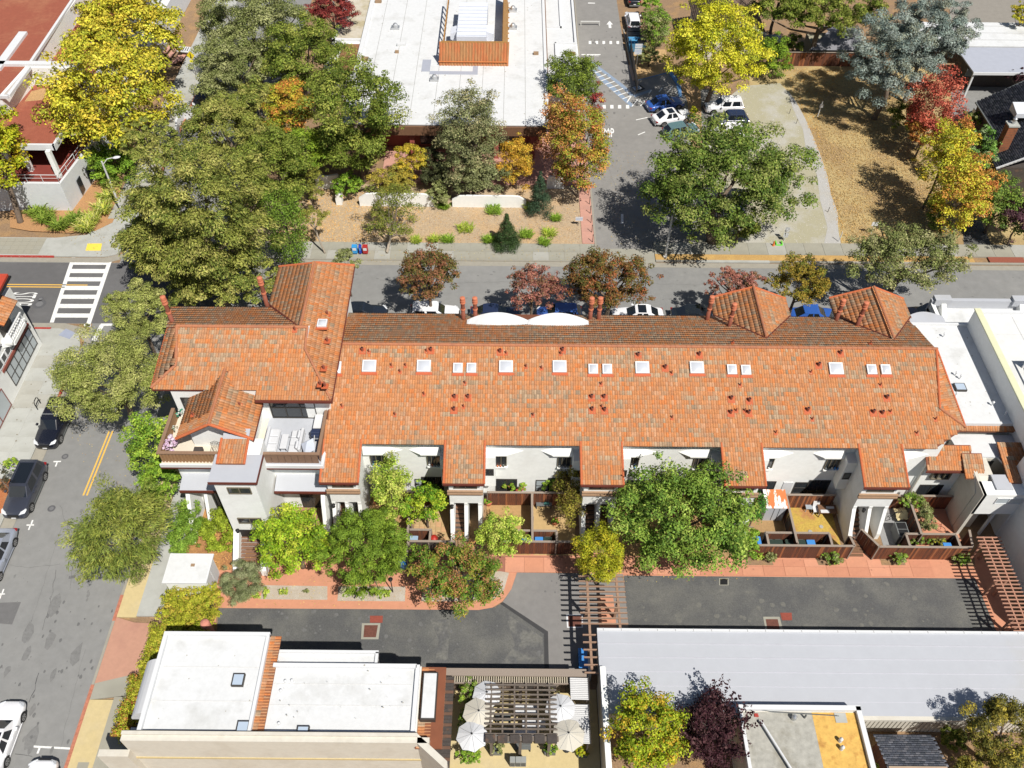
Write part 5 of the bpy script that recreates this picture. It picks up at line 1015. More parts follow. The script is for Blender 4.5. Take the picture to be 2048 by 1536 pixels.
# ------------------------------------------------------------------ flat-roofed shop at the lower left
sh = thing('shop_building', 'white flat-roofed shop with terracotta tile strips and a long cream parapet at the lower left', 'building', (-14, 21, 0))
MB().box(-21.55, -15.1, 18.45, 24.5, 0, 5.85).build('wall', cream, sh); MB().box(-15.1, -5.4, 18.3, 22.7, 0, 5.6).build('wall', cream, sh); MB().box(-14.6, -8.3, 22.7, 23.7, 0, 5.2).build('wall', cream, sh)
sheet('roof', [(-21.5, 18.5), (-15.1, 18.5), (-15.1, 24.45), (-21.5, 24.45)], 5.87, whiteroof, None, sh, px=False); sheet('roof', [(-15.1, 18.35), (-5.45, 18.35), (-5.45, 22.65), (-15.1, 22.65)], 5.62, whiteroof, None, sh, px=False); sheet('roof', [(-14.55, 22.75), (-8.35, 22.75), (-8.35, 23.65), (-14.55, 23.65)], 5.22, whiteroof, None, sh, px=False)
for bx in ((-21.6, -21.35, 18.4, 24.6, 5.8, 6.15), (-21.6, -15.0, 24.4, 24.62, 5.8, 6.12), (-15.2, -15.0, 18.4, 24.5, 5.8, 6.1), (-14.5, -5.7, 22.5, 22.75, 5.5, 5.85), (-5.75, -5.5, 18.4, 22.7, 5.5, 5.85), (-14.7, -8.2, 23.62, 23.8, 5.1, 5.4), (-8.38, -8.2, 22.8, 23.7, 5.1, 5.4)): MB().box(*bx).build('parapet', white, sh)
MB().box(-22.4, -5.3, 18.22, 18.42, 4.8, 6.25).build('front_parapet', cream, sh); MB().box(-22.4, -4.6, 17.9, 18.22, 0, 6.1).build('front_wall', cream, sh); MB().box(-22.3, -4.4, 17.85, 17.9, 3.2, 3.4).build('band', sand, sh)
MB().prism([(-5.3, 18.42), (-3.5, 16.9), (-3.5, 16.4), (-5.3, 17.9)], 0, 6.1).build('front_wall', cream, sh); MB().box(-24.1, -22.3, 17.5, 17.9, 0, 4.6).build('front_wall', cream, sh)
MB().box(-22.4, -5.3, 18.42, 18.47, 6.0, 6.2).build('gutter', darkframe, sh)
for k, (x0, x1, y0, y1, z) in enumerate(((-15.0, -14.35, 18.4, 24.5, 5.75), (-5.45, -3.9, 17.8, 22.7, 5.5))):
    mm = MB().box(x0, x1, y0, y1, z - .15, z); tp = mm.build('tile_strip', under, sh)
    w_ = x1 - x0
    tiles(tp, (x1, y0, z + .02 - .1 * w_), (0, 1, 0), (-1, 0, .1), [(0, 0), (y1 - y0, 0), (y1 - y0, w_), (0, w_)], lambda x, y: .08, 60, seed=40 + k)
def velux(par, px, py, w_, h_, z, name='skylight'):
    x, y, _ = P(px, py, z + .2); f = MB().box(x - w_ / 2, x + w_ / 2, y - h_ / 2, y + h_ / 2, z, z + .2).build(name, darkframe, par)
    MB().box(x - w_ / 2 + .07, x + w_ / 2 - .07, y - h_ / 2 + .07, y + h_ / 2 - .07, z + .2, z + .215).build('pane', M('skylight_glass_blue', (.42, .5, .6), .08, .03, spec=.8), f)
velux(sh, 476, 1359, .72, .78, 5.87); velux(sh, 485, 1454, .72, .75, 5.87); velux(sh, 605, 1464, .72, .75, 5.62)
cp = MB(); n = 8
for i in range(n):
    a0, a1 = PI / 2 * i / n, PI / 2 * (i + 1) / n; f = lambda a: (-21.6 - 1.35 * math.sin(a), 4.0 + 1.1 * math.cos(a))
    (x0, z0), (x1, z1) = f(a0), f(a1); cp.add([(x0, 19.9, z0), (x0, 23.3, z0), (x1, 23.3, z1), (x1, 19.9, z1)], [(0, 1, 2, 3)])
cp.add([(-21.6, 19.9, 4)] + [(-21.6 - 1.35 * math.sin(PI / 2 * i / n), 19.9, 4.0 + 1.1 * math.cos(PI / 2 * i / n)) for i in range(n + 1)], [(0,) + tuple(range(1, n + 2))])
o = cp.build('barrel_awning', fabric_w, sh, smooth=False)
MB().box(-23.1, -22.0, 18.6, 19.6, 3.3, 3.45).build('entry_canopy', greyroof, sh); MB().box(-23.2, -22.0, 18.5, 19.7, 3.15, 3.3).build('canopy_frame', darkframe, sh)
for a, b in ((-22.9, 18.7), (-22.9, 19.9)): MB().box(a - .04, a + .04, b - .04, b + .04, 0, 3.3).build('post', black, sh)
MB().box(-5.25, -4.35, 19.3, 22.2, 5.55, 5.95).build('curb_skylight', darkframe, sh); MB().box(-5.18, -4.42, 19.4, 22.1, 5.95, 6.0).build('curb_pane', whiteroof, sh)
seamm = M('roof_seam', (.58, .58, .57), .8, .1, 5)
for (x0, x1, y, z) in ((-21.3, -15.3, 20.3, 5.875), (-21.3, -15.3, 22.4, 5.875), (-14.3, -5.9, 20.2, 5.625), (-14.3, -5.9, 21.5, 5.625)): MB().box(x0, x1, y, y + .05, z, z + .012).build('roof_seam', seamm, sh)
for px, py in ((1435, 973), (1608, 1090), (1635, 1035), (1672, 1032), (1597, 1278), (1410, 1225)):
    x, y, _ = P(px * .349, 1000 + py * .349, 5.8); MB().lathe([(.09, 5.6), (.09, 5.8), (.06, 5.82)], (x, y), 8).build('roof_vent', whiteroof, sh)
# ------------------------------------------------------------------ garage with the long pale roof
ga = thing('long_garage', 'long low garage with a pale grey standing-seam roof beside the dark courtyard', 'garage', (20, 23, 0))
MB().box(5.95, 46, 21.0, 26.3, 0, 2.85).build('wall', M('white_siding', (.60, .57, .5), .8, .08, 6, stretch=(6, 1, .3)), ga)
MB().prismx([(20.85, 2.85), (26.45, 2.85), (26.45, 2.97), (20.85, 3.03)], 5.8, 46).build('roof', greyroof, ga)
MB().box(5.8, 46, 26.4, 26.56, 2.8, 3.06).build('eave_trim', white, ga); MB().box(12, 46, 20.6, 20.86, 2.78, 3.02).build('gutter', cream, ga)
for k in range(5): MB().box(5.85, 46, 21.7 + k * .95, 21.73 + k * .95, 3.0, 3.022).build('roof_seam', M('grey_seam', (.5, .5, .55), .6, .1), ga)
for k in range(30):
    x = 6.2 + k * 1.2; MB().box(x, x + .04, 26.38, 26.58, 3.06, 3.075).build('trim_joint', M('joint_grey', (.4, .4, .4), .8), ga)
for k in range(46): x = 21.6 + k * .28; MB().box(x, x + .03, 20.97, 21.0, 0, 2.8).build('siding_batten', M('siding_dark_batten', (.42, .4, .35), .8, .1), ga)  # battens toned darker than the siding
lw = thing('side_wall', 'tall narrow stucco wall with a flat cream cap between the patio and the lime tree', 'wall', (6, 19, 0)); MB().box(5.85, 6.05, 14.5, 23.7, 0, 3.3).build('wall', cream, lw); MB().box(5.8, 6.15, 14.5, 23.75, 3.3, 3.42).build('cap', stucco, lw)
# box building in front of the garage
bxb = thing('flat_roof_building', 'low building with a stained grey and rusty yellow flat roof behind a white parapet', 'building', (18, 18, 0))
MB().box(14.2, 21.55, 12, 20.85, 0, 3.9).build('wall', cream, bxb)
stain = M('stained_grey_roof', (.36, .35, .31), .95, .2, 3, (.17, .15, .10), .45, .8, .5, .68, bump=.3); rust = M('rusty_yellow_roof', (.62, .38, .10), .95, .2, 3, (.32, .12, .03), .9, .8, .52, .7, bump=.3)
sheet('roof', [(14.3, 12.1), (18.6, 12.1), (18.6, 20.7), (14.3, 20.7)], 3.92, stain, None, bxb, px=False); sheet('roof', [(18.6, 17.4), (21.4, 17.4), (21.4, 20.7), (18.6, 20.7)], 3.925, rust, None, bxb, px=False); sheet('roof', [(18.6, 12.1), (21.4, 12.1), (21.4, 17.4), (18.6, 17.4)], 3.922, stain, None, bxb, px=False)
for q in ((14.1, 14.3, 12, 20.9, 3.8, 4.15), (21.3, 21.6, 12, 21.0, 3.8, 4.2), (14.1, 21.6, 20.75, 21.05, 3.8, 4.2)): MB().box(*q).build('parapet', white, bxb)
def on(px, py, z): return P(px, py, z)
a, b = on(1522, 1442, 4.2), on(1584, 1540, 4.2); MB().tube([a, b], .07, 8).build('conduit_pipe', white, bxb)
for q in ((1590, 1433, .16, steel), (1683, 1478, .12, whiteroof), (1686, 1494, .12, whiteroof), (1612, 1431, .06, greyp)):
    x, y, _ = on(q[0], q[1], 4.3); MB().lathe([(q[2], 3.9), (q[2], 4.3), (q[2] * .3, 4.42)], (x, y), 10).build('roof_vent', q[3], bxb)
MB().tube([on(1500, 1415, 4.1), on(1545, 1424, 4.1), on(1678, 1432, 4.1)], .025, 5).build('cable', greyp, bxb); x, y, _ = on(1682, 1435, 4); MB().box(x - .35, x + .35, y - .3, y + .3, 3.93, 3.96).build('pad', concrete_w, bxb); x, y, _ = on(1513, 1430, 4); MB().box(x - .12, x + .12, y - .1, y + .1, 3.93, 4.0).build('red_cap', paint_r, bxb)
# shingled shed
sg_ = thing('garden_shed', 'small shed with a grey shingle gable roof under the tree at the lower right', 'shed', (24.6, 17.5, 0)); MB().box(22.95, 26.0, 14, 19.6, 0, 2.4).build('wall', fence_b, sg_)
def shingles(parent, O, u, up, poly, pal, nind=0, seed=1, wd=.3, l=.16, th=.02):
    R = np.random.RandomState(seed); u = Vector(u).normalized(); v = Vector(up).normalized(); n = u.cross(v).normalized(); A = [p[0] for p in poly]; B = [p[1] for p in poly]; G = []
    for j in range(int(min(B) / l), int(max(B) / l) + 1):
        for i in range(int(min(A) / wd) - 2, int(max(A) / wd) + 2): G.append(((i + .5 * (j % 2)) * wd, j * l))
    G = np.array(G); G = G[inpoly(G[:, 0] + wd / 2, G[:, 1] + l / 2, poly)]; N = len(G)
    base = np.array(O)[None] + G[:, :1] * np.array(u) + G[:, 1:] * np.array(v) + np.array(n)[None] * R.rand(N, 1) * .006
    g = .008; V = np.array([(g, 0, th), (wd - g, 0, th), (wd - g, l * 1.3, 0), (g, l * 1.3, 0), (g, 0, -.01), (wd - g, 0, -.01)]) @ np.array([list(u), list(v), list(n)])
    Q = np.array([(0, 1, 2, 3), (4, 5, 1, 0)]); AV = (base[:, None] + V[None]).reshape(-1, 3); AQ = (Q[None] + (np.arange(N) * 6)[:, None, None]).reshape(-1, 4)
    col = np.array(pal)[R.randint(0, len(pal), N)] * (.85 + .3 * R.rand(N, 1)); np_mesh('shingles', AV, AQ, shingle_m, np.repeat(col, 6, axis=0), parent, 'stuff')
GS = [(.16, .17, .2), (.2, .21, .24), (.13, .14, .16), (.25, .25, .27)]
for s in (-1, 1):
    yr = 17.6; ye3 = 19.9 if s > 0 else 15.0; z0, z1 = 2.5, 3.35; pt = MB().add([(22.7, ye3, z0), (26.2, ye3, z0), (26.2, yr, z1), (22.7, yr, z1), (22.7, ye3, z0 - .1), (26.2, ye3, z0 - .1), (26.2, yr, z1 - .1), (22.7, yr, z1 - .1)], [(0, 1, 2, 3), (7, 6, 5, 4), (0, 4, 5, 1), (1, 5, 6, 2), (0, 3, 7, 4)]).build('roof', greyp, sg_)
    ln = math.hypot(abs(ye3 - yr), z1 - z0)
    if s > 0: shingles(pt, (26.2, ye3, z0 + .01), (-1, 0, 0), (0, yr - ye3, z1 - z0), [(0, 0), (3.5, 0), (3.5, ln), (0, ln)], GS, seed=51)
    else: shingles(pt, (22.7, ye3, z0 + .01), (1, 0, 0), (0, yr - ye3, z1 - z0), [(0, 0), (3.5, 0), (3.5, ln), (0, ln)], GS, seed=52)
MB().box(22.7, 26.2, 17.5, 17.72, 3.33, 3.4).build('ridge_cap', M('tan_ridge', (.38, .28, .2), .9, .1), sg_)
# ------------------------------------------------------------------ white stucco building on the right
rt = thing('stucco_building', 'white flat-roofed stucco building with stepped roofs right of the townhouse row', 'building', (36, 45, 0))
MB().box(32.2, 37.8, 41.7, 52.0, 0, 6.4).build('wall', stucco, rt); sheet('roof', [(33.2, 41.75), (37.8, 41.75), (37.8, 52.0), (33.2, 52.0)], 6.42, whiteroof, None, rt, px=False); MB().box(32.9, 37.9, 51.9, 52.1, 6.3, 6.65).build('parapet', white, rt)
MB().box(33.6, 38.0, 41.55, 41.75, 6.0, 6.5).build('parapet', white, rt); MB().box(33.2, 38.2, 41.3, 41.55, 5.75, 6.05).build('tile_strip', under, rt)
tiles(rt, (33.2, 41.2, 6.0), (1, 0, 0), (0, 1, .6), [(0, 0), (4.9, 0), (4.9, .42), (0, .42)], lambda x, y: .1, 0, seed=61)
MB().box(33.4, 37.9, 39.2, 41.3, 0, 5.3).build('lower_wall', cream, rt); MB().prism([(33.0, 41.3), (33.35, 39.3), (36.0, 39.2), (36.3, 38.5), (38.0, 38.4), (38.0, 41.3)], 5.3, 5.45).build('lower_roof', whiteroof, rt)
window(rt, 33.3, 34.4, 39.2, 4.4, 5.0, 1, darkframe); window(rt, 34.7, 35.9, 39.2, 4.4, 5.0, 1, darkframe)
MB().prism([(37.8, 30), (60, 30), (60, 52.0), (37.8, 52.0)], 0, 7.9).build('tall_block', stucco, rt); sheet('high_roof', [(38.0, 38), (60, 38), (60, 51.9), (38.0, 51.9)], 7.92, M('pale_grey_membrane', (.64, .64, .63), .8, .05, 1.5, (.5, .5, .48), .3, .5), None, rt, px=False)
MB().box(37.55, 37.8, 30, 52.0, 6.4, 8.2).build('parapet_wall', stucco, rt); MB().box(37.5, 38.0, 30, 52.1, 8.2, 8.32).build('parapet_cap', M('pale_yellow_cap', (.62, .62, .42), .8, .05), rt); MB().box(37.9, 60, 51.75, 52.0, 7.9, 8.2).build('parapet', white, rt)
for k in range(4): MB().box(38.2, 60, 40.5 + k * 3, 40.54 + k * 3, 7.925, 7.94).build('roof_seam', seamm, rt)
MB().box(40.5, 40.54, 38, 51.8, 7.925, 7.94).build('roof_seam', seamm, rt); MB().box(43, 43.04, 38, 51.8, 7.925, 7.94).build('roof_seam', seamm, rt)
# street side front of that building
MB().prism([(37.0, 53.0), (60, 53.0), (60, 55.7), (36.0, 55.7), (36.0, 54.2)], 0, 5.0).build('front_block', stucco, rt); sheet('front_roof', [(37.3, 52.1), (60, 52.1), (60, 55.5), (36.3, 55.5), (36.4, 54.4)], 5.02, whiteroof, None, rt, px=False)
MB().box(36.0, 60, 55.5, 55.85, 4.6, 5.9).build('street_parapet', greyroof, rt); 
for x in (36.2, 42.9, 49): MB().box(x, x + 1.4, 55.3, 56.0, 5.5, 6.15).build('parapet_pier', greyroof, rt); MB().prismx([(54.3, 5.0), (55.5, 5.0), (55.5, 5.9)], x + .6, x + 1.0).build('brace', stucco, rt)
MB().box(36.0, 36.3, 52.2, 55.5, 0, 5.6).build('end_wall', stucco, rt)
cs = MB(); n = 10; cs.v = [(33.2 + 3.0 * i / n, 53.4 + .55 * math.sin(PI * i / n), 6.1) for i in range(n + 1)] + [(33.2 + 3.0 * i / n, 52.1, 6.0) for i in range(n + 1)] + [(33.2 + 3.0 * i / n, 53.4 + .55 * math.sin(PI * i / n), 4.8) for i in range(n + 1)]
cs.f = [(i, i + 1, n + 2 + i, n + 1 + i)[::-1] for i in range(n)] + [(i, i + 1, 2 * n + 3 + i, 2 * n + 2 + i) for i in range(n)]; cs.build('curved_canopy', greyroof, rt)
# rooftop condensing unit pit
MB().box(39.3, 60, 42.3, 45.9, 7.93, 7.96).build('unit_deck', M('pad_grey', (.3, .3, .31), .8, .08), rt); MB().box(39.2, 60, 45.9, 46.0, 7.93, 9.1).build('screen', M('white_screen', (.6, .6, .6), .7, .05), rt); MB().box(39.2, 39.26, 42.5, 46, 8.9, 9.15).build('screen_rail', darkframe, rt)
for k in range(7): MB().bar((39.7 + k * .75, 45.85, 7.95), (39.4 + k * .75, 45.85, 9.1), .1, .06).build('screen_post', darkframe, rt)
ac = thing('air_conditioner', 'grey rooftop air conditioner with two round fans on the right-hand roof', 'air conditioner', (40.6, 43.6, 7.96)); MB().box(39.7, 41.5, 42.6, 45.1, 7.96, 8.7).build('casing', M('ac_grey', (.36, .36, .38), .5, .05), ac, bevel=.03)
for x in (40.1, 41.05):
    fg = MB().lathe([(.34, 8.7), (.36, 8.76), (.3, 8.76), (.3, 8.71)], (x, 44.6), 16).build('fan_guard', black, ac)
    fb = MB(); 
    for k in range(6): fb.bar((x, 44.6, 8.745), (x + .3 * math.cos(k * PI / 3), 44.6 + .3 * math.sin(k * PI / 3), 8.745), .06, .01)
    fb.build('fan_blades', greyp, fg)
for q in ((1912, 745), (1921, 752), (1912, 786), (1985, 805), (2011, 825), (1888, 668)):
    x, y, _ = P(q[0], q[1] + 3, 6.6); MB().lathe([(.05, 6.4), (.05, 6.75), (.1, 6.77), (.1, 6.85), (.03, 6.9)], (x, y), 8).build('roof_vent', white, rt)
velux(rt, 1921, 773, .85, .75, 6.42)
# townhouse-like end tower on the right
er = thing('right_end_unit', 'cream end unit with a slanting tiled lean-to and a small window beside the right pergola', 'house', (35, 37.5, 0))
MB().prismx([(36.6, 0), (39.2, 0), (39.2, 5.3), (37.6, 5.3), (36.6, 4.6)], 31.2 + 2.6, 35.2).build('wall', cream, er)
MB().box(33.9, 37.2, 35.9, 37.1, 2.9, 5.35).build('front_wall', stucco, er); MB().box(33.85, 34.1, 35.9, 39.2, 0, 5.35).build('side_wall', cream, er); MB().box(35.6, 35.75, 35.9, 36.1, 0, 2.9).build('pier', white, er); MB().box(36.9, 37.2, 35.9, 37.1, 0, 2.9).build('pier', stucco, er)
window(er, 35.0, 36.9, 35.9, 4.3, 5.0, 2, white, glass_l)
rf_ = MB().prismx([(36.9, 5.35), (40.0, 5.9), (40.0, 6.0), (36.9, 5.45)], 36.0, 38.2).build('roof', under, er); tiles(rf_, (36.0, 36.9, 5.47), (1, 0, 0), (0, 1, .18), [(0, 0), (2.2, 0), (2.2, 3.1), (0, 3.1)], lambda x, y: .15, 60, seed=63)
MB().box(34.9, 36.1, 36.3, 37.6, 5.35, 5.5).build('flat_roof', greyroof, er)
rf_ = MB().prismx([(37.5, 5.0), (39.3, 5.7), (39.3, 5.8), (37.5, 5.1)], 33.2, 34.7).build('lean_to_roof', under, er); tiles(rf_, (33.2, 37.5, 5.12), (1, 0, 0), (0, 1, .39), [(0, 0), (1.5, 0), (1.5, 1.9), (0, 1.9)], lambda x, y: .3, 0, seed=64)
rf_ = MB().prismx([(38.2, 5.0), (39.9, 5.9), (39.9, 6.0), (38.2, 5.1)], 30.6, 34.0).build('lean_to_roof', under, er); tiles(rf_, (30.6, 38.2, 5.12), (1, 0, 0), (0, 1, .52), [(0, 0), (3.0, 0), (3.4, 1.9), (.5, 1.9)], lambda x, y: .2, 60, seed=65)
MB().box(30.55, 33.7, 38.1, 38.2, 4.9, 5.03).build('gutter', dkred, er); MB().box(30.9, 33.85, 38.9, 39.1, 0, 5.0).build('rear_wall', stucco, er)
g = window(er, 31.6, 33.0, 38.9, 3.3, 4.5, 3, bronze, glass, .25); window(er, 31.3, 33.1, 38.9, .1, 2.3, 2, darkframe, glass); MB().tube([(30.85, 38.85, .1), (30.85, 38.85, 5.2)], .05, 6).build('downpipe', cream, er)
cv = thing('curved_wall', 'tall pale wall curving down the right edge of the photograph beyond the pergola', 'wall', (38, 33, 0)); m = MB()
for i in range(8):
    y0, y1 = 38.2 - i * 1.6, 38.2 - (i + 1) * 1.6; f = lambda y: 36.9 + .025 * (38.2 - y) ** 1.2
    m.add([(f(y0), y0, 0), (f(y1), y1, 0), (f(y1) + .25, y1, 0), (f(y0) + .25, y0, 0), (f(y0), y0, 7.2), (f(y1), y1, 7.2), (f(y1) + .25, y1, 7.2), (f(y0) + .25, y0, 7.2)], [(0, 1, 5, 4)[::-1], (2, 3, 7, 6)[::-1], (4, 5, 6, 7)])
m.build('wall', stucco, cv)
# ------------------------------------------------------------------ top middle building
tm = thing('white_roof_building', 'single-storey building with a large white membrane roof and a rusty corrugated screen on top', 'building', (-7, 100, 0))
MB().prism([(-18.3, 86.5), (3.2, 86.5), (3.2, 150), (-18.2, 150)], 0, 4.3).build('wall', M('dark_red_wall', (.25, .07, .05), .8, .1), tm)
tp_ = [(-12.9, 84.0), (3.45, 84.0), (3.45, 160), (-18.45, 160), (-18.45, 96.5), (-18.0, 93), (-17.2, 89.5), (-17.2, 84.0)]
tp_ = [(-18.45, 84.0), (3.45, 84.0), (3.45, 160), (-18.45, 160)]; MB().prism(tp_, 4.15, 4.45).build('roof', whiteroof, tm)
MB().box(-18.5, 3.5, 83.75, 84.0, 3.35, 4.4).build('fascia', brown_wood, tm); MB().box(3.45, 3.8, 83.8, 160, 3.9, 4.62).build('parapet', white, tm); MB().box(3.8, 3.92, 83.8, 160, 3.6, 4.5).build('side_fascia', brown_wood, tm); MB().box(-18.75, -18.2, 84, 160, 4.2, 4.6).build('parapet', white, tm)
MB().box(-18.4, 3.4, 84.0, 84.3, 4.4, 4.55).build('parapet', white, tm)
for x in (-16, -11.5, -6.8, -2.2, 1.8): MB().box(x, x + .5, 84.3, 84.8, 0, 3.4).build('column', M('red_column', (.33, .09, .07), .8, .1), tm)
for x in (-10.6, -8, -1.5): window(tm, x, x + 2.1, 86.5, .5, 2.6, 2, darkframe)
for x in (-16.6, -14.0, -11.5, -8.9, -6.3, -3.7, -1.2, 1.2): MB().box(x, x + .05, 84.5, 158, 4.45, 4.465).build('roof_seam', M('dark_seam', (.34, .34, .33), .9, .3, 4), tm)
for (x0, x1, y0, y1) in ((-10.9, -9.9, 95.2, 97.9), (-9.9, -4.3, 94.6, 95.3), (-4.9, -4.3, 95.3, 96.5)): MB().box(x0, x1, y0, y1, 4.45, 4.475).build('roof_patch', M('blue_grey_patch', (.34, .36, .42), .8, .05), tm)
rs = M('rusty_corrugated', (.36, .18, .075), .8, .25, 3, (.45, .12, .04), .8, .7, .45, .6, stretch=(3, 1, .3)); rb = M('rust_brown_screen', (.38, .20, .06), .8, .1, 4)
sc = [(-8.9, 96.5), (-.9, 96.5), (-.9, 110), (-8.9, 110)]
scr = thing('rooftop_screen', 'rusty corrugated metal screen enclosing the rooftop unit on the white roof', 'screen', (-4.9, 99, 4.5))
for x in np.arange(-8.9, -1.0, .34): MB().add([(x, 96.6, 4.45), (x + .17, 96.52, 4.45), (x + .34, 96.6, 4.45), (x + .1, 97.5, 7.0), (x + .27, 97.42, 7.0), (x + .44, 97.5, 7.0)], [(0, 1, 4, 3), (1, 2, 5, 4)]).build('panel', rs, scr)
MB().box(-8.95, -.85, 96.55, 96.62, 4.9, 5.0).build('rail', M('orange_rail', (.6, .2, .06), .7, .1), scr); MB().box(-8.6, -.9, 97.42, 97.5, 6.6, 7.05).build('top_rail', rb, scr)
MB().add([(-.9, 96.6, 4.45), (-.9, 112, 4.45), (-1.5, 112, 7.0), (-1.5, 97.5, 7.0)], [(0, 1, 2, 3)]).build('side_panel', rb, scr); MB().add([(-.85, 96.6, 4.45), (-.85, 112, 4.45), (-1.45, 112, 7.0), (-1.45, 97.5, 7.0)], [(3, 2, 1, 0)]).build('side_panel', rb, scr)
for y in np.arange(98.2, 110, 1.3): MB().bar((-8.75, y, 4.45), (-8.2, y, 7.0), .12, .12).build('strut', brown_wood, scr); MB().box(-.86, -.7, y, y + .12, 5.6, 5.7).build('bracket', rb, scr)
MB().bar((-8.3, 97.5, 6.9), (-8.3, 110, 6.9), .12, .2).build('top_rail', rb, scr)
hv = thing('rooftop_unit', 'white louvred air handler standing inside the rusty screen', 'air conditioner', (-5, 100, 4.5)); MB().box(-6.9, -3.4, 99.4, 108, 4.8, 6.6).build('casing', M('unit_white', (.66, .69, .76), .5, .03), hv)
for k in range(9): MB().box(-6.95, -3.35, 99.6 + k * .9, 99.68 + k * .9, 6.6, 6.64).build('louvre', M('unit_louvre', (.45, .47, .52), .5), hv)
for s in (-1, 1): MB().prismy([(-5.15 + s * 1.75, 5.0), (-5.15 + s * 2.6, 5.4), (-5.15 + s * 2.6, 6.1), (-5.15 + s * 1.75, 6.4)], 101, 102.6).build('duct', M('unit_white', (.66, .69, .76)), hv)
for q in ((791, 53), (1026, 53), (869, 156), (1026, 18)):
    x, y, _ = P(q[0], q[1] + 4, 4.5); v_ = MB().box(x - .5, x + .5, y - .35, y + .35, 4.45, 4.75).build('roof_vent', steel, tm); MB().lathe([(.34, 4.75), (.3, 5.0), (.18, 5.15), (.05, 5.2)], (x, y + .05), 10).build('cowl', steel, v_)
for q in ((803, 90, .5), (794, 105, .22), (1072, 108, .3), (757, 4, .4), (730, 119, .4)):
    x, y, _ = P(q[0], q[1], 4.5); MB().box(x - q[2], x + q[2], y - q[2] * .6, y + q[2] * .6, 4.45, 4.75).build('roof_hatch', whiteroof if q[2] == .5 else M('rusty_pan', (.3, .2, .12), .8, .2), tm)
MB().prism([(3.95, 93), (7.3, 93), (7.8, 93.6), (7.6, 115.5), (7.2, 116), (3.95, 116)], 0, 3.6).build('annex', stucco, tm); MB().prism([(3.95, 93.1), (7.2, 93.1), (7.65, 93.7), (7.45, 115.4), (7.1, 115.9), (3.95, 115.9)], 3.6, 3.62).build('annex_roof', whiteroof, tm)
for q in ((3.95, 7.6, 115.8, 116.1, 3.6, 3.9), (7.35, 7.65, 103.5, 116, 3.6, 3.9), (7.5, 7.8, 93, 98, 3.6, 3.9), (4.9, 7.7, 98.0, 98.2, 3.6, 3.85), (4.9, 5.1, 98, 103.5, 3.6, 3.85), (4.9, 7.6, 103.3, 103.5, 3.6, 3.85), (5.7, 5.9, 107.5, 116, 3.6, 3.8), (3.95, 5.9, 107.5, 107.7, 3.6, 3.8)): MB().box(*q).build('parapet', white, tm)
MB().lathe([(.5, 3.65), (.5, 3.75), (.1, 3.8)], (6.9, 101), 12).build('drain_dome', M('rusty_dome', (.3, .15, .09), .8, .3, 4), tm)
MB().prism([(-22.8, 96.5), (-18.8, 96.3), (-18.8, 120), (-22.0, 120)], 0, 3.6).build('annex', stucco, tm); MB().prism([(-22.3, 104), (-18.8, 104), (-18.8, 119.5), (-21.6, 119.5)], 3.6, 3.62).build('annex_roof', M('dirty_roof', (.5, .46, .38), .95, .1, 3, (.3, .24, .08), .4, .5), tm)
MB().prism([(-22.6, 103.6), (-18.8, 103.6), (-18.8, 104), (-22.3, 104)], 3.6, 3.9).build('parapet', white, tm); MB().prism([(-22.6, 103.6), (-22.2, 103.6), (-21.5, 120), (-22.0, 120)], 3.6, 3.9).build('parapet', white, tm); MB().box(-21.2, -18.8, 96.6, 103, 3.6, 3.66).build('timber_deck', M('brown_deck', (.25, .12, .06), .8, .15, 5, stretch=(.3, 4, 1)), tm)
# ------------------------------------------------------------------ top left building with red gravel roofs
tl = thing('red_roof_building', 'white modern building with stepped red gravel roofs and a covered corner terrace', 'building', (-60, 85, 0))
lz, uz, tz = 7.0, 9.0, 10.6
MB().prism([(-100, 76.0), (-46.1, 76.0), (-46.1, 84), (-46.1, 150), (-100, 150)], lz - .35, lz).build('lower_roof', red_roof, tl)
for q in ((-100, -46.0, 75.8, 76.05, lz - .55, lz + .08), (-46.2, -45.95, 75.8, 150, lz - .55, lz + .08)): MB().box(*q).build('fascia', white, tl)
MB().prism([(-100, 80), (-50.2, 80), (-50.2, 86), (-46.4, 86), (-46.4, 150), (-100, 150)], 4, lz - .3).build('upper_wall', stucco, tl)
MB().prism([(-100, 81.3), (-52.6, 81.3), (-52.0, 88.1), (-52.2, 150), (-100, 150)], lz, uz).build('parapet_wall', stucco, tl); sheet('upper_roof', [(-100, 81.6), (-52.9, 81.6), (-52.3, 88), (-52.4, 150), (-100, 150)], uz + .01, red_roof, None, tl, px=False)
def strip(a, b, w_, z, par=tl, h=.3, mt=white): A, B = Vector((*a, z)), Vector((*b, z)); MB().bar(A, B, w_, h).build('parapet', mt, par)
strip(P(18, 194, uz)[:2], P(60, 137, uz)[:2], .35, uz + .1); strip(P(0, 195, uz)[:2], P(18, 195, uz)[:2], .3, uz + .1); strip(P(62, 128, uz)[:2], P(150, -4, uz)[:2], .3, uz + .1)
strip((-100, P(0, 131, uz)[1]), (P(165, 131, uz)[0], P(165, 131, uz)[1]), .7, uz + .15); strip(P(-6, 142, uz)[:2], P(48, 68, uz)[:2], .9, uz + .15)
MB().prism([(-52.0, 87.2), (-46.4, 87.2), (-46.4, 88.0), (-52.0, 88.0)], lz, uz).build('cross_wall', stucco, tl)
x, y, _ = P(75, 190, lz); MB().prism([(x - .9, y - 1.3), (x + .8, y - 1.0), (x + 1.1, y + .6), (x + .2, y + 1.4), (x - .9, y + .7)], lz, lz + .012).build('roof_stain', M('leaf_stain', (.42, .26, .12), .95, .3, 5), tl)
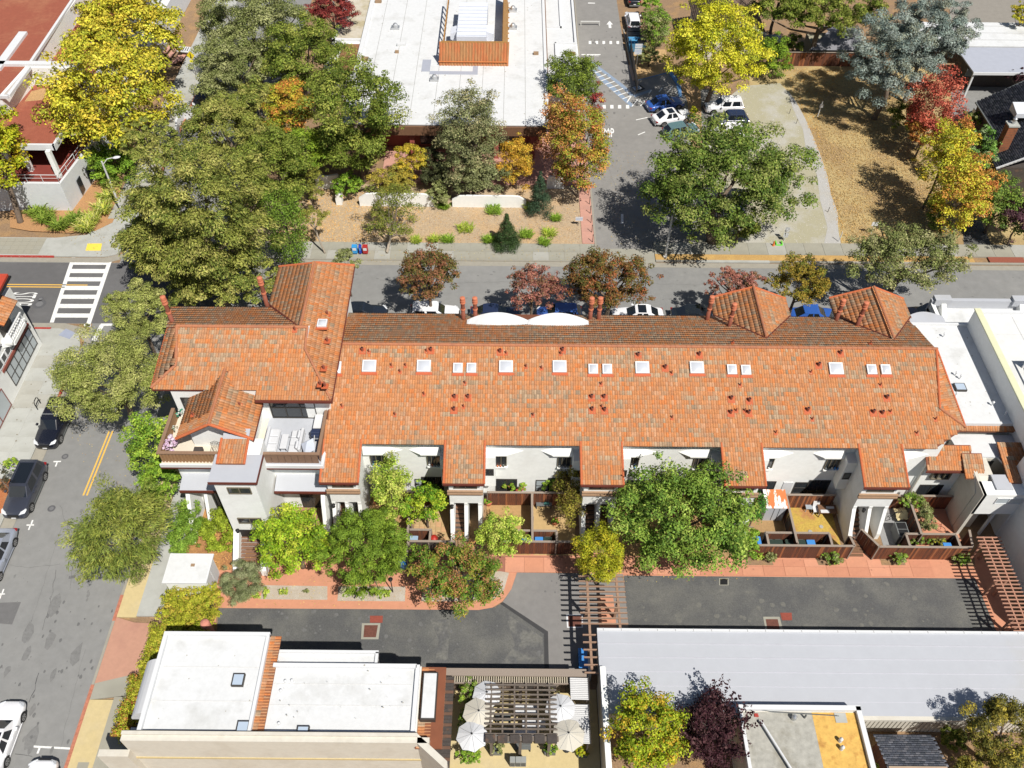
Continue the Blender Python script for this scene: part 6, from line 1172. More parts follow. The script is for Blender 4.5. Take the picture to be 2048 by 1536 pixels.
# terrace and lower wall
MB().prism([(-100, 74.3), (-46.2, 74.3), (-45.5, 80), (-45.5, 140), (-100, 140)], 0, 3.5).build('lower_wall', M('white_concrete', (.6, .62, .64), .8, .05, 2), tl); sheet('terrace_floor', [(-100, 74.6), (-46.4, 74.6), (-45.8, 80), (-45.8, 100), (-100, 100)], 3.52, M('dark_red_paving', (.2, .04, .03), .8, .1), None, tl, px=False)
for q in (((-56, 74.45), (-46.3, 74.45)), ((-46.3, 74.45), (-45.65, 80)), ((-45.65, 80), (-45.65, 92))):
    a, b = q; A, B = Vector((*a, 4.45)), Vector((*b, 4.45)); MB().tube([A, B], .035, 6).build('rail', white, tl); MB().tube([A - Vector((0, 0, .4)), B - Vector((0, 0, .4))], .02, 5).build('rail', white, tl); k = max(2, int((B - A).length / 1.6))
    for i in range(k + 1): p = A.lerp(B, i / k); MB().tube([p, p - Vector((0, 0, .95))], .03, 5).build('rail_post', white, tl)
for x, y in ((-46.6, 75.4), (-49.9, 76.5), (-52.0, 77), (-46.5, 82), (-46.5, 88)): MB().box(x - .22, x + .22, y - .22, y + .22, 3.5, lz - .3).build('column', stucco, tl)
for y in (76.6, 78.6, 80.7, 83, 86, 89): MB().box(-45.75 if y > 80 else -46.0 + (y - 76) * .12 + .12, (-45.45 if y > 80 else -45.95 + (y - 76) * .12 + .15), y, y + .9, .5, 2.2).build('window', glass, tl)
# ------------------------------------------------------------------ corner shop at the left edge
cb_ = thing('corner_shop', 'white corner shop with a gridded display window, red band and a small tiled balcony roof', 'building', (-46, 50, 0)); fx = -42.5
MB().box(-70, fx, 30, 55.05, 0, 7.0).build('wall', stucco, cb_); sheet('roof', [(-70, 30), (fx - .3, 30), (fx - .3, 54.8), (-70, 54.8)], 7.02, whiteroof, None, cb_, px=False)
window(cb_, 49.4, 54.5, fx, .75, 2.75, 6, darkframe, glass_l, .06, 1, 'x', rail=True); window(cb_, 44.0, 47.8, fx, .2, 2.3, 2, M('red_brown_frame', (.22, .07, .05), .7), glass_l, .06, 1, 'x')
MB().box(fx, fx + .08, 49.0, 54.7, 2.86, 3.12).build('red_band', M('brick_red_band', (.25, .07, .05), .8, .1), cb_)
for k in range(8): window(cb_, 54.45 - (k + 1) * .8, 54.45 - k * .8 - .1, fx, 3.3, 4.05, 1, white, glass, .06, 1, 'x')
text_mesh('shop_lettering', 'LES ART LIMNERS', .42, black, cb_, (fx + .02, 49.9, 4.6), (0, 1, 0), (0, 0, 1), (1, 1), bold=.015)
bl_ = MB().box(fx, fx + .9, 50.6, 53.6, 4.6, 4.8).build('balcony', stucco, cb_)
MB().prism([(fx, 50.5), (fx + .95, 50.9), (fx + .95, 53.3), (fx, 53.7)], 4.3, 4.62).build('balcony_base', stucco, cb_)
for k in range(9): y = 50.9 + k * .3; MB().tube([(fx + .9, y, 4.8), (fx + .9, y, 5.6)], .035, 5).build('baluster', white, bl_)
MB().box(fx + .84, fx + .98, 50.8, 53.4, 5.6, 5.7).build('cap_rail', white, bl_); MB().box(fx, fx + .05, 51.2, 53.0, 4.8, 6.6).build('balcony_door', darkframe, cb_)
rf_ = MB().prismy([(fx - .1, 7.4), (fx + 1.1, 6.75), (fx + 1.1, 6.85), (fx - .1, 7.5)], 50.6, 53.6).build('balcony_roof', under, cb_); tiles(rf_, (fx + 1.15, 50.6, 6.85), (0, 1, 0), (-1, 0, .54), [(0, 0), (3, 0), (3, 1.4), (0, 1.4)], lambda x, y: .0, 60, seed=71, wscale=1.6)
MB().prism([(-70, 52), (fx + .2, 52), (fx + .1, 55.5), (-70, 55.5)], 7.9, 8.1).build('upper_roof', M('bright_red_roof', (.45, .06, .03), .7, .1), cb_); MB().box(-70, fx - .3, 52.2, 55.2, 7.0, 7.9).build('upper_wall', stucco, cb_); MB().box(fx - .1, fx + .28, 51.9, 55.5, 7.75, 7.9).build('gutter', black, cb_)
# ------------------------------------------------------------------ top right: carports, shingled houses, shed
c1 = thing('white_carport', 'long white flat carport roof at the top right', 'carport', (57, 100, 0)); y0 = P(2000, 93, 3.2)[1]; y1 = P(2000, 45, 3.2)[1]
MB().box(50.8, 90, y0, y1, 3.0, 3.2).build('roof', whiteroof, c1)
for x in (51.5, 58, 65): MB().box(x, x + .2, y0 + .3, y0 + .5, 0, 3.0).build('post', silverp, c1)
for k in range(3): MB().box(50.9, 90, y0 + 1.6 + k * 1.8, y0 + 1.66 + k * 1.8, 3.2, 3.22).build('roof_seam', M('dark_seam', (.34, .34, .33), .9), c1)
c2 = thing('grey_carport', 'grey flat carport with a white edge below the white carport', 'carport', (55, 92, 0)); y0 = P(2000, 145, 3.4)[1]; y1 = P(2000, 95, 3.4)[1]; xl = P(1948, 145, 3.4)[0]
MB().prism([(xl, y0), (90, y0), (90, y1), (xl - .2, y1)], 3.25, 3.4).build('roof', M('blue_grey_membrane', (.37, .39, .45), .8, .05), c2); MB().box(xl - .05, 90, y0 - .12, y0, 3.1, 3.42).build('edge_trim', white, c2); MB().box(xl + .5, 90, y0 + 2.6, y1, 0, 3.2).build('rear_wall', darkwood, c2)
for x in (xl + .1, xl + 7): MB().box(x, x + .2, y0 + .1, y0 + .3, 0, 3.2).build('post', white, c2)
hs = thing('shingled_house', 'dark grey shingled house with a brick chimney at the right edge', 'house', (53, 80, 0)); NS = [(.045, .05, .065), (.065, .07, .09), (.035, .04, .05), (.09, .095, .11)]
e1_, e2_ = P(1948, 205, 3.4), P(1997, 274, 3.4); pk = P(2030, 160, 6.0); ex0 = e1_[0]
hx = (e1_[0] + e2_[0]) / 2; MB().box(hx + .4, 75, e2_[1] - .3 + .6, e1_[1], 0, 3.5).build('wall', darkwood, hs)
r_ = MB().add([(hx, e2_[1], 3.4), (hx, e1_[1], 3.4), (hx + 5.2, e1_[1] + .4, 6.4), (hx + 5.2, e2_[1], 6.4), (hx + 11, e1_[1], 3.4), (hx + 11, e2_[1], 3.4)], [(0, 3, 2, 1), (3, 5, 4, 2)]).build('roof', greyp, hs)
ln = math.hypot(5.2, 3); shingles(r_, (hx, e1_[1], 3.43), (0, -1, 0), (5.2, 0, 3.0), [(0, 0), (e1_[1] - e2_[1], 0), (e1_[1] - e2_[1], ln), (0, ln)], NS, seed=81, wd=.32, l=.2)
e3_ = P(2028, 338, 3.2); r_ = MB().add([(e3_[0] - 1.9, e3_[1], 3.2), (e3_[0] - 1.9, e2_[1] - .3, 3.2), (e3_[0] + 4, e2_[1] - .3, 6.3), (e3_[0] + 4, e3_[1], 6.3)], [(0, 3, 2, 1)]).build('roof', greyp, hs)
shingles(r_, (e3_[0] - 1.9, e2_[1] - .3, 3.23), (0, -1, 0), (5.9, 0, 3.1), [(0, 0), (e2_[1] - .3 - e3_[1], 0), (e2_[1] - .3 - e3_[1], 6.6), (0, 6.6)], NS, seed=82, wd=.32, l=.2)
MB().box(e3_[0] - 1.4, 75, e3_[1] + .4, e2_[1], 0, 3.1).build('wall', darkwood, hs); MB().bar((e3_[0] - 1.9, e3_[1], 3.25), (e3_[0] + 4, e3_[1], 6.35), .12, .2).build('barge_board', white, hs); MB().bar((hx, e2_[1], 3.42), (hx, e1_[1], 3.42), .12, .14).build('gutter', greyp, hs)
bk_ = M('brown_brick', (.28, .10, .045), .85, .25, 5, (.12, .05, .03), 1.5, .5); cx_, cy_, _ = P(1985, 305, 0); cx2, cy2, _ = P(2026, 248, 6.9)
ch = MB().box(cx2 - .5, cx2 + .5, cy2 - .45, cy2 + .45, 0, 6.8).build('chimney', bk_, hs)
for k in range(22): MB().box(cx2 - .512, cx2 + .512, cy2 - .462, cy2 + .462, 1.0 + k * .26, 1.02 + k * .26).build('brick_course', M('mortar', (.2, .12, .08), .9), ch)
MB().box(cx2 - .58, cx2 + .58, cy2 - .53, cy2 + .53, 6.8, 6.95).build('chimney_cap', concrete_w, ch); MB().lathe([(.16, 6.95), (.16, 7.5), (.24, 7.52), (.1, 7.7)], (cx2, cy2), 10).build('flue', steel, ch)
x, y, _ = P(2044, 218, 6); MB().prismx([(y - .8, 5.4), (y + .9, 5.4), (y + .9, 6.3), (y - .8, 5.9)], x - .8, x + 2).build('dormer_box', M('bright_metal_box', (.6, .62, .66), .4, .05), hs)
for q in ((1956, 230), (2007, 320)): x, y, _ = P(q[0], q[1], 1.8); MB().box(hx + .36 if q[0] < 1990 else e3_[0] - 1.45, hx + .42 if q[0] < 1990 else e3_[0] - 1.39, y - .5, y + .5, 1.2, 2.4).build('window', glass_l, hs)
bh = thing('brown_roof_house', 'house with a brown shingle gable roof half hidden behind the yellow tree', 'house', (28, 118, 0))
a0, a1, a2 = P(1510, 62, 3.5), P(1468, 0, 3.5), P(1425, 50, 5.3); BS = [(.17, .12, .09), (.21, .15, .11), (.13, .09, .07)]
xm = P(1472, 45, 5.3)[0]; ym = P(1472, 47, 5.0)[1]; r_ = MB().add([(xm - 4.5, ym, 3.6), (xm - .2, ym - .3, 5.6), (xm + 4.2, ym, 3.6), (xm - 4.5, ym + 9, 3.6), (xm - .2, ym + 9, 5.6), (xm + 4.2, ym + 9, 3.6)], [(0, 1, 4, 3), (1, 2, 5, 4)]).build('roof', brown_wood, bh)
shingles(r_, (xm + 4.2, ym, 3.63), (0, 1, 0), (-4.4, 0, 2.0), [(0, 0), (9, 0), (9, 4.8), (0, 4.8)], BS, seed=83, wd=.35, l=.25); shingles(r_, (xm - 4.5, ym + 9, 3.63), (0, -1, 0), (4.3, 0, 2.0), [(0, 0), (9, 0), (9, 4.7), (0, 4.7)], BS, seed=84, wd=.35, l=.25)
MB().bar((xm - .2, ym - .3, 5.62), (xm + 4.2, ym - .02, 3.62), .1, .2).build('barge_board', white, bh); MB().prismy([(xm - 4, 0), (xm + 3.8, 0), (xm + 3.8, 3.6), (xm - .2, 5.4), (xm - 4, 3.6)], ym + .4, ym + 8.5).build('wall', cream, bh)
s2 = thing('backyard_shed', 'low grey shed with a flat dark roof behind the lot fence', 'shed', (38, 110, 0)); x0_, y0_, _ = P(1622, 100, 2.2); x1_ = P(1692, 100, 2.2)[0]
MB().box(x0_ + .4, x1_ + 2, y0_ + .5, y0_ + 4.5, 0, 2.2).build('wall', M('olive_grey_wall', (.3, .28, .2), .9, .1), s2); MB().add([(x0_ - .2, y0_, 2.2), (x1_ + 2.2, y0_, 2.2), (x1_ + 2.2, y0_ + 3, 3.2), (x0_ + 2.6, y0_ + 3, 3.2), (x0_ + 2.6, y0_ + 6, 2.3), (x1_ + 2.2, y0_ + 6, 2.3)], [(0, 1, 2, 3), (3, 2, 5, 4)]).build('roof', M('grey_shed_roof', (.2, .2, .22), .9, .1), s2)
window(s2, x0_ + 2.7, x1_ + 1.5, y0_ + .5, .5, 1.8, 2, white, glass)
s3 = thing('lean_to_roof', 'pale grey sheet metal lean-to between the yellow tree and the dark shrubs', 'shed', (33, 112, 0)); x0_, y0_, _ = P(1500, 78, 2.4); MB().prism([(x0_, y0_ - 1), (x0_ + 4.4, y0_ - .6), (x0_ + 4.1, y0_ + 1.2), (x0_ + .2, y0_ + 1.2)], 2.3, 2.4).build('roof', greyroof, s3); MB().box(x0_ + .3, x0_ + 4, y0_ - .5, y0_ + 1, 0, 2.3).build('wall', darkwood, s3)
# ------------------------------------------------------------------ utility enclosure
ue = thing('utility_enclosure', 'small white flat-roofed utility enclosure between the hedge and the street tree', 'shed', (-22.8, 31, 0)); MB().box(-24.15, -21.35, 30.1, 32.15, 0, 2.3).build('wall', stucco, ue); MB().box(-24.3, -21.2, 29.95, 32.3, 2.3, 2.42).build('roof', white, ue); MB().box(-24.2, -21.3, 30.05, 32.2, 2.42, 2.43).build('roof_sheet', whiteroof, ue)
MB().box(-21.35, -21.28, 30.2, 31.05, .1, 2.1).build('door', white, ue); MB().box(-21.35, -21.28, 31.15, 32.0, .1, 2.1).build('door', white, ue); x, y, _ = P(386, 1131, 2.4); MB().box(x - .13, x + .13, y - .1, y + .1, 2.43, 2.5).build('hatch', M('tan_hatch', (.3, .2, .12), .8), ue)
# ------------------------------------------------------------------ garden walls north of the street
def low_wall(label, px0, px1, pyb, h, curve=0, t=.22):
    a, b = P(px0, pyb), P(px1, pyb); r_ = thing('garden_wall', label, 'wall', ((a[0] + b[0]) / 2, a[1], 0), 'white garden walls'); n = 10; m = MB(); pr = []
    for i in range(n + 1):
        x = a[0] + (b[0] - a[0]) * i / n; e = min(i, n - i) / n; zz = h * (1 - .35 * max(0, 1 - e * 7) ** 2); pr.append((x, a[1] + curve * math.sin(PI * i / n), zz))
    for i in range(n):
        (x0, y0, z0), (x1, y1, z1) = pr[i], pr[i + 1]; m.add([(x0, y0, 0), (x1, y1, 0), (x1, y1 + t, 0), (x0, y0 + t, 0), (x0, y0, z0), (x1, y1, z1), (x1, y1 + t, z1), (x0, y0 + t, z0)], [(4, 5, 6, 7), (0, 1, 5, 4), (2, 3, 7, 6), (1, 2, 6, 5), (3, 0, 4, 7)])
    m.build('wall', stucco, r_); return r_
low_wall('long white garden wall behind the young street tree', 720, 869, 413, 1.65); low_wall('white garden wall in the dappled shade of the olive tree', 905, 1052, 415, 1.5); low_wall('short curved white garden wall among the oaks', 632, 684, 373, 1.7, -.5); low_wall('narrow white wall pier beside the green shrub', 673, 685, 411, 1.4, 0, .9); low_wall('white wall stub in shade beside the orange tree', 1093, 1127, 378, 1.6)

# dirt and ponding marks on the flat roofs
rd2 = M('roof_dirt', (.36, .34, .29), .9, .2, 4)
def rblots(poly, n, size, mt, z, seed, par, asp=1.0): o = blots(poly, n, size, mt, z, seed, 'roof_stain', asp); o.parent = par; o.location = -wl(par); o['kind'] = 'stuff'
rblots([(740, 10), (1080, 10), (1085, 240), (740, 240)], 70, .12, rd2, 4.455, 23, tm)
rblots([(330, 1285), (820, 1335), (800, 1450), (310, 1440)], 40, .07, rd2, 5.878, 26, sh); rblots([(1860, 660), (1930, 660), (2010, 830), (1935, 830)], 24, .08, rd2, 6.426, 28, rt)
# ------------------------------------------------------------------ fences, pergolas, patio
FG = 'redwood fences of the courtyards'
board_fence('fence', 'redwood front fence right of the big green tree with three bin stalls behind it', (17.55, 33.75), (25.15, 33.75), group=FG); board_fence('fence', 'redwood front fence by the right pergola', (26.95, 33.72), (33.75, 33.72), group=FG)
board_fence('fence', 'slanting fence return beside the paved path to the rightmost stair', (26.95, 33.72), (26.0, 35.2), group=FG); board_fence('fence', 'short fence return at the foot of the fourth stair', (25.15, 33.75), (25.0, 34.6), group=FG)
board_fence('fence', 'dark front fence between the lime shrub and the yellow columnar tree', (-.6, 33.9), (4.85, 33.9), group=FG, mats=[fence_b, fence_a, fence_b]); board_fence('fence', 'dark front fence above the mixed green tree', (-7.5, 33.85), (-4.1, 33.85), group=FG, mats=[fence_b, darkwood])
board_fence('fence', 'fence running down beside the blue bin near the willow-like tree', (-7.5, 33.85), (-7.5, 32.3), group=FG, mats=[fence_b, darkwood])
for lb, xa, xb in (('back fence under the leftmost bay', -10.7, -5.0), ('back fence with red flowers in the second courtyard', -1.8, 4.9), ('back fence in the courtyard behind the big green tree', 8.0, 15.0), ('back fence above the garden furniture', 18.2, 24.8), ('back fence overgrown with ivy in the rightmost courtyard', 28.2, 33.8)): board_fence('fence', lb, (xa, 38.2), (xb, 38.2), group=FG)
for lb, xa, ya, yb in (('dividing fence of the first courtyard', -7.6, 34.0, 38.1), ('dividing fence of the second courtyard', 1.6, 34.0, 38.1), ('dividing fence beside the dry grass yard', 21.0, 34.0, 38.1), ('ivy covered dividing fence of the rightmost courtyard', 30.35, 34.8, 38.1)): board_fence('fence', lb, (xa, yb), (xa, ya), group=FG, mats=[fence_b, darkwood])
for lb, xa, xb in (('bin stall fence of the fourth courtyard', 18.9, 23.6), ('bin stall fence of the second courtyard', -.2, 3.4), ('planting stall fence of the rightmost courtyard', 29.3, 33.0), ('bin stall fence of the first courtyard', -7.5, -5.9)):
    board_fence('fence', lb, (xa, 34.95), (xb, 34.95), h=1.6, group=FG, mats=[fence_a, fence_b]); 
for lb, x in (('left partition of the bin stalls in the fourth courtyard', 18.95), ('right partition of the bin stalls in the fourth courtyard', 23.6), ('right partition of the bin stall in the second courtyard', 3.4), ('left partition of the rightmost planting stall', 29.3), ('right partition of the rightmost planting stall', 33.0), ('partition of the first bin stall', -5.95)): board_fence('fence', lb, (x, 33.85), (x, 34.9), h=1.6, group=FG, mats=[fence_b])
board_fence('fence', 'redwood gate fence at the foot of the rightmost stair', (34.0, 35.2), (33.8, 33.9), group=FG); board_fence('fence', 'brown board fence at the top of the empty lot', (34.0, 105.2), (44.5, 105.2), h=1.9, wid=.22)
board_fence('fence', 'weathered board fence along the back of the restaurant patio', (-4.4, 23.45), (4.3, 23.45), h=2.2, wid=.3, mats=[greywood, darkwood, M('grey_brown_board', (.14, .1, .08), .85, .2)], cap=False)
w_ = thing('patio_wall', 'patio wall with a timber cap and a row of small rafter ends beside the courtyard', 'wall', (-.5, 23.7, 0)); MB().box(-4.6, 4.9, 23.55, 23.8, 0, 2.4).build('wall', darkwood, w_); MB().box(-4.7, 5.0, 23.45, 23.95, 2.4, 2.5).build('cap', greywood, w_)
for k in range(62): x = -4.6 + k * .148; MB().box(x, x + .07, 23.05, 23.5, 2.28, 2.36).build('rafter_end', M('pale_rafter_end', (.42, .37, .28), .8, .15, 5), w_)
MB().box(-4.6, 4.6, 23.0, 23.06, 2.22, 2.38).build('edge_board', greywood, w_)
def pergola(name, label, beams, raf, posts, mt, cat='pergola', z=2.6, rw=.1, rh=.16, bw=.16, bh=.22):
    xs = [b[0] for b in beams] + [b[2] for b in beams]; ys = [b[1] for b in beams] + [b[3] for b in beams]; r_ = thing(name, label, cat, ((min(xs) + max(xs)) / 2, (min(ys) + max(ys)) / 2, 0))
    for x0, y0, x1, y1 in beams: MB().bar((x0, y0, z), (x1, y1, z), bw, bh).build('beam', mt, r_)
    for x0, y0, x1, y1 in raf: MB().bar((x0, y0, z + bh / 2 + rh / 2 - .01), (x1, y1, z + bh / 2 + rh / 2 - .01), rw, rh).build('rafter', mt, r_)
    for x, y in posts: MB().box(x - .09, x + .09, y - .09, y + .09, 0, z - bh / 2).build('post', mt, r_)
    return r_
p1 = pergola('pergola', 'tan timber pergola spanning the driveway between the two dark courtyards', [(5.35, 32.2, 5.35, 23.9), (7.4, 32.2, 7.4, 26.7)], [(4.75, 31.75 - k * .395, 7.95, 31.75 - k * .395) for k in range(13)] + [(4.85, 26.2 - k * .52, 5.85, 26.2 - k * .52) for k in range(6)],
             [(5.35, 32.0), (5.35, 28.8), (5.35, 25.6), (7.4, 32), (7.4, 28.8)], pergwood, rw=.08, rh=.12)
p2 = pergola('pergola', 'red-brown timber pergola along the right end of the courtyard', [(34.3, 34.1, 34.3, 26.4), (34.9, 34.1, 34.9, 26.4)], [(33.75, 34.0 - k * .29, 35.5, 34.0 - k * .29) for k in range(27)], [(34.25, 33.8), (34.25, 30.8), (34.25, 27.8), (34.95, 33.8), (34.95, 30.8), (34.95, 27.8)], M('red_brown_pergola_wood', (.42, .22, .15), .8, .12, 6), rw=.065, rh=.10, bw=.09, bh=.16)
w_ = thing('screen_wall', 'white rendered low wall under the tan pergola', 'wall', (4.9, 28.5, 0))
MB().box(5.25, 5.45, 24.2, 25.4, 0, 1.2).build('wall', white, w_)
p3 = pergola('pergola', 'dark weathered pergola over the tables of the restaurant patio', [(-1.15 + k * .74, 22.9, -1.15 + k * .74, 19.15) for k in range(6)], [(-1.5, 22.75 - k * .31, 3.0, 22.75 - k * .31) for k in range(12)], [(-1.1, 22.8), (2.5, 22.8), (-1.1, 19.3), (2.5, 19.3), (.7, 22.8), (.7, 19.3)], M('weathered_grey_timber', (.145, .12, .10), .85, .2, 6), rw=.08, rh=.12, bw=.1, bh=.16)
MB().box(-1.5, 3.05, 19.2, 19.5, 2.72, 2.84).build('front_beam', M('weathered_grey_timber', (.145, .12, .10)), p3)
for k in range(6): MB().box(-1.45 + k * .76, -.85 + k * .76, 19.05, 19.55, 2.84, 2.94).build('planter_tray', darkwood, p3)
for x0, y0, y1, z in ((3.9, 21.9, 23.35, 2.6), (3.85, 19.2, 21.65, 2.5)):
    a = thing('metal_canopy', 'corrugated white metal canopy ' + ('by the patio wall' if z > 2.55 else 'beside the beige parasol'), 'canopy', (x0 + .5, (y0 + y1) / 2, 0)); m = MB(); n = int((y1 - y0) / .12)
    for k in range(n): y = y0 + k * (y1 - y0) / n; d = (y1 - y0) / n; m.add([(x0, y, z), (x0, y + d / 2, z + .05), (x0, y + d, z), (x0 + 1.15, y, z - .05), (x0 + 1.15, y + d / 2, z), (x0 + 1.15, y + d, z - .05)], [(0, 3, 4, 1), (1, 4, 5, 2)])
    m.build('sheet', M('corrugated_white', (.5, .5, .5), .45, .05, metal=.2), a); MB().box(x0 + 1.15, x0 + 1.22, y0, y1, z - .15, z + .02).build('gutter', darkframe, a)
    for b in (y0 + .1, y1 - .1): MB().box(x0 + 1.0, x0 + 1.1, b - .05, b + .05, 0, z - .1).build('post', darkwood, a)
dp = thing('dark_slatted_roof', 'dark brown slatted roof between the shop and the patio', 'canopy', (-4.2, 20.4, 0)); MB().box(-4.75, -3.55, 17.2, 23.2, 2.9, 2.94).build('deck', darkwood, dp)
for k in range(26): MB().box(-4.75, -3.55, 17.25 + k * .23, 17.43 + k * .23, 2.94, 2.97).build('slat', darkwood if k % 3 else M('brown_slat', (.13, .07, .045), .8, .15), dp)
for a, b in ((-4.6, 17.4), (-3.7, 17.4), (-4.6, 23), (-3.7, 23)): MB().box(a - .06, a + .06, b - .06, b + .06, 0, 2.9).build('post', darkwood, dp)
def parasol(label, px, py, r, mt, z=2.5, tilt=(0, 0)):
    x, y, _ = P(px, py, z); u = thing('parasol', label, 'parasol', (x, y, 0), 'parasols of the restaurant patio'); n = 8; vs = [(x, y, z + .3)]
    for k in range(n): a = 2 * PI * k / n + .2; vs.append((x + r * math.cos(a), y + r * math.sin(a), z - .12 + tilt[0] * math.cos(a)))
    for k in range(n): a = 2 * PI * (k + .5) / n + .2; vs.append((x + r * .90 * math.cos(a), y + r * .90 * math.sin(a), z - .05 + tilt[0] * math.cos(a)))
    f = []
    for k in range(n): f += [(0, 1 + k, 9 + k), (0, 9 + k, 1 + (k + 1) % n)]
    c = MB().add(vs, f).build('canopy', mt, u); MB().tube([(x, y, 0), (x, y, z + .35)], .025, 6).build('pole', steel, u); MB().lathe([(.05, z + .3), (.06, z + .36), (.02, z + .4)], (x, y), 8).build('finial', black, u); MB().lathe([(.25, 0.03), (.25, .1), (.05, .14)], (x, y), 10).build('base', black, u)
    rb_ = MB()
    for k in range(n): rb_.tube([vs[0], vs[1 + k]], .014, 4)
    rb_.build('ribs', steel, u)
parasol('white parasol at the left top corner of the patio pergola', 974, 1388, .95, fabric_w); parasol('beige parasol on the left between two white ones', 958, 1425, 1.05, fabric_b, 2.6); parasol('white parasol lowest on the left of the patio', 944, 1471, 1.0, fabric_w, 2.65); parasol('white parasol right of the patio pergola', 1121, 1416, 1.0, fabric_w, 2.6); parasol('beige parasol lowest on the right of the patio', 1137, 1469, 1.05, fabric_b, 2.65)
for k, (x, y, lb) in enumerate(((1.1, 21.9, 'nearest the patio wall'), (1.6, 21.1, 'in the middle under the pergola'), (1.0, 20.3, 'under the lower half of the pergola'))):
    t = thing('patio_table', 'white clothed table under the dark pergola, ' + lb, 'table', (x, y, 0), 'tables under the patio pergola'); MB().box(x - .75, x + .75, y - .32, y + .32, .72, .76).build('table_top', fabric_w, t, bevel=.02)
    for a in (-.65, .65):
        for b in (-.25, .25): MB().box(x + a - .03, x + a + .03, y + b - .03, y + b + .03, .03, .72).build('leg', black, t)
for k, (x, y) in enumerate(((.1, 20.7), (.1, 20.1), (.9, 19.7), (-.4, 21.5), (-.5, 20.3))):
    t = thing('patio_bench', ['grey slatted bench under the pergola middle', 'grey slatted bench below the first one', 'grey bench by the pergola front beam', 'small bench beside the upper left parasol', 'small bench beside the beige parasol'][k], 'bench', (x, y, 0))
    for j in range(4): MB().box(x - .5, x + .5, y - .2 + j * .11, y - .11 + j * .11, .42, .45).build('slat', greyp, t)
    for a in (-.45, .45): MB().box(x + a - .03, x + a + .03, y - .2, y + .2, .03, .42).build('leg', black, t)
def planter(label, px, py, w_, pal, name='potted_shrub', col=greyp, rr=14):
    x, y, _ = P(px, py, .4); t = tree(name, label, 'plant', px, py - 4, rr, rr * .8, .75, pal, size=.11, nl=20, trunk=False); MB().box(x - w_, x + w_, y - .22, y + .22, .03, .45).build('planter', col, t); return t
planter('olive green shrub in a dark trough at the left front of the patio', 992, 1500, .35, OLIVE); planter('green shrub in a dark trough at the right front of the patio', 1100, 1500, .35, GREEN); planter('flowering shrub in a low trough under the lowest beige parasol', 1165, 1505, .3, YGREEN)
for k in range(3): 
    x, y, _ = P((1025, 1036.5, 1047)[k], 1520, .8); t = thing('condenser', ['left', 'middle', 'right'][k] + ' one of three grey upright boxes at the front of the patio', 'unit', (x, y, 0), 'upright boxes at the front of the patio'); MB().box(x - .17, x + .17, y - .17, y + .2, .03, .9).build('casing', M('box_grey', (.27, .28, .27), .6, .05), t, bevel=.02)
    for j in range(4): MB().box(x - .14, x + .14, y - .19, y - .17, .2 + j * .15, .24 + j * .15).build('slot', black, t)
# bins, furniture in the yards
def bin_(label, x, y, body, lid, rot=0, name='wheelie_bin', tilt=0):
    b = thing(name, label, 'bin', (x, y, .03), 'wheelie bins'); MB().add([(x - .22, y - .25, .08), (x + .22, y - .25, .08), (x + .22, y + .2, .08), (x - .22, y + .2, .08), (x - .29, y - .33, 1.0), (x + .29, y - .33, 1.0), (x + .29, y + .32, 1.0), (x - .29, y + .32, 1.0)], [(3, 2, 1, 0), (4, 5, 6, 7), (0, 1, 5, 4), (1, 2, 6, 5), (2, 3, 7, 6), (3, 0, 4, 7)]).build('body', body, b)
    MB().prismx([(y - .36, 1.0), (y + .36, 1.0), (y + .36, 1.06), (y - .36, 1.09)], x - .31, x + .31).build('lid', lid, b, bevel=.02)
    for s in (-1, 1): MB().tube([(x + s * .2, y + .3, .14), (x + s * .27, y + .3, .14)], .11, 10).build('wheel', tyre, b)
    MB().tube([(x - .2, y + .4, .98), (x + .2, y + .4, .98)], .02, 5).build('handle', greyp, b); return b
gb = M('dark_green_bin', (.03, .05, .04), .5); 
for lb, x, y, c in (('blue bin, rightmost in the stalls of the fourth courtyard', 22.3, 34.35, bluep), ('grey bin left of the blue one in the right stall', 21.6, 34.35, gb), ('dark bin, right one in the left stall', 20.7, 34.35, gb), ('dark bin, middle one in the left stall', 19.9, 34.35, gb), ('dark bin, left one in the left stall', 19.3, 34.35, gb), ('big blue bin with its lid askew beside the trellis', 18.3, 34.6, bluep),
                    ('blue bin, left one in the second courtyard', .9, 34.4, bluep), ('blue bin, middle one in the second courtyard', 2.1, 34.4, bluep), ('dark green bin beside the blue one in the second courtyard', 2.75, 34.4, gb), ('blue bin in the narrow stall beside the willow-like tree', -7.85, 32.7, bluep), ('pale blue bin half hidden by foliage in the first stall', -7.2, 34.4, M('pale_blue_plastic', (.3, .42, .55), .5)), ('blue bin in the right planting stall', 32.4, 34.2, bluep), ('blue bin, upper one under the tan pergola', 4.95, 25.7, bluep), ('blue bin, lower one under the tan pergola', 4.95, 25.0, bluep)):
    bin_(lb, x, y, c, c)
ms = thing('metal_shed', 'small metal shed with a rusty orange and white roof in the fourth courtyard', 'shed', (18.6, 36.7, 0)); x0, y0, _ = P(1532, 1014, 1.9); x1 = P(1577, 1014, 1.9)[0]
MB().box(x0 + .1, x1 - .1, y0, y0 + 1.4, 0, 1.85).build('wall', greyroof, ms); MB().prismx([(y0 - .1, 1.85), (y0 + 1.5, 2.0), (y0 + 1.5, 2.05), (y0 - .1, 1.9)], x0, x1).build('roof', M('rusted_shed_roof', (.75, .75, .74), .7, .05, 3, (.55, .16, .05), 1.2, 1, .48, .52, stretch=(1.5, .4, 1)), ms)
for x in (x0 + .7, x0 + 1.1): MB().box(x, x + .03, y0 - .02, y0, .1, 1.8).build('door_edge', darkframe, ms)
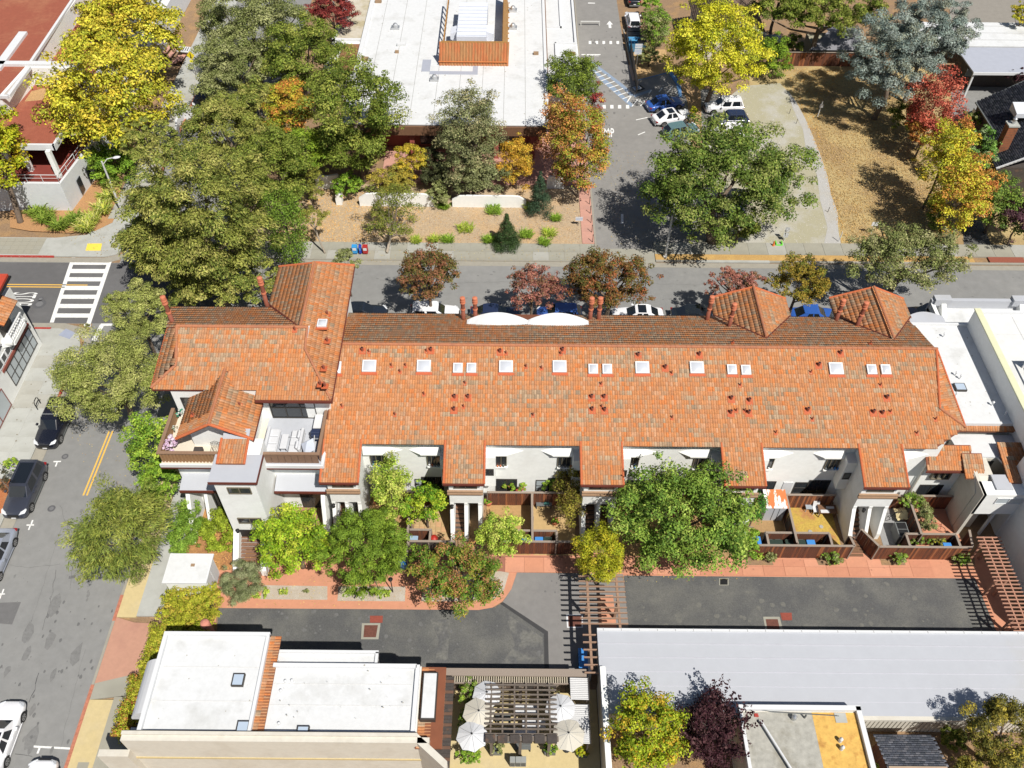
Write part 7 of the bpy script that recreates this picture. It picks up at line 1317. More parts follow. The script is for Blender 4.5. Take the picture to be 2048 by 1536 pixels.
def chair_(label, x, y, mt, rot=0):
    t = thing('garden_chair', label, 'chair', (x, y, .03), 'garden chairs'); MB().box(x - .25, x + .25, y - .25, y + .25, .42, .47).build('seat', mt, t); MB().prismx([(y + .22, .45), (y + .27, .45), (y + .42, 1.0), (y + .37, 1.0)], x - .25, x + .25).build('backrest', mt, t)
    for a in (-.22, .22):
        for b in (-.22, .22): MB().box(x + a - .02, x + a + .02, y + b - .02, y + b + .02, .03, .42).build('leg', mt, t)
    return t
x, y, _ = P(1618, 1012, .5); chair_('grey sling garden chair on the dry grass yard', x, y, M('sling_grey', (.32, .36, .4), .7)); x, y, _ = P(1633, 1018, .5); chair_('white plastic garden chair beside the cluttered table', x, y, white)
x, y, _ = P(1655, 1018, .7); t = thing('garden_table', 'cluttered garden table with white cloths in the dry grass yard', 'table', (x, y, 0)); MB().box(x - .7, x + .7, y - .4, y + .4, .68, .72).build('table_top', brown_wood, t); MB().box(x - .6, x + .1, y - .38, y - .1, .72, .78).build('cloth', fabric_w, t, bevel=.02); MB().box(x - .1, x + .5, y + .0, y + .2, .72, .8).build('cloth', fabric_w, t, bevel=.02)
for a in (-.6, .6):
    for b in (-.3, .3): MB().box(x + a - .03, x + a + .03, y + b - .03, y + b + .03, .03, .68).build('leg', brown_wood, t)
x, y, _ = P(1800, 1040, .9); t = thing('air_conditioner', 'grey condenser box with a slatted top in the rightmost courtyard', 'air conditioner', (29.0, 36, 0)); MB().box(29.0, 29.85, 35.0, 36.3, .05, 1.1).build('casing', M('condenser_grey', (.18, .19, .19), .6), t, bevel=.02)
MB().box(29.08, 29.77, 35.08, 35.62, 1.1, 1.13).build('grille', black, t); MB().box(29.08, 29.77, 35.68, 36.22, 1.1, 1.13).build('grille', black, t)
t = thing('wooden_steps', 'short flight of wooden steps to the cream gate beside the rightmost fence', 'steps', (26.0, 34.3, 0)); 
for k in range(5): MB().box(25.35, 26.35, 33.9 + k * .25, 34.13 + k * .25, .05 + k * .08, .09 + k * .08).build('step', brown_wood, t)
t = thing('green_hose_reel', 'bright green round hose reel by the back fence of the rightmost courtyard', 'hose reel', (28.4, 37.6, .0)); MB().lathe([(.26, .9), (.28, .95), (.26, 1.0), (.14, 1.0), (.12, .92)], (28.45, 37.6), 14).build('reel', M('bright_green_plastic', (.02, .4, .14), .4), t); MB().box(28.4, 28.5, 37.55, 37.65, 0, .9).build('stand', black, t)
x, y, _ = P(1812, 1024, .8); t = thing('tarpaulin_pile', 'crumpled cream tarpaulin thrown over bicycles in the rightmost courtyard', 'tarpaulin', (x, y, 0)); R_ = np.random.RandomState(4); gx_, gy_ = np.meshgrid(np.linspace(-.7, .7, 12), np.linspace(-.55, .55, 10)); zz = .75 * np.exp(-(gx_ ** 2 + gy_ ** 2) * 1.6) + R_.rand(10, 12) * .22
V_ = np.c_[gx_.ravel() + x, gy_.ravel() + y, zz.ravel() + .05]; Q_ = np.array([(j * 12 + i, j * 12 + i + 1, (j + 1) * 12 + i + 1, (j + 1) * 12 + i) for j in range(9) for i in range(11)]); np_mesh('cloth', V_, Q_, M('cream_tarp', (.62, .52, .3), .9, .05), None, t)
def bicycle(label, px, py, rot, mt):
    x, y, _ = P(px, py, .4); t = thing('bicycle', label, 'bicycle', (x, y, 0), 'bicycles in the rightmost courtyard'); c, s = math.cos(rot), math.sin(rot); pt = lambda a, h, l=0: (x + a * c - l * s, y + a * s + l * c, h)
    for a in (-.5, .5): MB().tube([pt(a + .33 * math.cos(k * PI / 8), .36 + .33 * math.sin(k * PI / 8)) for k in range(17)], .02, 5, cap=False).build('wheel', tyre, t)
    MB().tube([pt(-.5, .36), pt(-.15, .85), pt(.35, .85), pt(0, .32), pt(-.15, .85)], .02, 5).build('frame', mt, t); MB().tube([pt(.5, .36), pt(.35, .95)], .02, 5).build('fork', mt, t); MB().tube([pt(.35, .98, -.25), pt(.33, 1.0), pt(.35, .98, .25)], .015, 5).build('handlebar', black, t); MB().tube([pt(-.25, .95), pt(-.02, .95)], .05, 5).build('saddle', black, t)
bicycle('black bicycle leaning beside the cream tarpaulin', 1790, 1032, .3, black); bicycle('red bicycle at the divider of the rightmost courtyard', 1868, 1052, -.5, M('red_enamel', (.4, .03, .02), .4)); bicycle('silver bicycle behind the red one', 1860, 1045, .9, steel)
tr_ = thing('trellis', 'grey timber trellis frame beside the big blue bin', 'trellis', (17.2, 34.3, 0)); 
for k in range(4): MB().bar((16.9 + k * .28, 33.9, 1.9), (16.9 + k * .28, 35.3, 1.9), .06, .06).build('bar', greywood, tr_)
for y in (34.0, 35.2): MB().bar((16.7, y, 1.95), (17.95, y, 1.95), .06, .06).build('bar', greywood, tr_); MB().box(16.75, 16.83, y - .04, y + .04, 0, 1.9).build('post', greywood, tr_)
t = thing('garden_bench', 'grey metal garden bench with a teal cushion in the second courtyard', 'bench', (2.6, 37.0, 0)); x, y, _ = P(1088, 1005, .5); MB().box(x - .6, x + .6, y - .3, y + .3, .42, .48).build('seat', greyp, t); MB().box(x - .6, x + .6, y + .3, y + .36, .45, 1.0).build('backrest', greyp, t); MB().box(x, x + .4, y - .2, y + .2, .48, .55).build('cushion', M('teal_cushion', (.12, .4, .34), .8), t)
for a in (-.55, .55): MB().box(x + a - .03, x + a + .03, y - .3, y + .3, .03, .42).build('leg', greyp, t)
for k, (px, py, lb) in enumerate(((1110, 1043, 'terracotta pot with a small plant on the sandy yard'), (977, 1005, 'terracotta pot at the left of the second courtyard'), (1115, 950, 'terracotta pot below the red flowers'))):
    t = tree('potted_plant', lb, 'plant', px, py - 3, 9, 7, .7, GREEN, size=.12, nl=10, trunk=False); x, y, _ = P(px, py, .3); MB().lathe([(.2, .03), (.3, .4), (.32, .45), (.27, .45)], (x, y), 12).build('pot', terracotta_l, t)
t = thing('kettle_barbecue', 'red-lidded round barbecue in the first courtyard', 'barbecue', (-5.2, 34.3, 0)); x, y, _ = P(868, 1077, .8); MB().lathe([(.1, .5), (.28, .65), (.3, .78)], (x, y), 14).build('bowl', black, t); MB().lathe([(.3, .78), (.24, .95), (.08, 1.02)], (x, y), 14).build('lid', M('red_enamel', (.4, .03, .02)), t)
for a in range(3): MB().tube([(x + .12 * math.cos(a * 2.1), y + .12 * math.sin(a * 2.1), .55), (x + .3 * math.cos(a * 2.1), y + .3 * math.sin(a * 2.1), .03)], .015, 5).build('leg', steel, t)
for lb, px, py in (('black path lamp on the gravel bed left of the mixed tree', 786, 1185),):
    x, y, _ = P(px, py); t = thing('path_lamp', lb, 'lamp', (x, y, 0)); MB().tube([(x, y, 0), (x, y, 1.8)], .04, 6).build('pole', black, t); MB().lathe([(.13, 1.8), (.18, 1.95), (.05, 2.1)], (x, y), 8).build('lamp_head', black, t)
# pillar and gate at the hedge
x, y, _ = P(410, 1247, 2); t = thing('gate_pillar', 'round-topped salmon gate pillar between the hedge and the courtyard', 'pillar', (x, y, 0)); MB().lathe([(.33, 0), (.33, 2.0), (.28, 2.15), (.1, 2.25)], (x, y), 14).build('pillar', M('salmon_render', (.5, .2, .15), .9, .08), t)
t = thing('iron_gate', 'black iron gate folded open beside the salmon pillar', 'gate', (-20.9, 28.3, 0))
for k in range(9): MB().tube([(-20.95 + k * .02, 27.5 + k * .2, .05), (-20.95 + k * .02, 27.5 + k * .2, 1.5)], .02, 5).build('bar', black, t)
MB().tube([(-20.95, 27.5, 1.5), (-20.75, 29.2, 1.5)], .025, 5).build('rail', black, t); MB().tube([(-20.95, 27.5, .15), (-20.75, 29.2, .15)], .025, 5).build('rail', black, t)

# ------------------------------------------------------------------ street furniture
def street_lamp(label, px, py, h, arm, azi, mt=silverp):
    x, y, _ = P(px, py); l = thing('street_lamp', label, 'street lamp', (x, y, 0), 'street lamps'); MB().tube([(x, y, 0), (x, y, h)], [.13, .08], 10).build('pole', mt, l); MB().lathe([(.22, .1), (.22, .3), (.14, .35)], (x, y), 10).build('base', mt, l)
    c, s = math.cos(azi), math.sin(azi); MB().tube([(x, y, h - .4), (x + arm * .5 * c, y + arm * .5 * s, h + .15), (x + arm * c, y + arm * s, h + .2)], .045, 6).build('arm', mt, l)
    hx_, hy_ = x + (arm + .35) * c, y + (arm + .35) * s; m = MB().lathe([(.05, 0), (.2, .04), (.22, .1), (.1, .18)], (0, 0), 10); m.v = [(hx_ + (a * 1.9) * c - b * s, hy_ + (a * 1.9) * s + b * c, h + .1 + z) for a, b, z in m.v]; m.build('lamp_head', white, l, smooth=True)
street_lamp('tall pale street lamp in front of the big oak', 1330, 516, 6.6, 1.7, -1.1); street_lamp('street lamp rising beside the strap-leaved plants on the left corner', 246, 428, 6.5, 1.1, .3)
t = thing('lamp_post', 'grey post below the dark red tree at the top', 'pole', (*P(679, 85)[:2], 0)); x, y, _ = P(679, 85); MB().tube([(x, y, 0), (x, y, 5.5)], [.14, .1], 8).build('pole', silverp, t); MB().box(x - .3, x + .3, y - .3, y + .3, 0, .3).build('base', concrete_w, t)
def signpost(label, px, py, h, panels, name='sign'):
    x, y, _ = P(px, py); t = thing(name, label, 'sign', (x, y, 0)); MB().tube([(x, y, 0), (x, y, h)], .035, 6).build('post', steel, t)
    for (w_, z0, z1, mt, txt, tm_) in panels:
        pn = MB().box(x - w_ / 2, x + w_ / 2, y - .06, y - .035, z0, z1).build('panel', mt, t)
        for k, s in enumerate(txt):
            hh = (z1 - z0) / (len(txt) + .6); text_mesh('lettering', s, min(hh * .85, w_ * 1.5 / max(3, len(s))), tm_, pn, (x, y - .064, z1 - hh * (k + .8)), (1, 0, 0), (0, 0, 1))
    return t
signpost('parking notice sign on a post at the alley island', 1272, 138, 3.4, [(.9, 2.0, 2.7, white, ['PARKING', 'RESERVED', 'FOR'], bluep), (.9, 2.8, 3.4, white, ['NOTICE'], bluep)]); signpost('small blue and white sign in the planting beside the pink path', 1157, 452, 1.3, [(.75, .7, 1.2, white, ['CUSTOMER', 'PARKING'], bluep)])
x, y, _ = P(393, 152); t = thing('crossing_sign', 'yellow diamond crossing sign on a thin pole on the upper left pavement', 'sign', (x, y, 0)); MB().tube([(x, y, 0), (x, y, 3.1)], .035, 6).build('post', darkframe, t); MB().add([(x, y - .05, 2.2), (x + .5, y - .02, 2.75), (x, y + .0, 3.3), (x - .5, y - .02, 2.75)], [(0, 1, 2, 3), (3, 2, 1, 0)]).build('panel', M('warning_yellow', (.75, .6, .02), .5), t); MB().box(x - .3, x + .3, y - .06, y - .03, 1.85, 2.15).build('panel', M('flag_yellow', (.8, .75, .02), .5), t)
wk = MB(); wk.box(x - .05, x + .05, y - .075, y - .06, 2.6, 2.85); wk.box(x - .1, x - .02, y - .075, y - .06, 2.42, 2.6); wk.box(x + .02, x + .1, y - .075, y - .06, 2.42, 2.6); wk.lathe([(.05, 2.9), (.05, 3.0)], (x, y - .07), 6); wk.build('walking_figure', black, t)
for k in range(3):
    x = P((714, 731, 0)[0] if k == 0 else (723 if k == 1 else 732), 511)[0]; y = P(720, 509)[1]; c_ = (M('news_box_blue', (.04, .3, .65), .4), M('news_box_navy', (.02, .05, .4), .4), M('news_box_red', (.4, .03, .03), .4))[k]
    x = (-15.75, -15.2, -14.7)[k]; t = thing('newspaper_box', ['bright blue newspaper box on the far pavement', 'narrow navy newspaper box between the blue and the red one', 'red newspaper box on the far pavement'][k], 'newspaper box', (x, y, .12), 'newspaper boxes')
    w_ = (.26, .12, .25)[k]; MB().box(x - w_, x + w_, y - .22, y + .22, .3, 1.15).build('cabinet', c_, t, bevel=.02); MB().box(x - w_ * .7, x + w_ * .7, y - .24, y - .22, .7, 1.0).build('window', white if k != 1 else bluep, t); MB().box(x - .05, x + .05, y - .05, y + .05, .1, .3).build('leg', black, t)
x, y, _ = P(84, 822); t = thing('bike_rack', 'black hooped bicycle rack on the pavement beside the black car', 'bike rack', (x, y, .12)); xx = -40.1; yy = P(90, 815)[1]
MB().tube([(xx, yy - .35, .12), (xx, yy - .35, .85), (xx + .0, yy - .2, 1.05), (xx, yy + .2, 1.05), (xx, yy + .35, .85), (xx, yy + .35, .12)], .04, 7).build('hoop', black, t); MB().tube([(xx, yy - .35, .6), (xx, yy + .35, .6)], .03, 6).build('bar', black, t)
for k in range(6):
    y = 69.9 + k * 1.55; t = thing('bollard', 'slim dark post along the pink path by the alley, number %d from the street' % (k + 1), 'bollard', (8.05, y, .12), 'slim posts along the alley'); t['label'] = 'slim dark chain post standing along the pink path by the alley'; MB().tube([(8.05, y, .12), (8.05, y, 1.0)], .035, 6).build('post', darkframe, t); MB().lathe([(.05, 1.0), (.06, 1.05), (.02, 1.1)], (8.05, y), 6).build('cap', darkframe, t)
# things in the lot
x, y, _ = P(1635, 233); t = thing('sign', 'white leaning wooden sign post in the middle of the dry lawn', 'sign', (x, y, 0)); MB().tube([(x, y, 0), (x + .1, y, 2.0)], .06, 5).build('post', white, t); MB().box(x - .1, x + .3, y - .05, y, 1.2, 1.6).build('panel', white, t)
x, y, _ = P(1677, 484); t = thing('stake', 'thin white stake at the edge of the gravel near the pavement', 'stake', (x, y, 0)); MB().tube([(x, y, 0), (x + .05, y, 1.3)], .045, 5).build('stake', white, t)
x, y, _ = P(1741, 470); t = thing('sign', 'white round sign board standing above the olive tree at the lot', 'sign', (x, y, 0)); MB().tube([(x, y, 0), (x, y, 1.6)], .03, 5).build('post', white, t); MB().lathe([(.35, 0), (.35, .04)], (0, 0), 12).build('panel', white, t) if False else MB().box(x - .32, x + .32, y - .05, y - .02, 1.2, 1.7).build('panel', white, t, bevel=.1)
x, y, _ = P(1568, 482); t = thing('sign', 'white real estate sign with two boards leaning at the gravel entrance', 'sign', (x, y, 0)); MB().tube([(x, y, 0), (x, y, 1.5)], .04, 5).build('post', white, t); MB().add([(x - .28, y - .05, .5), (x + .25, y - .05, .5), (x + .3, y + .1, 1.0), (x - .2, y + .1, 1.0)], [(0, 1, 2, 3), (3, 2, 1, 0)]).build('panel', white, t); MB().add([(x - .2, y + .1, 1.1), (x + .3, y + .1, 1.1), (x + .32, y + .2, 1.6), (x - .15, y + .2, 1.6)], [(0, 1, 2, 3), (3, 2, 1, 0)]).build('panel', white, t)
x, y, _ = P(1557, 490); t = thing('green_ramp', 'bright green low frame beside the real estate sign', 'frame', (x, y, 0)); gm = M('lime_plastic', (.15, .6, .05), .4); MB().box(x - .35, x + .35, y - .25, y - .15, .05, .2).build('bar', gm, t); MB().box(x - .35, x - .25, y - .15, y + .35, .05, .3).build('bar', gm, t); MB().box(x + .25, x + .35, y - .15, y + .35, .05, .3).build('bar', gm, t)
x, y, _ = P(1546, 493); t = thing('traffic_cone', 'orange traffic cone standing beside the green frame', 'cone', (x, y, 0)); MB().lathe([(.16, .05), (.03, .7)], (x, y), 10).build('cone', M('cone_orange', (.7, .18, .04), .5), t); MB().box(x - .2, x + .2, y - .2, y + .2, .035, .06).build('base', M('cone_orange', (.7, .18, .04)), t)
for k, (px, py) in enumerate(((1592, 248), (1607, 312), (1629, 362), (1655, 425), (1578, 228))):
    x, y, _ = P(px, py); t = thing('survey_stake', 'thin dark stake stuck in the pale gravel edge', 'stake', (x, y, 0), 'thin stakes along the gravel edge'); MB().tube([(x, y, 0), (x + .05, y, .7)], .03, 5).build('stake', darkwood, t)
x, y, _ = P(1928, 185); t = thing('basketball_hoop', 'dark basketball backboard on a pole in the driveway beside the shingled house', 'basketball hoop', (x, y, 0)); MB().tube([(x, y, 0), (x + .1, y, 2.4)], .07, 6).build('pole', black, t); MB().box(x - .8, x + .8, y - .05, y + .02, 2.2, 3.1).build('backboard', greyp, t)
# alley clutter
x, y, _ = P(1272, 85, 1); t = thing('blue_dumpster', 'blue dumpster with open lids behind the white car in the alley', 'dumpster', (x, y, 0)); MB().add([(x - .8, y - .7, .1), (x + 1.0, y - .7, .1), (x + 1.0, y + .7, .1), (x - .8, y + .7, .1), (x - 1.0, y - .9, 1.3), (x + 1.3, y - .9, 1.3), (x + 1.3, y + .9, 1.3), (x - 1.0, y + .9, 1.3)], [(3, 2, 1, 0), (0, 1, 5, 4), (1, 2, 6, 5), (2, 3, 7, 6), (3, 0, 4, 7)]).build('body', M('dumpster_blue', (.08, .28, .5), .5, .1), t); MB().box(x - .9, x + .1, y - .2, y + .8, 1.3, 1.36).build('lid', M('dumpster_blue', (.08, .28, .5)), t); MB().box(x + .2, x + 1.2, y - .8, y + .2, 1.3, 1.36).build('lid', black, t)
for dy, lb in ((1.8, 'dark grey dumpster next to the blue one'), (3.0, 'dark bin with a flat lid nearest the white car')): t = thing('dumpster', lb, 'dumpster', (x, y + dy, 0)); MB().box(x - .9, x + .7, y + dy - .45, y + dy + .45, .1, 1.2).build('body', greyp, t, bevel=.03); MB().box(x - .95, x + .75, y + dy - .5, y + dy + .5, 1.2, 1.28).build('lid', black, t)
t = thing('alley_fence', 'dark mesh fence between the alley and the shrubs', 'fence', (15.2, 104, 0)); MB().box(15.0, 15.03, 98.5, 109, 0, 1.5).build('mesh_panel', darkframe, t)
for k in range(5): MB().tube([(15.02, 98.5 + k * 2.6, 0), (15.02, 98.5 + k * 2.6, 1.6)], .05, 6).build('post', greywood, t)
# parking gantries painted on wheel stops
for px, py in ((1180, 51),): x, y, _ = P(px, py); t = thing('wheel_stop', 'long white bar over the alley beside the annex', 'bar', (x, y, 0)); MB().box(x - 1.3, x + 1.3, y - .08, y + .08, .5, .6).build('bar', silverp, t); MB().box(x - 1.3, x - 1.2, y - .05, y + .05, 0, .5).build('post', silverp, t); MB().box(x + 1.2, x + 1.3, y - .05, y + .05, 0, .5).build('post', silverp, t)
# red and white awning piece seen through the oak
x, y, _ = P(1505, 375, 2.0); t = thing('red_awning', 'red and white canvas canopy glimpsed through the big oak', 'canopy', (x, y, 0)); MB().prism([(x - 1.3, y - .6), (x + 1.0, y - .8), (x + 1.2, y + .7), (x - 1.0, y + .9)], 2.9, 3.0).build('canopy', M('red_canvas', (.55, .03, .03), .8), t); MB().prism([(x - .3, y - 1.0), (x + .5, y - 1.1), (x + .5, y - .6), (x - .3, y - .5)], 3.0, 3.05).build('flap', fabric_w, t); MB().tube([(x, y, 0), (x, y, 2.9)], .04, 6).build('pole', steel, t)
x, y, _ = P(350, 75, 2.0)
t = thing('cafe_sign', 'white A-frame board with black stripes on the upper left pavement edge', 'sign', (*P(367, 98)[:2], 0)); x, y, _ = P(367, 98, 1); MB().prism([(x - .8, y - .5), (x + .8, y - .8), (x + .8, y + .5), (x - .8, y + .8)], .9, 1.0).build('panel', white, t)
for k in range(5): MB().box(x - .6 + k * .28, x - .5 + k * .28, y - .5, y + .4, 1.0, 1.02).build('stripe', black, t)
MB().tube([(x, y, 0), (x, y, .9)], .05, 6).build('post', black, t)
for k, (px, py) in enumerate(((340, 100), (350, 112), (331, 92), (361, 108))):
    x, y, _ = P(px, py, .9); t = thing('bench', 'salmon coloured bench %s on the upper left terrace' % ('by the striped board', 'in the tree shade', 'under the yellow tree', 'nearest the pavement')[k], 'bench', (x, y, 0)); MB().prism([(x - .3, y - 1), (x + .2, y - 1), (x + .5, y + 1), (x, y + 1)], .4, .5).build('seat', salmon2, t)
    for b in (-.8, .8): MB().box(x - .1, x + .2, y + b - .05, y + b + .05, 0, .4).build('leg', black, t)
x, y, _ = P(254, 467, 2.3); u = thing('orange_umbrella', 'bright orange umbrella at the corner beside the redwood', 'umbrella', (x, y, 0)); vs = [(x, y, 2.6)] + [(x + .6 * math.cos(k * PI / 4), y + .6 * math.sin(k * PI / 4), 2.3) for k in range(8)]; MB().add(vs, [(0, 1 + k, 1 + (k + 1) % 8) for k in range(8)]).build('canopy', M('orange_canvas', (.75, .36, .05), .8, .25, 4, (.8, .6, .1), 3, .6), u); MB().tube([(x, y, .1), (x, y, 2.6)], .025, 5).build('pole', steel, u)
# utility pipe guard: arch near the upper pavement
x, y, _ = P(375, 232, 1); t = thing('arched_wall', 'white curved planter wall at the top of the left street', 'wall', (x, y, 0)); pts = [P(a, b, 1.2) for a, b in ((352, 262), (352, 240), (362, 222), (380, 214), (398, 216))]
for a, b in zip(pts, pts[1:]): MB().bar((a[0], a[1], .6), (b[0], b[1], .6), .25, 1.2).build('wall', white, t)
# ------------------------------------------------------------------ cars
PI2 = PI / 2
car('black crossover with roof bars parked by the bicycle rack on the left street', -37.85, 45.45, -PI2, 'suv', (.008, .009, .016), 'black_car_paint', 4.85, 1.9, 1.68, group='cars parked on the left street', rails=True)
car('charcoal grey luxury off-roader with a dark glass roof on the left street', -37.86, 38.85, -PI2, 'suv', (.05, .055, .075), 'charcoal_car_paint', 4.95, 1.98, 1.76, group='cars parked on the left street', glassroof=True, metal=.3)
car('silver blue sedan cut by the left edge of the photograph', -37.95, 32.9, -PI2, 'sedan', (.36, .39, .46), 'silver_blue_car_paint', 4.85, 1.88, 1.46, group='cars parked on the left street', metal=.3)
car('white car driving away in the lane at the lower left corner', -32.5, 19.9, PI2, 'sedan', (.78, .78, .8), 'white_car_paint', 4.8, 1.88, 1.46, group=None, glassroof=True)
car('white hatchback parked behind the white bay line at the lower left', -29.05, 16.5, PI2, 'hatch', (.78, .78, .79), 'white_car_paint', 4.2, 1.78, 1.52, group='cars parked on the left street')
g = 'cars parked along the street behind the townhouses'
car('dark green black car showing its rear beside the end house', -13.9, 58.9, 0, 'sedan', (.015, .02, .03), 'dark_car_paint', 4.6, group=g)
car('white and blue-windowed car under the rust-coloured tree', -7.2, 58.8, 0, 'suv', (.7, .71, .74), 'white_car_paint', 4.6, Hh=1.62, group=g)
car('dark navy car behind the curved white canopy', -1.6, 58.8, 0, 'sedan', (.02, .03, .07), 'navy_car_paint', 4.7, group=g)
car('bright blue car half hidden under the red tree', 4.3, 58.9, PI, 'hatch', (.05, .12, .4), 'blue_car_paint', 4.3, Hh=1.52, group=g)
car('white car with a dark glass roof right of the second chimney pair', 11.6, 58.85, PI, 'sedan', (.75, .76, .8), 'white_car_paint', 4.8, group=g, glassroof=True)
car('dark car between the white one and the first rear gable', 17.0, 58.9, 0, 'sedan', (.012, .016, .035), 'dark_car_paint', 4.6, group=g)
car('white car peeping out between the two rear gables', 23.2, 58.6, 0, 'sedan', (.75, .76, .8), 'white_car_paint', 4.6, group=g)
car('royal blue car left of the second rear gable', 28.0, 59.0, 0, 'sedan', (.03, .1, .38), 'royal_car_paint', 4.6, group=g)
car('glossy black car between the second gable and the white building', 38.6, 59.1, PI, 'suv', (.008, .009, .012), 'black_car_paint', 4.9, Hh=1.66, group=g)
g = 'cars in the parking bays by the lot'
car('royal blue sedan with its nose under the yellow tree', 18.1, 95.2, .30, 'sedan', (.015, .05, .26), 'royal_car_paint', 4.6, group=g, metal=.2)
car('white electric sedan with a dark glass roof beside the blue one', 18.6, 92.3, .30, 'sedan', (.75, .76, .78), 'white_car_paint', 4.8, group=g, glassroof=True)
car('teal grey hatchback almost hidden by the oak', 19.3, 89.4, .30, 'hatch', (.1, .18, .2), 'teal_car_paint', 4.2, Hh=1.5, group=g)
car('white crossover on the gravel with its rear to the lot', 25.0, 94.6, PI + .05, 'suv', (.74, .75, .77), 'white_car_paint', 4.6, Hh=1.64, group=g)
car('dark blue hatchback on the gravel between two white cars', 25.3, 91.9, PI + .05, 'hatch', (.015, .04, .2), 'navy_car_paint', 4.4, Hh=1.5, group=g)
car('white small car on the gravel at the crown of the oak', 24.6, 89.2, PI + .1, 'hatch', (.74, .75, .77), 'white_car_paint', 4.2, Hh=1.5, group=g)
car('white sport utility car in the alley by the dumpsters', 15.9, 115.6, PI2 + .03, 'suv', (.76, .76, .76), 'white_car_paint', 4.6, Hh=1.66, group=None)
car('dark car in tree shade at the very top of the alley', 16.6, 122.8, PI2, 'suv', (.03, .02, .025), 'dark_car_paint', 4.6, Hh=1.62, group=None)
car('black car parked by the upper left pavement', -37.4, 95.9, -PI2, 'suv', (.008, .009, .012), 'black_car_paint', 4.8, Hh=1.66, group=None)
car('blue grey car in the deep shade under the big oak', 22.0, 74.5, .1, 'sedan', (.3, .34, .4), 'silver_blue_car_paint', 4.6, group=None)

# ------------------------------------------------------------------ trees and plants
TG = 'street trees between the townhouses and the street'
# upper left
tree('sycamore', 'large golden yellow sycamore over the red roof, the upper one', 'tree', 262, 55, 120, 85, 8.5, YELLOW, .8, size=.42, nl=90, lr=.26, bk=bark_l, group='yellow sycamores')
tree('sycamore', 'large golden yellow sycamore over the corner terrace, the lower one', 'tree', 215, 190, 112, 118, 8.5, YELLOW, .8, size=.42, nl=110, lr=.25, bk=bark_l, group='yellow sycamores')
tree('sycamore', 'yellow-green tree with a slanting bare trunk at the left edge', 'tree', -8, 305, 58, 82, 7.5, YGREEN, .8, size=.36, nl=60, bk=bark, base=P(42, 445)[:2], tr=.3)
tree('shrub', 'low dark green shrubs below the yellow sycamores', 'shrub', 228, 325, 45, 40, 2.2, GREEN, size=.22, trunk=False)
tree('evergreen_tree', 'olive grey rounded evergreen at the top left of the street', 'tree', 500, 60, 98, 95, 7.5, OLIVE, .8, size=.26, nl=110, lr=.24)
tree('oak', 'olive green oak above the pavement of the upper left street', 'tree', 470, 140, 80, 70, 6.5, OLIVE, .8, size=.26, nl=80, lr=.25)
tree('oak', 'dark green oak crown right of the olive ones at the top', 'tree', 610, 110, 78, 85, 8, OAK, .8, size=.28, nl=90, lr=.25)
tree('oak', 'big dark green oak overhanging the left edge of the white roof', 'tree', 705, 215, 88, 105, 9, OAK, .85, size=.3, nl=110, lr=.25)
tree('maple', 'orange-tipped yellow maple among the dark oaks', 'tree', 578, 215, 45, 62, 8.5, [(.5, .32, .04), (.42, .4, .04), (.3, .34, .03), (.55, .22, .05)], .9, size=.26, nl=50)
tree('maple', 'bright green young maple below the orange-tipped one', 'tree', 605, 300, 38, 50, 6.5, [(.2, .3, .03), (.28, .36, .03), (.14, .24, .02)], .9, size=.24, nl=45)
tree('oak', 'dark green oak over the left street in the middle', 'tree', 455, 265, 90, 75, 7, REDW, .8, size=.24, nl=100, lr=.24)
tree('oak', 'dark oak right of the redwood and below the maples', 'tree', 545, 345, 68, 90, 7, OAK, .85, size=.26, nl=90, lr=.25)
tree('redwood', 'largest feathery olive green redwood at the street corner', 'tree', 395, 430, 140, 160, 9.5, REDW, .85, size=.34, nl=190, lr=.17, asp=.38, fill=.1, droop=.3, dens=1.05, tr=.45)
tree('redwood', 'upper feathery spray of the redwoods near the street lamp', 'tree', 300, 285, 62, 50, 11, REDW, .7, size=.32, nl=60, lr=.2, asp=.38, droop=.3, dens=.8)
tree('cypress', 'bright green slanting cypress beside the end house', 'tree', 570, 455, 42, 85, 5.5, [(.16, .25, .03), (.2, .3, .04), (.1, .18, .02)], 2.0, size=.2, nl=120, shape='column', lr=.35)
tree('oak', 'olive oak crown filling the gap above the black car', 'tree', 520, 215, 60, 60, 6.5, REDW, .8, size=.26, nl=70, lr=.25)
tree('oak', 'dark oak with a low skirt over the short curved wall', 'tree', 690, 300, 70, 50, 5, OAK, .8, size=.28, nl=70)
tree('redwood', 'feathery lower sprays of the redwood above the crosswalk corner', 'tree', 330, 480, 85, 75, 5.5, REDW, .8, size=.3, nl=90, lr=.2, asp=.38, droop=.3)
tree('evergreen_tree', 'dark green tree base behind the end house roof', 'tree', 440, 555, 125, 60, 4.5, REDW, .7, size=.26, nl=90, lr=.22)
tree('pepper_tree', 'pale green evergreen over the crosswalk, the upper of two', 'tree', 272, 620, 62, 60, 6.5, [(.30, .34, .08), (.37, .40, .11), (.22, .26, .06), (.45, .45, .16)], .85, size=.2, nl=80, lr=.25, asp=.4, group='pale evergreens over the left street')
tree('pepper_tree', 'pale green evergreen leaning over the yellow centre line, the lower of two', 'tree', 225, 755, 105, 90, 6.0, [(.30, .34, .08), (.37, .40, .11), (.22, .26, .06), (.45, .45, .16)], .85, size=.2, nl=130, lr=.24, asp=.4, group='pale evergreens over the left street')
tree('weeping_tree', 'round weeping tree with drooping olive strands over the left street', 'tree', 236, 1068, 92, 98, 4.6, DROOP, .8, size=.42, nl=130, lr=.24, asp=.16, droop=.55, dens=.9, fill=.1)
tree('shrub', 'tall yellow-green shrub beside the cream deck', 'shrub', 300, 890, 40, 60, 4, LIME[:3] + GREEN, 1.0, size=.22, nl=60, trunk=False)
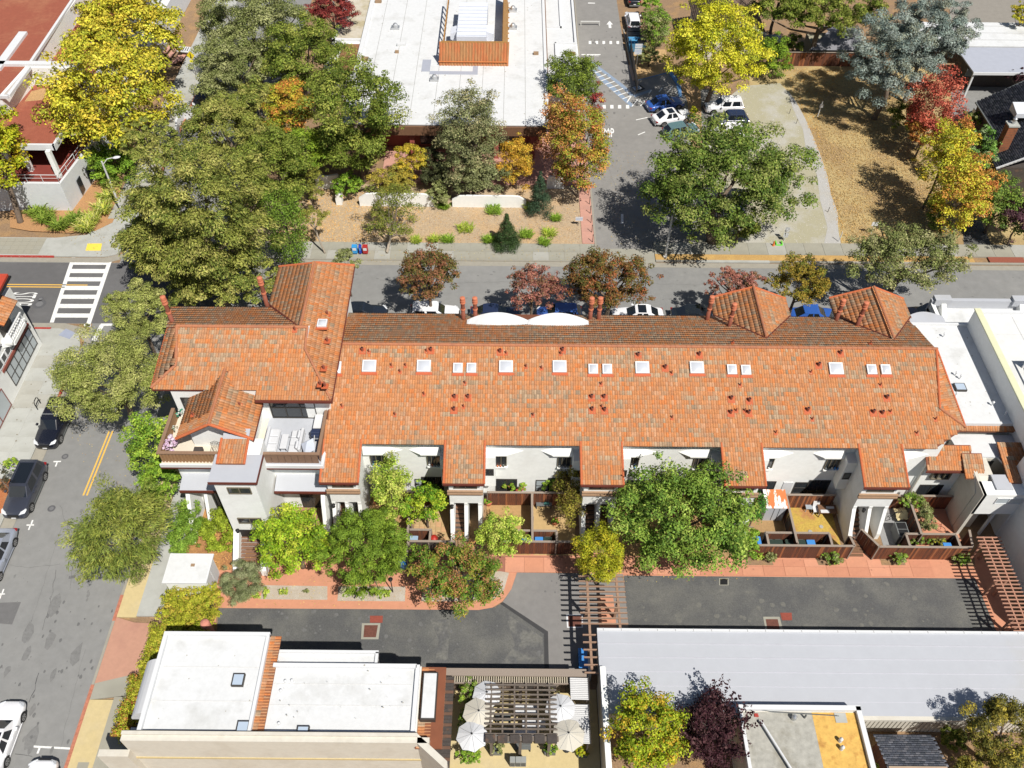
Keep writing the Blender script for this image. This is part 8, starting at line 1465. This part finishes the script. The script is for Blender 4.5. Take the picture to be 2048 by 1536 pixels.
tree('shrub', 'glossy green shrub below the corner of the cream deck', 'shrub', 318, 960, 45, 45, 3, GREEN, .9, size=.2, nl=50, trunk=False)
tree('shrub', 'bright green hedge shrub between the weeping tree and the buttress', 'shrub', 372, 1060, 32, 55, 1.8, [(.18, .3, .04), (.25, .36, .05), (.12, .22, .02)], .7, size=.16, nl=60, trunk=False)
tree('shrub', 'round lime shrub left of the tower stair', 'shrub', 441, 1058, 37, 45, 1.8, [(.26, .34, .03), (.35, .42, .04), (.2, .27, .02)], .8, size=.17, nl=50, trunk=False)
tree('olive_shrub', 'grey-green shrub at the foot of the tower stair', 'shrub', 482, 1162, 38, 42, 1.8, [(.24, .27, .13), (.3, .31, .17), (.17, .2, .08)], .8, size=.14, nl=50, asp=.35)
tree('shrub', 'small green ground shrub right of the grey-green one', 'shrub', 522, 1186, 20, 14, .4, LIME, .6, size=.13, nl=20, trunk=False)
tree('lime_tree', 'round lime green tree right of the tower stair', 'tree', 588, 1080, 76, 66, 3.8, [(.24, .38, .02), (.33, .46, .03), (.17, .29, .02), (.45, .5, .05)], .8, size=.24, nl=90, lr=.26)
tree('willow', 'feathery mid green tree in front of the first courtyard', 'tree', 728, 1098, 86, 80, 4.0, [(.17, .27, .03), (.23, .33, .035), (.12, .2, .02)], .85, size=.24, nl=110, lr=.22, asp=.3, droop=.2)
tree('citrus_tree', 'slender lime green tree inside the first courtyard', 'tree', 780, 985, 36, 58, 4.2, LIME, 1.2, size=.2, nl=50)
tree('citrus_tree', 'glossy green and yellow tree against the second wing', 'tree', 850, 1005, 40, 42, 3.4, [(.12, .26, .02), (.2, .34, .02), (.4, .48, .04)], .9, size=.2, nl=50)
tree('maple', 'green tree with reddish tips overhanging the curved path', 'tree', 918, 1148, 86, 68, 3.8, [(.11, .2, .03), (.15, .25, .03), (.28, .27, .04), (.4, .2, .08)], .8, size=.2, nl=90, lr=.26)
tree('citrus_tree', 'bright lime shrub tree over the second courtyard fence', 'tree', 1003, 1068, 44, 44, 2.6, LIME, .8, size=.2, nl=55)
tree('potted_tree', 'small leafy green plant under the bay of the second courtyard', 'plant', 1098, 958, 24, 22, 1.8, GREEN, .8, size=.16, nl=25)
tree('climber', 'olive and amber climber in the corner of the second courtyard', 'plant', 1140, 985, 24, 60, 2.8, [(.2, .2, .03), (.3, .26, .04), (.14, .1, .03)], 1.0, size=.17, nl=50)
tree('shrub', 'green plant with pink flowers on the back fence', 'plant', 1032, 975, 22, 16, 1.4, GREEN + [(.5, .12, .1)], .8, size=.14, nl=20, trunk=False)
tree('columnar_tree', 'compact yellow-green columnar tree above the tan pergola', 'tree', 1201, 1108, 45, 56, 4.2, [(.36, .38, .02), (.45, .45, .03), (.27, .31, .02), (.5, .42, .03)], 1.0, size=.18, nl=80, asp=.4)
tree('ash_tree', 'largest dense green tree in front of the third bay', 'tree', 1370, 1030, 130, 112, 5.5, [(.17, .28, .04), (.23, .34, .05), (.11, .2, .03), (.33, .42, .08)], .85, size=.26, nl=170, lr=.22, dens=1.1)
tree('cypress', 'narrow deep green cypress beside the metal shed', 'tree', 1512, 1018, 17, 55, 3.0, [(.06, .2, .02), (.1, .26, .03), (.04, .14, .02)], 2.6, size=.16, nl=50, shape='column', lr=.45)
tree('climber', 'pale green climber over the timber trellis', 'plant', 1496, 1080, 22, 32, 1.9, GREEN, .8, size=.18, nl=30)
for k, (px, py, r, pal, lb) in enumerate(((1519, 1112, 8, LIME, 'small round yellow-green topiary ball'), (1542, 1114, 11, OLIVE, 'olive green shrub beside the topiary ball'), (1661, 1114, 19, GREEN + OLIVE, 'leafy shrub below the middle of the redwood front fence'), (1795, 1112, 17, OLIVE + GREEN, 'round shrub at the left end of the right front fence'), (1923, 1114, 16, GREEN + OLIVE, 'round shrub at the left of the right pergola'))):
    tree('round_shrub', lb, 'shrub', px, py, r, r * .95, .6, pal, .9, size=.12, nl=30, lr=.35, trunk=False, dens=1.3)
tree('shrub', 'leafy plants in the left half of the planting stall', 'plant', 1838, 1079, 18, 12, .8, GREEN + OLIVE, .8, size=.14, nl=25, trunk=False); tree('shrub', 'amber green plants in the right half of the planting stall', 'plant', 1875, 1080, 16, 11, .8, YGREEN + OLIVE, .8, size=.14, nl=25, trunk=False)
tree('ivy', 'ivy spilling over the fence top of the rightmost courtyard', 'plant', 1826, 1000, 30, 13, 1.9, GREEN + OLIVE, .8, size=.15, nl=35, trunk=False); tree('ivy', 'dark ivy along the dividing fence of the rightmost courtyard', 'plant', 1848, 1035, 14, 38, 1.3, OLIVE, .8, size=.14, nl=40, trunk=False)
x, y, _ = P(335, 875, 8.3)
tree('bougainvillea', 'pale pink flowering bush in the corner of the cream deck', 'plant', 341, 886, 14, 18, 8.1, [(.7, .5, .66), (.78, .62, .74), (.6, .42, .55)], .8, size=.14, nl=22, trunk=False)
tree('flowering_plant', 'green plant with white flowers on the cream deck', 'plant', 359, 825, 7, 9, 7.9, [(.02, .22, .12), (.03, .3, .18), (.75, .75, .72)], .8, size=.12, nl=12, trunk=False)
tree('flowering_plant', 'small white flowering plant under the gable eave', 'plant', 350, 856, 5, 7, 7.8, [(.7, .7, .68), (.15, .2, .08)], .8, size=.1, nl=8, trunk=False)
# street trees behind the roofs
tree('rust_tree', 'rust-red and green tree between the end house and the first chimneys', 'tree', 856, 548, 58, 56, 5.5, RUST, .85, size=.24, nl=90, lr=.26, group=TG)
tree('rust_tree', 'dull red airy tree left of the second chimney pair', 'tree', 1066, 572, 52, 45, 5.2, REDS, .85, size=.22, nl=80, lr=.24, group=TG, dens=.75)
tree('rust_tree', 'broad rust-brown tree behind the second chimney pair', 'tree', 1218, 556, 88, 62, 6.2, [(.24, .12, .035), (.2, .11, .035), (.15, .12, .03), (.3, .1, .04), (.12, .12, .03)], .85, size=.24, nl=130, lr=.22, group=TG, dens=.9)
tree('rust_tree', 'small red tree above the third chimney pair', 'tree', 1466, 566, 52, 36, 5, REDS, .85, size=.22, nl=60, lr=.24, group=TG, dens=.8)
tree('amber_tree', 'amber green tree between the two rear gables', 'tree', 1602, 562, 58, 50, 5.5, [(.3, .22, .03), (.24, .2, .03), (.14, .16, .025), (.36, .24, .04)], .85, size=.22, nl=90, lr=.24, group=TG, dens=.85)
tree('olive_tree', 'wide grey-green tree at the corner of the lot, the largest of the street trees', 'tree', 1815, 520, 122, 68, 6.5, [(.202, .232, .0697), (.279, .295, .109), (.155, .186, .0543), (.341, .326, .155)], .85, size=.24, nl=150, lr=.2, group=TG, dens=.8)
tree('shrub', 'small grey green tree top at the roof peak of the end house', 'tree', 690, 520, 26, 28, 4.5, OLIVE, .8, size=.2, nl=30, dens=.7)
# north block
tree('round_tree', 'dense round dark green tree beside the white annex', 'tree', 1148, 163, 54, 55, 5.5, [(.155, .217, .031), (.217, .279, .0388), (.109, .155, .0279)], .9, size=.24, nl=90, lr=.28)
tree('liquidambar', 'orange and pink flame-shaped tree left of the two by the alley', 'tree', 1112, 262, 34, 60, 6.5, [(.5, .2, .08), (.6, .28, .12), (.4, .2, .06), (.45, .35, .06)], 1.3, size=.26, nl=60, dens=.8)
tree('liquidambar', 'orange, yellow and green tree by the alley, the larger', 'tree', 1163, 290, 55, 80, 6.5, [(.5, .24, .06), (.48, .38, .05), (.3, .33, .04), (.2, .26, .03), (.5, .18, .06)], 1.2, size=.26, nl=110, lr=.22)
tree('red_shrub', 'narrow crimson shrub tip beside the alley', 'tree', 1192, 215, 13, 28, 5.0, [(.3, .04, .04), (.22, .04, .03), (.4, .1, .07)], 1.5, size=.2, nl=25, trunk=True)
tree('evergreen_tree', 'tall grey-olive evergreen in front of the white roof', 'tree', 935, 275, 62, 85, 5.8, [(.217, .232, .093), (.279, .295, .139), (.155, .178, .0697), (.341, .31, .155)], 1.15, size=.24, nl=150, lr=.22)
tree('evergreen_tree', 'lower skirt of grey-olive foliage above the garden wall', 'tree', 945, 350, 58, 38, 3.0, [(.217, .232, .093), (.279, .295, .139), (.155, .178, .0697)], .9, size=.22, nl=60)
tree('amber_shrub', 'rounded amber orange tree between the evergreen and the flame tree', 'tree', 1033, 325, 32, 44, 3.4, AMBER, 1.1, size=.2, nl=60)
tree('amber_shrub', 'golden yellow shrub tree left of the tall evergreen', 'tree', 822, 325, 30, 34, 3.2, [(.6, .4, .04), (.5, .38, .04), (.4, .36, .04)], 1.0, size=.2, nl=50)
tree('amber_shrub', 'dull yellow-green shrub behind the long garden wall', 'shrub', 782, 362, 40, 28, 2.3, [(.36, .3, .05), (.27, .26, .05), (.42, .33, .05)], .9, size=.2, nl=50)
tree('shrub', 'dark shrub between the golden shrub and the evergreen', 'shrub', 868, 330, 28, 48, 2.4, [(.06, .07, .03), (.09, .1, .04)], .9, size=.2, nl=50); tree('shrub', 'olive bush in the gap between the two long garden walls', 'shrub', 878, 385, 22, 30, 1.4, OLIVE, .9, size=.18, nl=40)
tree('shrub', 'leafy green shrub on the orange leaf bed by the wall pier', 'shrub', 694, 372, 28, 26, 1.8, GREEN, .9, size=.22, nl=40)
tree('young_tree', 'thin young olive-green tree in the bark bed', 'tree', 788, 425, 48, 62, 3.8, [(.2, .23, .04), (.27, .28, .05), (.14, .17, .03)], 1.0, size=.2, nl=60, lr=.26, dens=.42, limbs=14, base=P(775, 508)[:2], bk=bark_l)
tree('young_tree', 'small bare-stemmed tree at the left end of the bark bed', 'tree', 624, 432, 33, 22, 4.2, [(.3, .28, .06), (.22, .24, .04)], .5, size=.17, nl=40, dens=.6, limbs=9, base=P(650, 508)[:2], bk=bark_l)
tree('young_tree', 'thin upright tree stem among the oaks above the bark bed', 'tree', 632, 370, 16, 34, 4.0, [(.3, .3, .05), (.2, .22, .04)], 1.0, size=.18, nl=30, dens=.7, base=P(628, 405)[:2], bk=bark_l)
tree('spruce', 'dark blue-green spruce at the right end of the garden wall', 'tree', 1080, 385, 27, 40, 2.8, [(.05, .09, .05), (.08, .13, .07), (.035, .07, .035)], 1.7, size=.18, nl=90, shape='cone', lr=.3, asp=.35)
tree('spruce', 'small dark spruce near the far pavement', 'tree', 1013, 462, 30, 34, 2.0, [(.05, .09, .03), (.08, .13, .04), (.035, .07, .02)], 1.3, size=.17, nl=80, shape='cone', lr=.3, asp=.35)
tree('red_maple', 'dark crimson tree at the top left of the white roof', 'tree', 664, 22, 45, 38, 6, [(.22, .035, .03), (.15, .025, .025), (.3, .06, .05)], .8, size=.26, nl=60)
tree('shrub', 'clipped green hedge at the top of the white roof', 'hedge', 1118, 4, 28, 10, 2.0, OAK, .8, size=.24, nl=30, trunk=False)
LI = [(.3, .42, .04), (.42, .5, .05), (.22, .34, .03), (.5, .52, .12)]
for k, (px, py, r, lb) in enumerate(((932, 455, 26, 'tall strap-leaved clump left of the small spruce'), (988, 420, 24, 'strap-leaved clump below the right garden wall'), (895, 478, 16, 'low strap-leaved clump left in the bark bed'), (868, 478, 11, 'smallest strap-leaved clump in the bark bed'), (978, 478, 18, 'strap-leaved clump hugging the small spruce'), (1052, 468, 20, 'strap-leaved clump right of the small spruce'), (1098, 465, 20, 'wide strap-leaved clump near the blue sign'), (1112, 435, 14, 'strap-leaved clump above the wide one near the blue sign'), (1090, 484, 14, 'strap-leaved clump at the pavement edge below the blue sign'), (832, 480, 13, 'yellow spiky clump at the pavement edge'), (1060, 412, 16, 'yellow-green leafy clump before the white wall'), (888, 412, 12, 'small clump at the end of the long garden wall'))):
    clump('strap_leaved_clump', lb, 'plant', px, py, r / 22, .35, LI if 'yellow' in lb or k % 3 == 0 else [(.2, .34, .03), (.28, .42, .05), (.14, .25, .02)], n=200, length=.75, group='strap-leaved clumps', w=.05)
AG = [(.35, .42, .06), (.5, .5, .08), (.18, .28, .03), (.6, .58, .2)]
for k, (px, py, lb) in enumerate(((92, 437, 'arching clump left of the corner bed'), (118, 452, 'arching clump nearest the red kerb'), (150, 440, 'arching clump at the foot of the white corner'), (182, 440, 'variegated arching clump on the bend of the bed'), (205, 420, 'variegated arching clump below the street lamp'), (215, 395, 'variegated clump along the side wall'), (222, 365, 'upper clump by the side wall windows'), (172, 455, 'pale arching clump at the pavement bend'), (75, 425, 'shaded clump near the slanting trunk'), (208, 350, 'topmost clump under the sycamore'))):
    clump('arching_plant', lb, 'plant', px, py, .9, .4, AG if k in (3, 4, 5, 7) else [(.2, .3, .04), (.3, .38, .06), (.12, .2, .02)], n=260, length=1.25, group='arching plants of the corner bed', w=.07)
sheet('planting_bed', [(60, 462), (20, 455), (20, 400), (190, 340), (240, 340), (245, 400), (225, 445), (190, 462), (140, 466)], .125, M('bed_mulch', (.4, .22, .1), 1, .3, 8, bump=.4))
# right of the alley
tree('oak', 'very large dark green oak covering the parking bays', 'tree', 1450, 362, 158, 122, 7.5, [(.132, .202, .031), (.186, .248, .0434), (.093, .155, .0279), (.264, .295, .0775)], .8, size=.3, nl=220, lr=.19, tr=.5, dens=1.1)
tree('ash_tree', 'large bright yellow tree above the parked cars', 'tree', 1432, 98, 90, 98, 7.5, [(.62, .58, .03), (.7, .62, .06), (.5, .5, .03), (.36, .4, .03)], .85, size=.32, nl=140, lr=.22)
tree('shrub', 'bright green bush at the left end of the board fence', 'shrub', 1550, 115, 30, 42, 2.6, [(.18, .3, .03), (.28, .4, .03), (.12, .2, .02)], .9, size=.24, nl=50)
tree('oak', 'dark oak canopy behind the board fence', 'tree', 1650, 20, 120, 52, 7.0, OAK, .7, size=.3, nl=120, lr=.2, group='dark oaks behind the lot')
tree('oak', 'dark oak crown at the top edge left of the grey tree', 'tree', 1560, -5, 60, 40, 7.0, OAK, .7, size=.3, nl=60, group='dark oaks behind the lot')
tree('eucalyptus', 'big silver-grey eucalyptus at the top of the lawn, the front crown', 'tree', 1790, 120, 92, 88, 7.5, SILVER, .85, size=.34, nl=130, lr=.2, asp=.35, group='silver-grey eucalyptus trees')
tree('eucalyptus', 'silver-grey eucalyptus crown behind at the upper right', 'tree', 1862, 62, 80, 78, 9, SILVER, .85, size=.34, nl=100, lr=.2, asp=.35, group='silver-grey eucalyptus trees')
tree('maple', 'coral red maple beside the driveway of the shingled house', 'tree', 1868, 215, 44, 62, 5.5, [(.5, .1, .06), (.42, .09, .06), (.6, .2, .12), (.3, .06, .04)], 1.1, size=.28, nl=80)
tree('maple', 'orange shrub-like maple below the coral red one', 'tree', 1850, 265, 36, 30, 3.5, ORANGE, .9, size=.26, nl=50)
tree('maple', 'tall yellow and green tree along the right side of the lawn', 'tree', 1888, 320, 44, 62, 6.0, [(.6, .52, .04), (.5, .48, .04), (.36, .4, .04), (.6, .42, .04)], 1.1, size=.28, nl=90, group='yellow and orange trees along the lawn')
tree('maple', 'yellow tree with an orange right flank at the lower lawn edge', 'tree', 1915, 395, 44, 62, 5.8, [(.55, .5, .04), (.42, .44, .04), (.62, .3, .06), (.6, .5, .06)], 1.1, size=.28, nl=90, group='yellow and orange trees along the lawn')
tree('maple', 'orange spire on the right of the yellow trees', 'tree', 1955, 375, 20, 52, 5.8, [(.6, .28, .06), (.55, .2, .06), (.5, .35, .08)], 1.4, size=.25, nl=45); tree('maple', 'slim orange tree between the coral maple and the yellow trees', 'tree', 1925, 275, 16, 34, 5.6, ORANGE, 1.3, size=.25, nl=35)
tree('laurel', 'glossy bright green tree against the shingled house', 'tree', 1962, 298, 30, 38, 3.5, [(.14, .3, .05), (.24, .4, .08), (.09, .2, .03), (.4, .5, .25)], 1.0, size=.24, nl=50)
tree('shrub', 'dark green hedge mass in the lower right of the garden', 'shrub', 1998, 410, 52, 62, 3.5, [(.139, .217, .0388), (.217, .31, .0465), (.093, .155, .031)], .8, size=.26, nl=80)
tree('plum_tree', 'dusky purple plum at the right edge above the pavement', 'tree', 2045, 435, 36, 48, 3.6, [(.12, .05, .07), (.17, .08, .09), (.08, .04, .05)], .9, size=.22, nl=60)
tree('shrub', 'low green shrubs between the coral maple and the house', 'shrub', 1945, 240, 20, 18, 2.0, GREEN + OLIVE, .8, size=.2, nl=20, trunk=False); tree('shrub', 'dark hedge under the eucalyptus', 'shrub', 1812, 235, 35, 30, 2.2, OAK, .8, size=.24, nl=40, trunk=False)
tree('hedge_row', 'dark shaded hedge under the yellow trees', 'hedge', 1880, 430, 22, 50, 1.8, [(.139, .202, .031), (.202, .279, .0465)], .8, size=.22, nl=50, trunk=False)
tree('plum_tree', 'small purple-leaved tree behind the shingled roof', 'tree', 2040, 150, 22, 14, 3.0, PLUM, .8, size=.22, nl=25); tree('ash_tree', 'yellow tree at the upper right corner', 'tree', 2050, 25, 28, 24, 5, YELLOW, .8, size=.3, nl=40)
tree('shrub', 'green and brown shrubs along the alley fence', 'shrub', 1312, 55, 28, 45, 2.6, GREEN + OLIVE, .8, size=.24, nl=60); tree('shrub', 'olive shrubs beside the parking notice', 'shrub', 1300, 110, 24, 22, 1.6, OLIVE + [(.3, .25, .08)], .8, size=.22, nl=35); tree('shrub', 'bright green bush at the top of the alley', 'shrub', 1300, 5, 20, 16, 2.5, GREEN, .8, size=.22, nl=25)
tree('shrub', 'small yellow-leaved shrub beside the parked blue car', 'shrub', 1387, 225, 8, 16, 1.5, YGREEN, .9, size=.15, nl=15); tree('shrub', 'dark shrub at the foot of the big oak by the pavement', 'shrub', 1478, 452, 42, 32, 2.2, OAK, .8, size=.24, nl=50)
tree('shrub', 'dark shrubs behind the middle of the board fence', 'shrub', 1590, 88, 20, 18, 2.0, OAK, .8, size=.22, nl=25)
# foreground right
tree('mulberry', 'big yellow-green tree at the bottom beside the patio wall', 'tree', 1295, 1462, 74, 80, 4.2, [(.3, .38, .02), (.4, .45, .03), (.22, .3, .02), (.5, .34, .03)], .8, size=.22, nl=120, lr=.24)
def spikes(c, rad, seed):
    R = np.random.RandomState(seed); V, Q, T, LC = [], [], [], None; n = 26
    for i in range(n):
        a = R.rand() * 2 * PI; r = R.rand() ** .5; base = np.array(c) + np.array([math.cos(a) * r * rad[0] * .9, math.sin(a) * r * rad[1] * .9, rad[2] * .3]); L_ = 1.0 + R.rand() * 1.3; d = np.array([math.cos(a) * .45 * r, math.sin(a) * .45 * r, 1.0]); d /= np.linalg.norm(d)
        for j in range(38):
            p = base + d * L_ * j / 38; rd = R.randn(3) * .09; s = .11; t1 = R.randn(3); t1 /= np.linalg.norm(t1); t2 = np.cross(t1, R.randn(3)); t2 /= np.linalg.norm(t2) + 1e-9; q = p + rd
            k = len(V); V += [q - t1 * s, q - t2 * s * .6, q + t1 * s, q + t2 * s * .6]; Q.append((k, k + 1, k + 2, k + 3)); col = np.array(PLUM[R.randint(4)]) * (.7 + .6 * R.rand()); T += [col] * 4
    return np.array(V), np.array(Q), np.array(T), None
tree('plum_tree', 'dark purple plum with upright shoots beside the yellow-green tree', 'tree', 1424, 1458, 55, 68, 3.6, PLUM, .75, size=.18, nl=100, extra=spikes)
tree('locust_tree', 'feathery brown-green tree in the lower right corner', 'tree', 2020, 1465, 88, 68, 4.6, [(.16, .15, .03), (.24, .2, .04), (.1, .11, .025), (.42, .34, .05)], .8, size=.22, nl=130, lr=.2, asp=.35, dens=.8); tree('locust_tree', 'low yellow-green branches at the bottom right edge', 'tree', 1960, 1535, 60, 26, 2.6, [(.4, .34, .05), (.24, .22, .04), (.14, .14, .03)], .8, size=.2, nl=60, asp=.4)
tree('shrub', 'small lime bush between the box building and the shed', 'shrub', 1757, 1530, 7, 8, 1.2, LIME, .8, size=.13, nl=12, trunk=False); tree('shrub', 'dark shrubs along the garage wall at the lower right', 'shrub', 1905, 1478, 26, 22, 1.2, OAK, .8, size=.2, nl=35, trunk=False)
tree('shrub', 'tall leafy shrub in the upper left corner of the patio', 'shrub', 937, 1380, 17, 28, 1.8, GREEN + OLIVE, 1.0, size=.15, nl=35, trunk=False); tree('shrub', 'white-flowered shrub along the left side of the patio', 'shrub', 927, 1440, 10, 24, 1.2, GREEN + [(.6, .6, .5)], 1.0, size=.13, nl=30, trunk=False); tree('shrub', 'green shrub below the lowest white parasol', 'shrub', 938, 1512, 24, 16, 1.2, GREEN, 1.0, size=.14, nl=35, trunk=False)
tree('dead_shrub', 'dry grey-brown bush at the upper right of the patio pergola', 'shrub', 1095, 1392, 20, 14, 1.4, [(.24, .2, .14), (.3, .26, .16), (.22, .22, .08)], .9, size=.12, nl=30, dens=.6)
# hedge on the left of the shop
hd = thing('hedge', 'long clipped yellow-green hedge between the pavement and the white shop', 'hedge', (-22.8, 26, 0)); hv_, hq_, ht_ = [], [], []; off_ = 0
for k, (c, r, n_) in enumerate((((-22.45, 28.3, .9), (2.1, 2.5, 1.0), 26000), ((-23.6, 25.0, .85), (1.1, 2.6, .95), 15000), ((-24.25, 21.8, .8), (.95, 2.3, .9), 12000))):
    V, Q, T, _ = leaves(c, r, n_, .13, [(.34, .36, .03), (.42, .42, .04), (.26, .30, .025), (.44, .34, .05)] + ([(.45, .16, .05)] if k == 2 else []), 260, .3, 900 + k, 'box', .55); V[:, 2] = np.clip(V[:, 2], .1, 1.85); hv_.append(V); hq_.append(Q + off_); ht_.append(T); off_ += len(V)
np_mesh('foliage', np.concatenate(hv_), np.concatenate(hq_), leafm, np.concatenate(ht_), hd)
for k, (px, py, r, pal, lb) in enumerate(((568, 1183, 10, LIME, 'small lime plant in the gravel bed left'), (612, 1182, 7, OLIVE, 'tiny olive plant in the gravel bed'), (712, 1183, 14, GREEN, 'green plant at the left of the second gravel bed'), (762, 1188, 16, LIME, 'flat yellow-green plant beside the path lamp'), (730, 1180, 10, GREEN, 'small green plant between two in the second gravel bed'))): tree('bed_plant', lb, 'plant', px, py, r, r * .7, .35, pal, .8, size=.11, nl=16, trunk=False)
tree('street_plant', 'green plants in the red mulch bed beside the charcoal car', 'plant', 22, 928, 18, 12, .7, GREEN + LIME, .8, size=.14, nl=25, trunk=False); tree('street_tree', 'bare dark sapling in the red mulch bed at the left edge', 'tree', 2, 958, 14, 22, 2.5, [(.05, .06, .03), (.08, .07, .04)], .9, size=.14, nl=25, dens=.5)
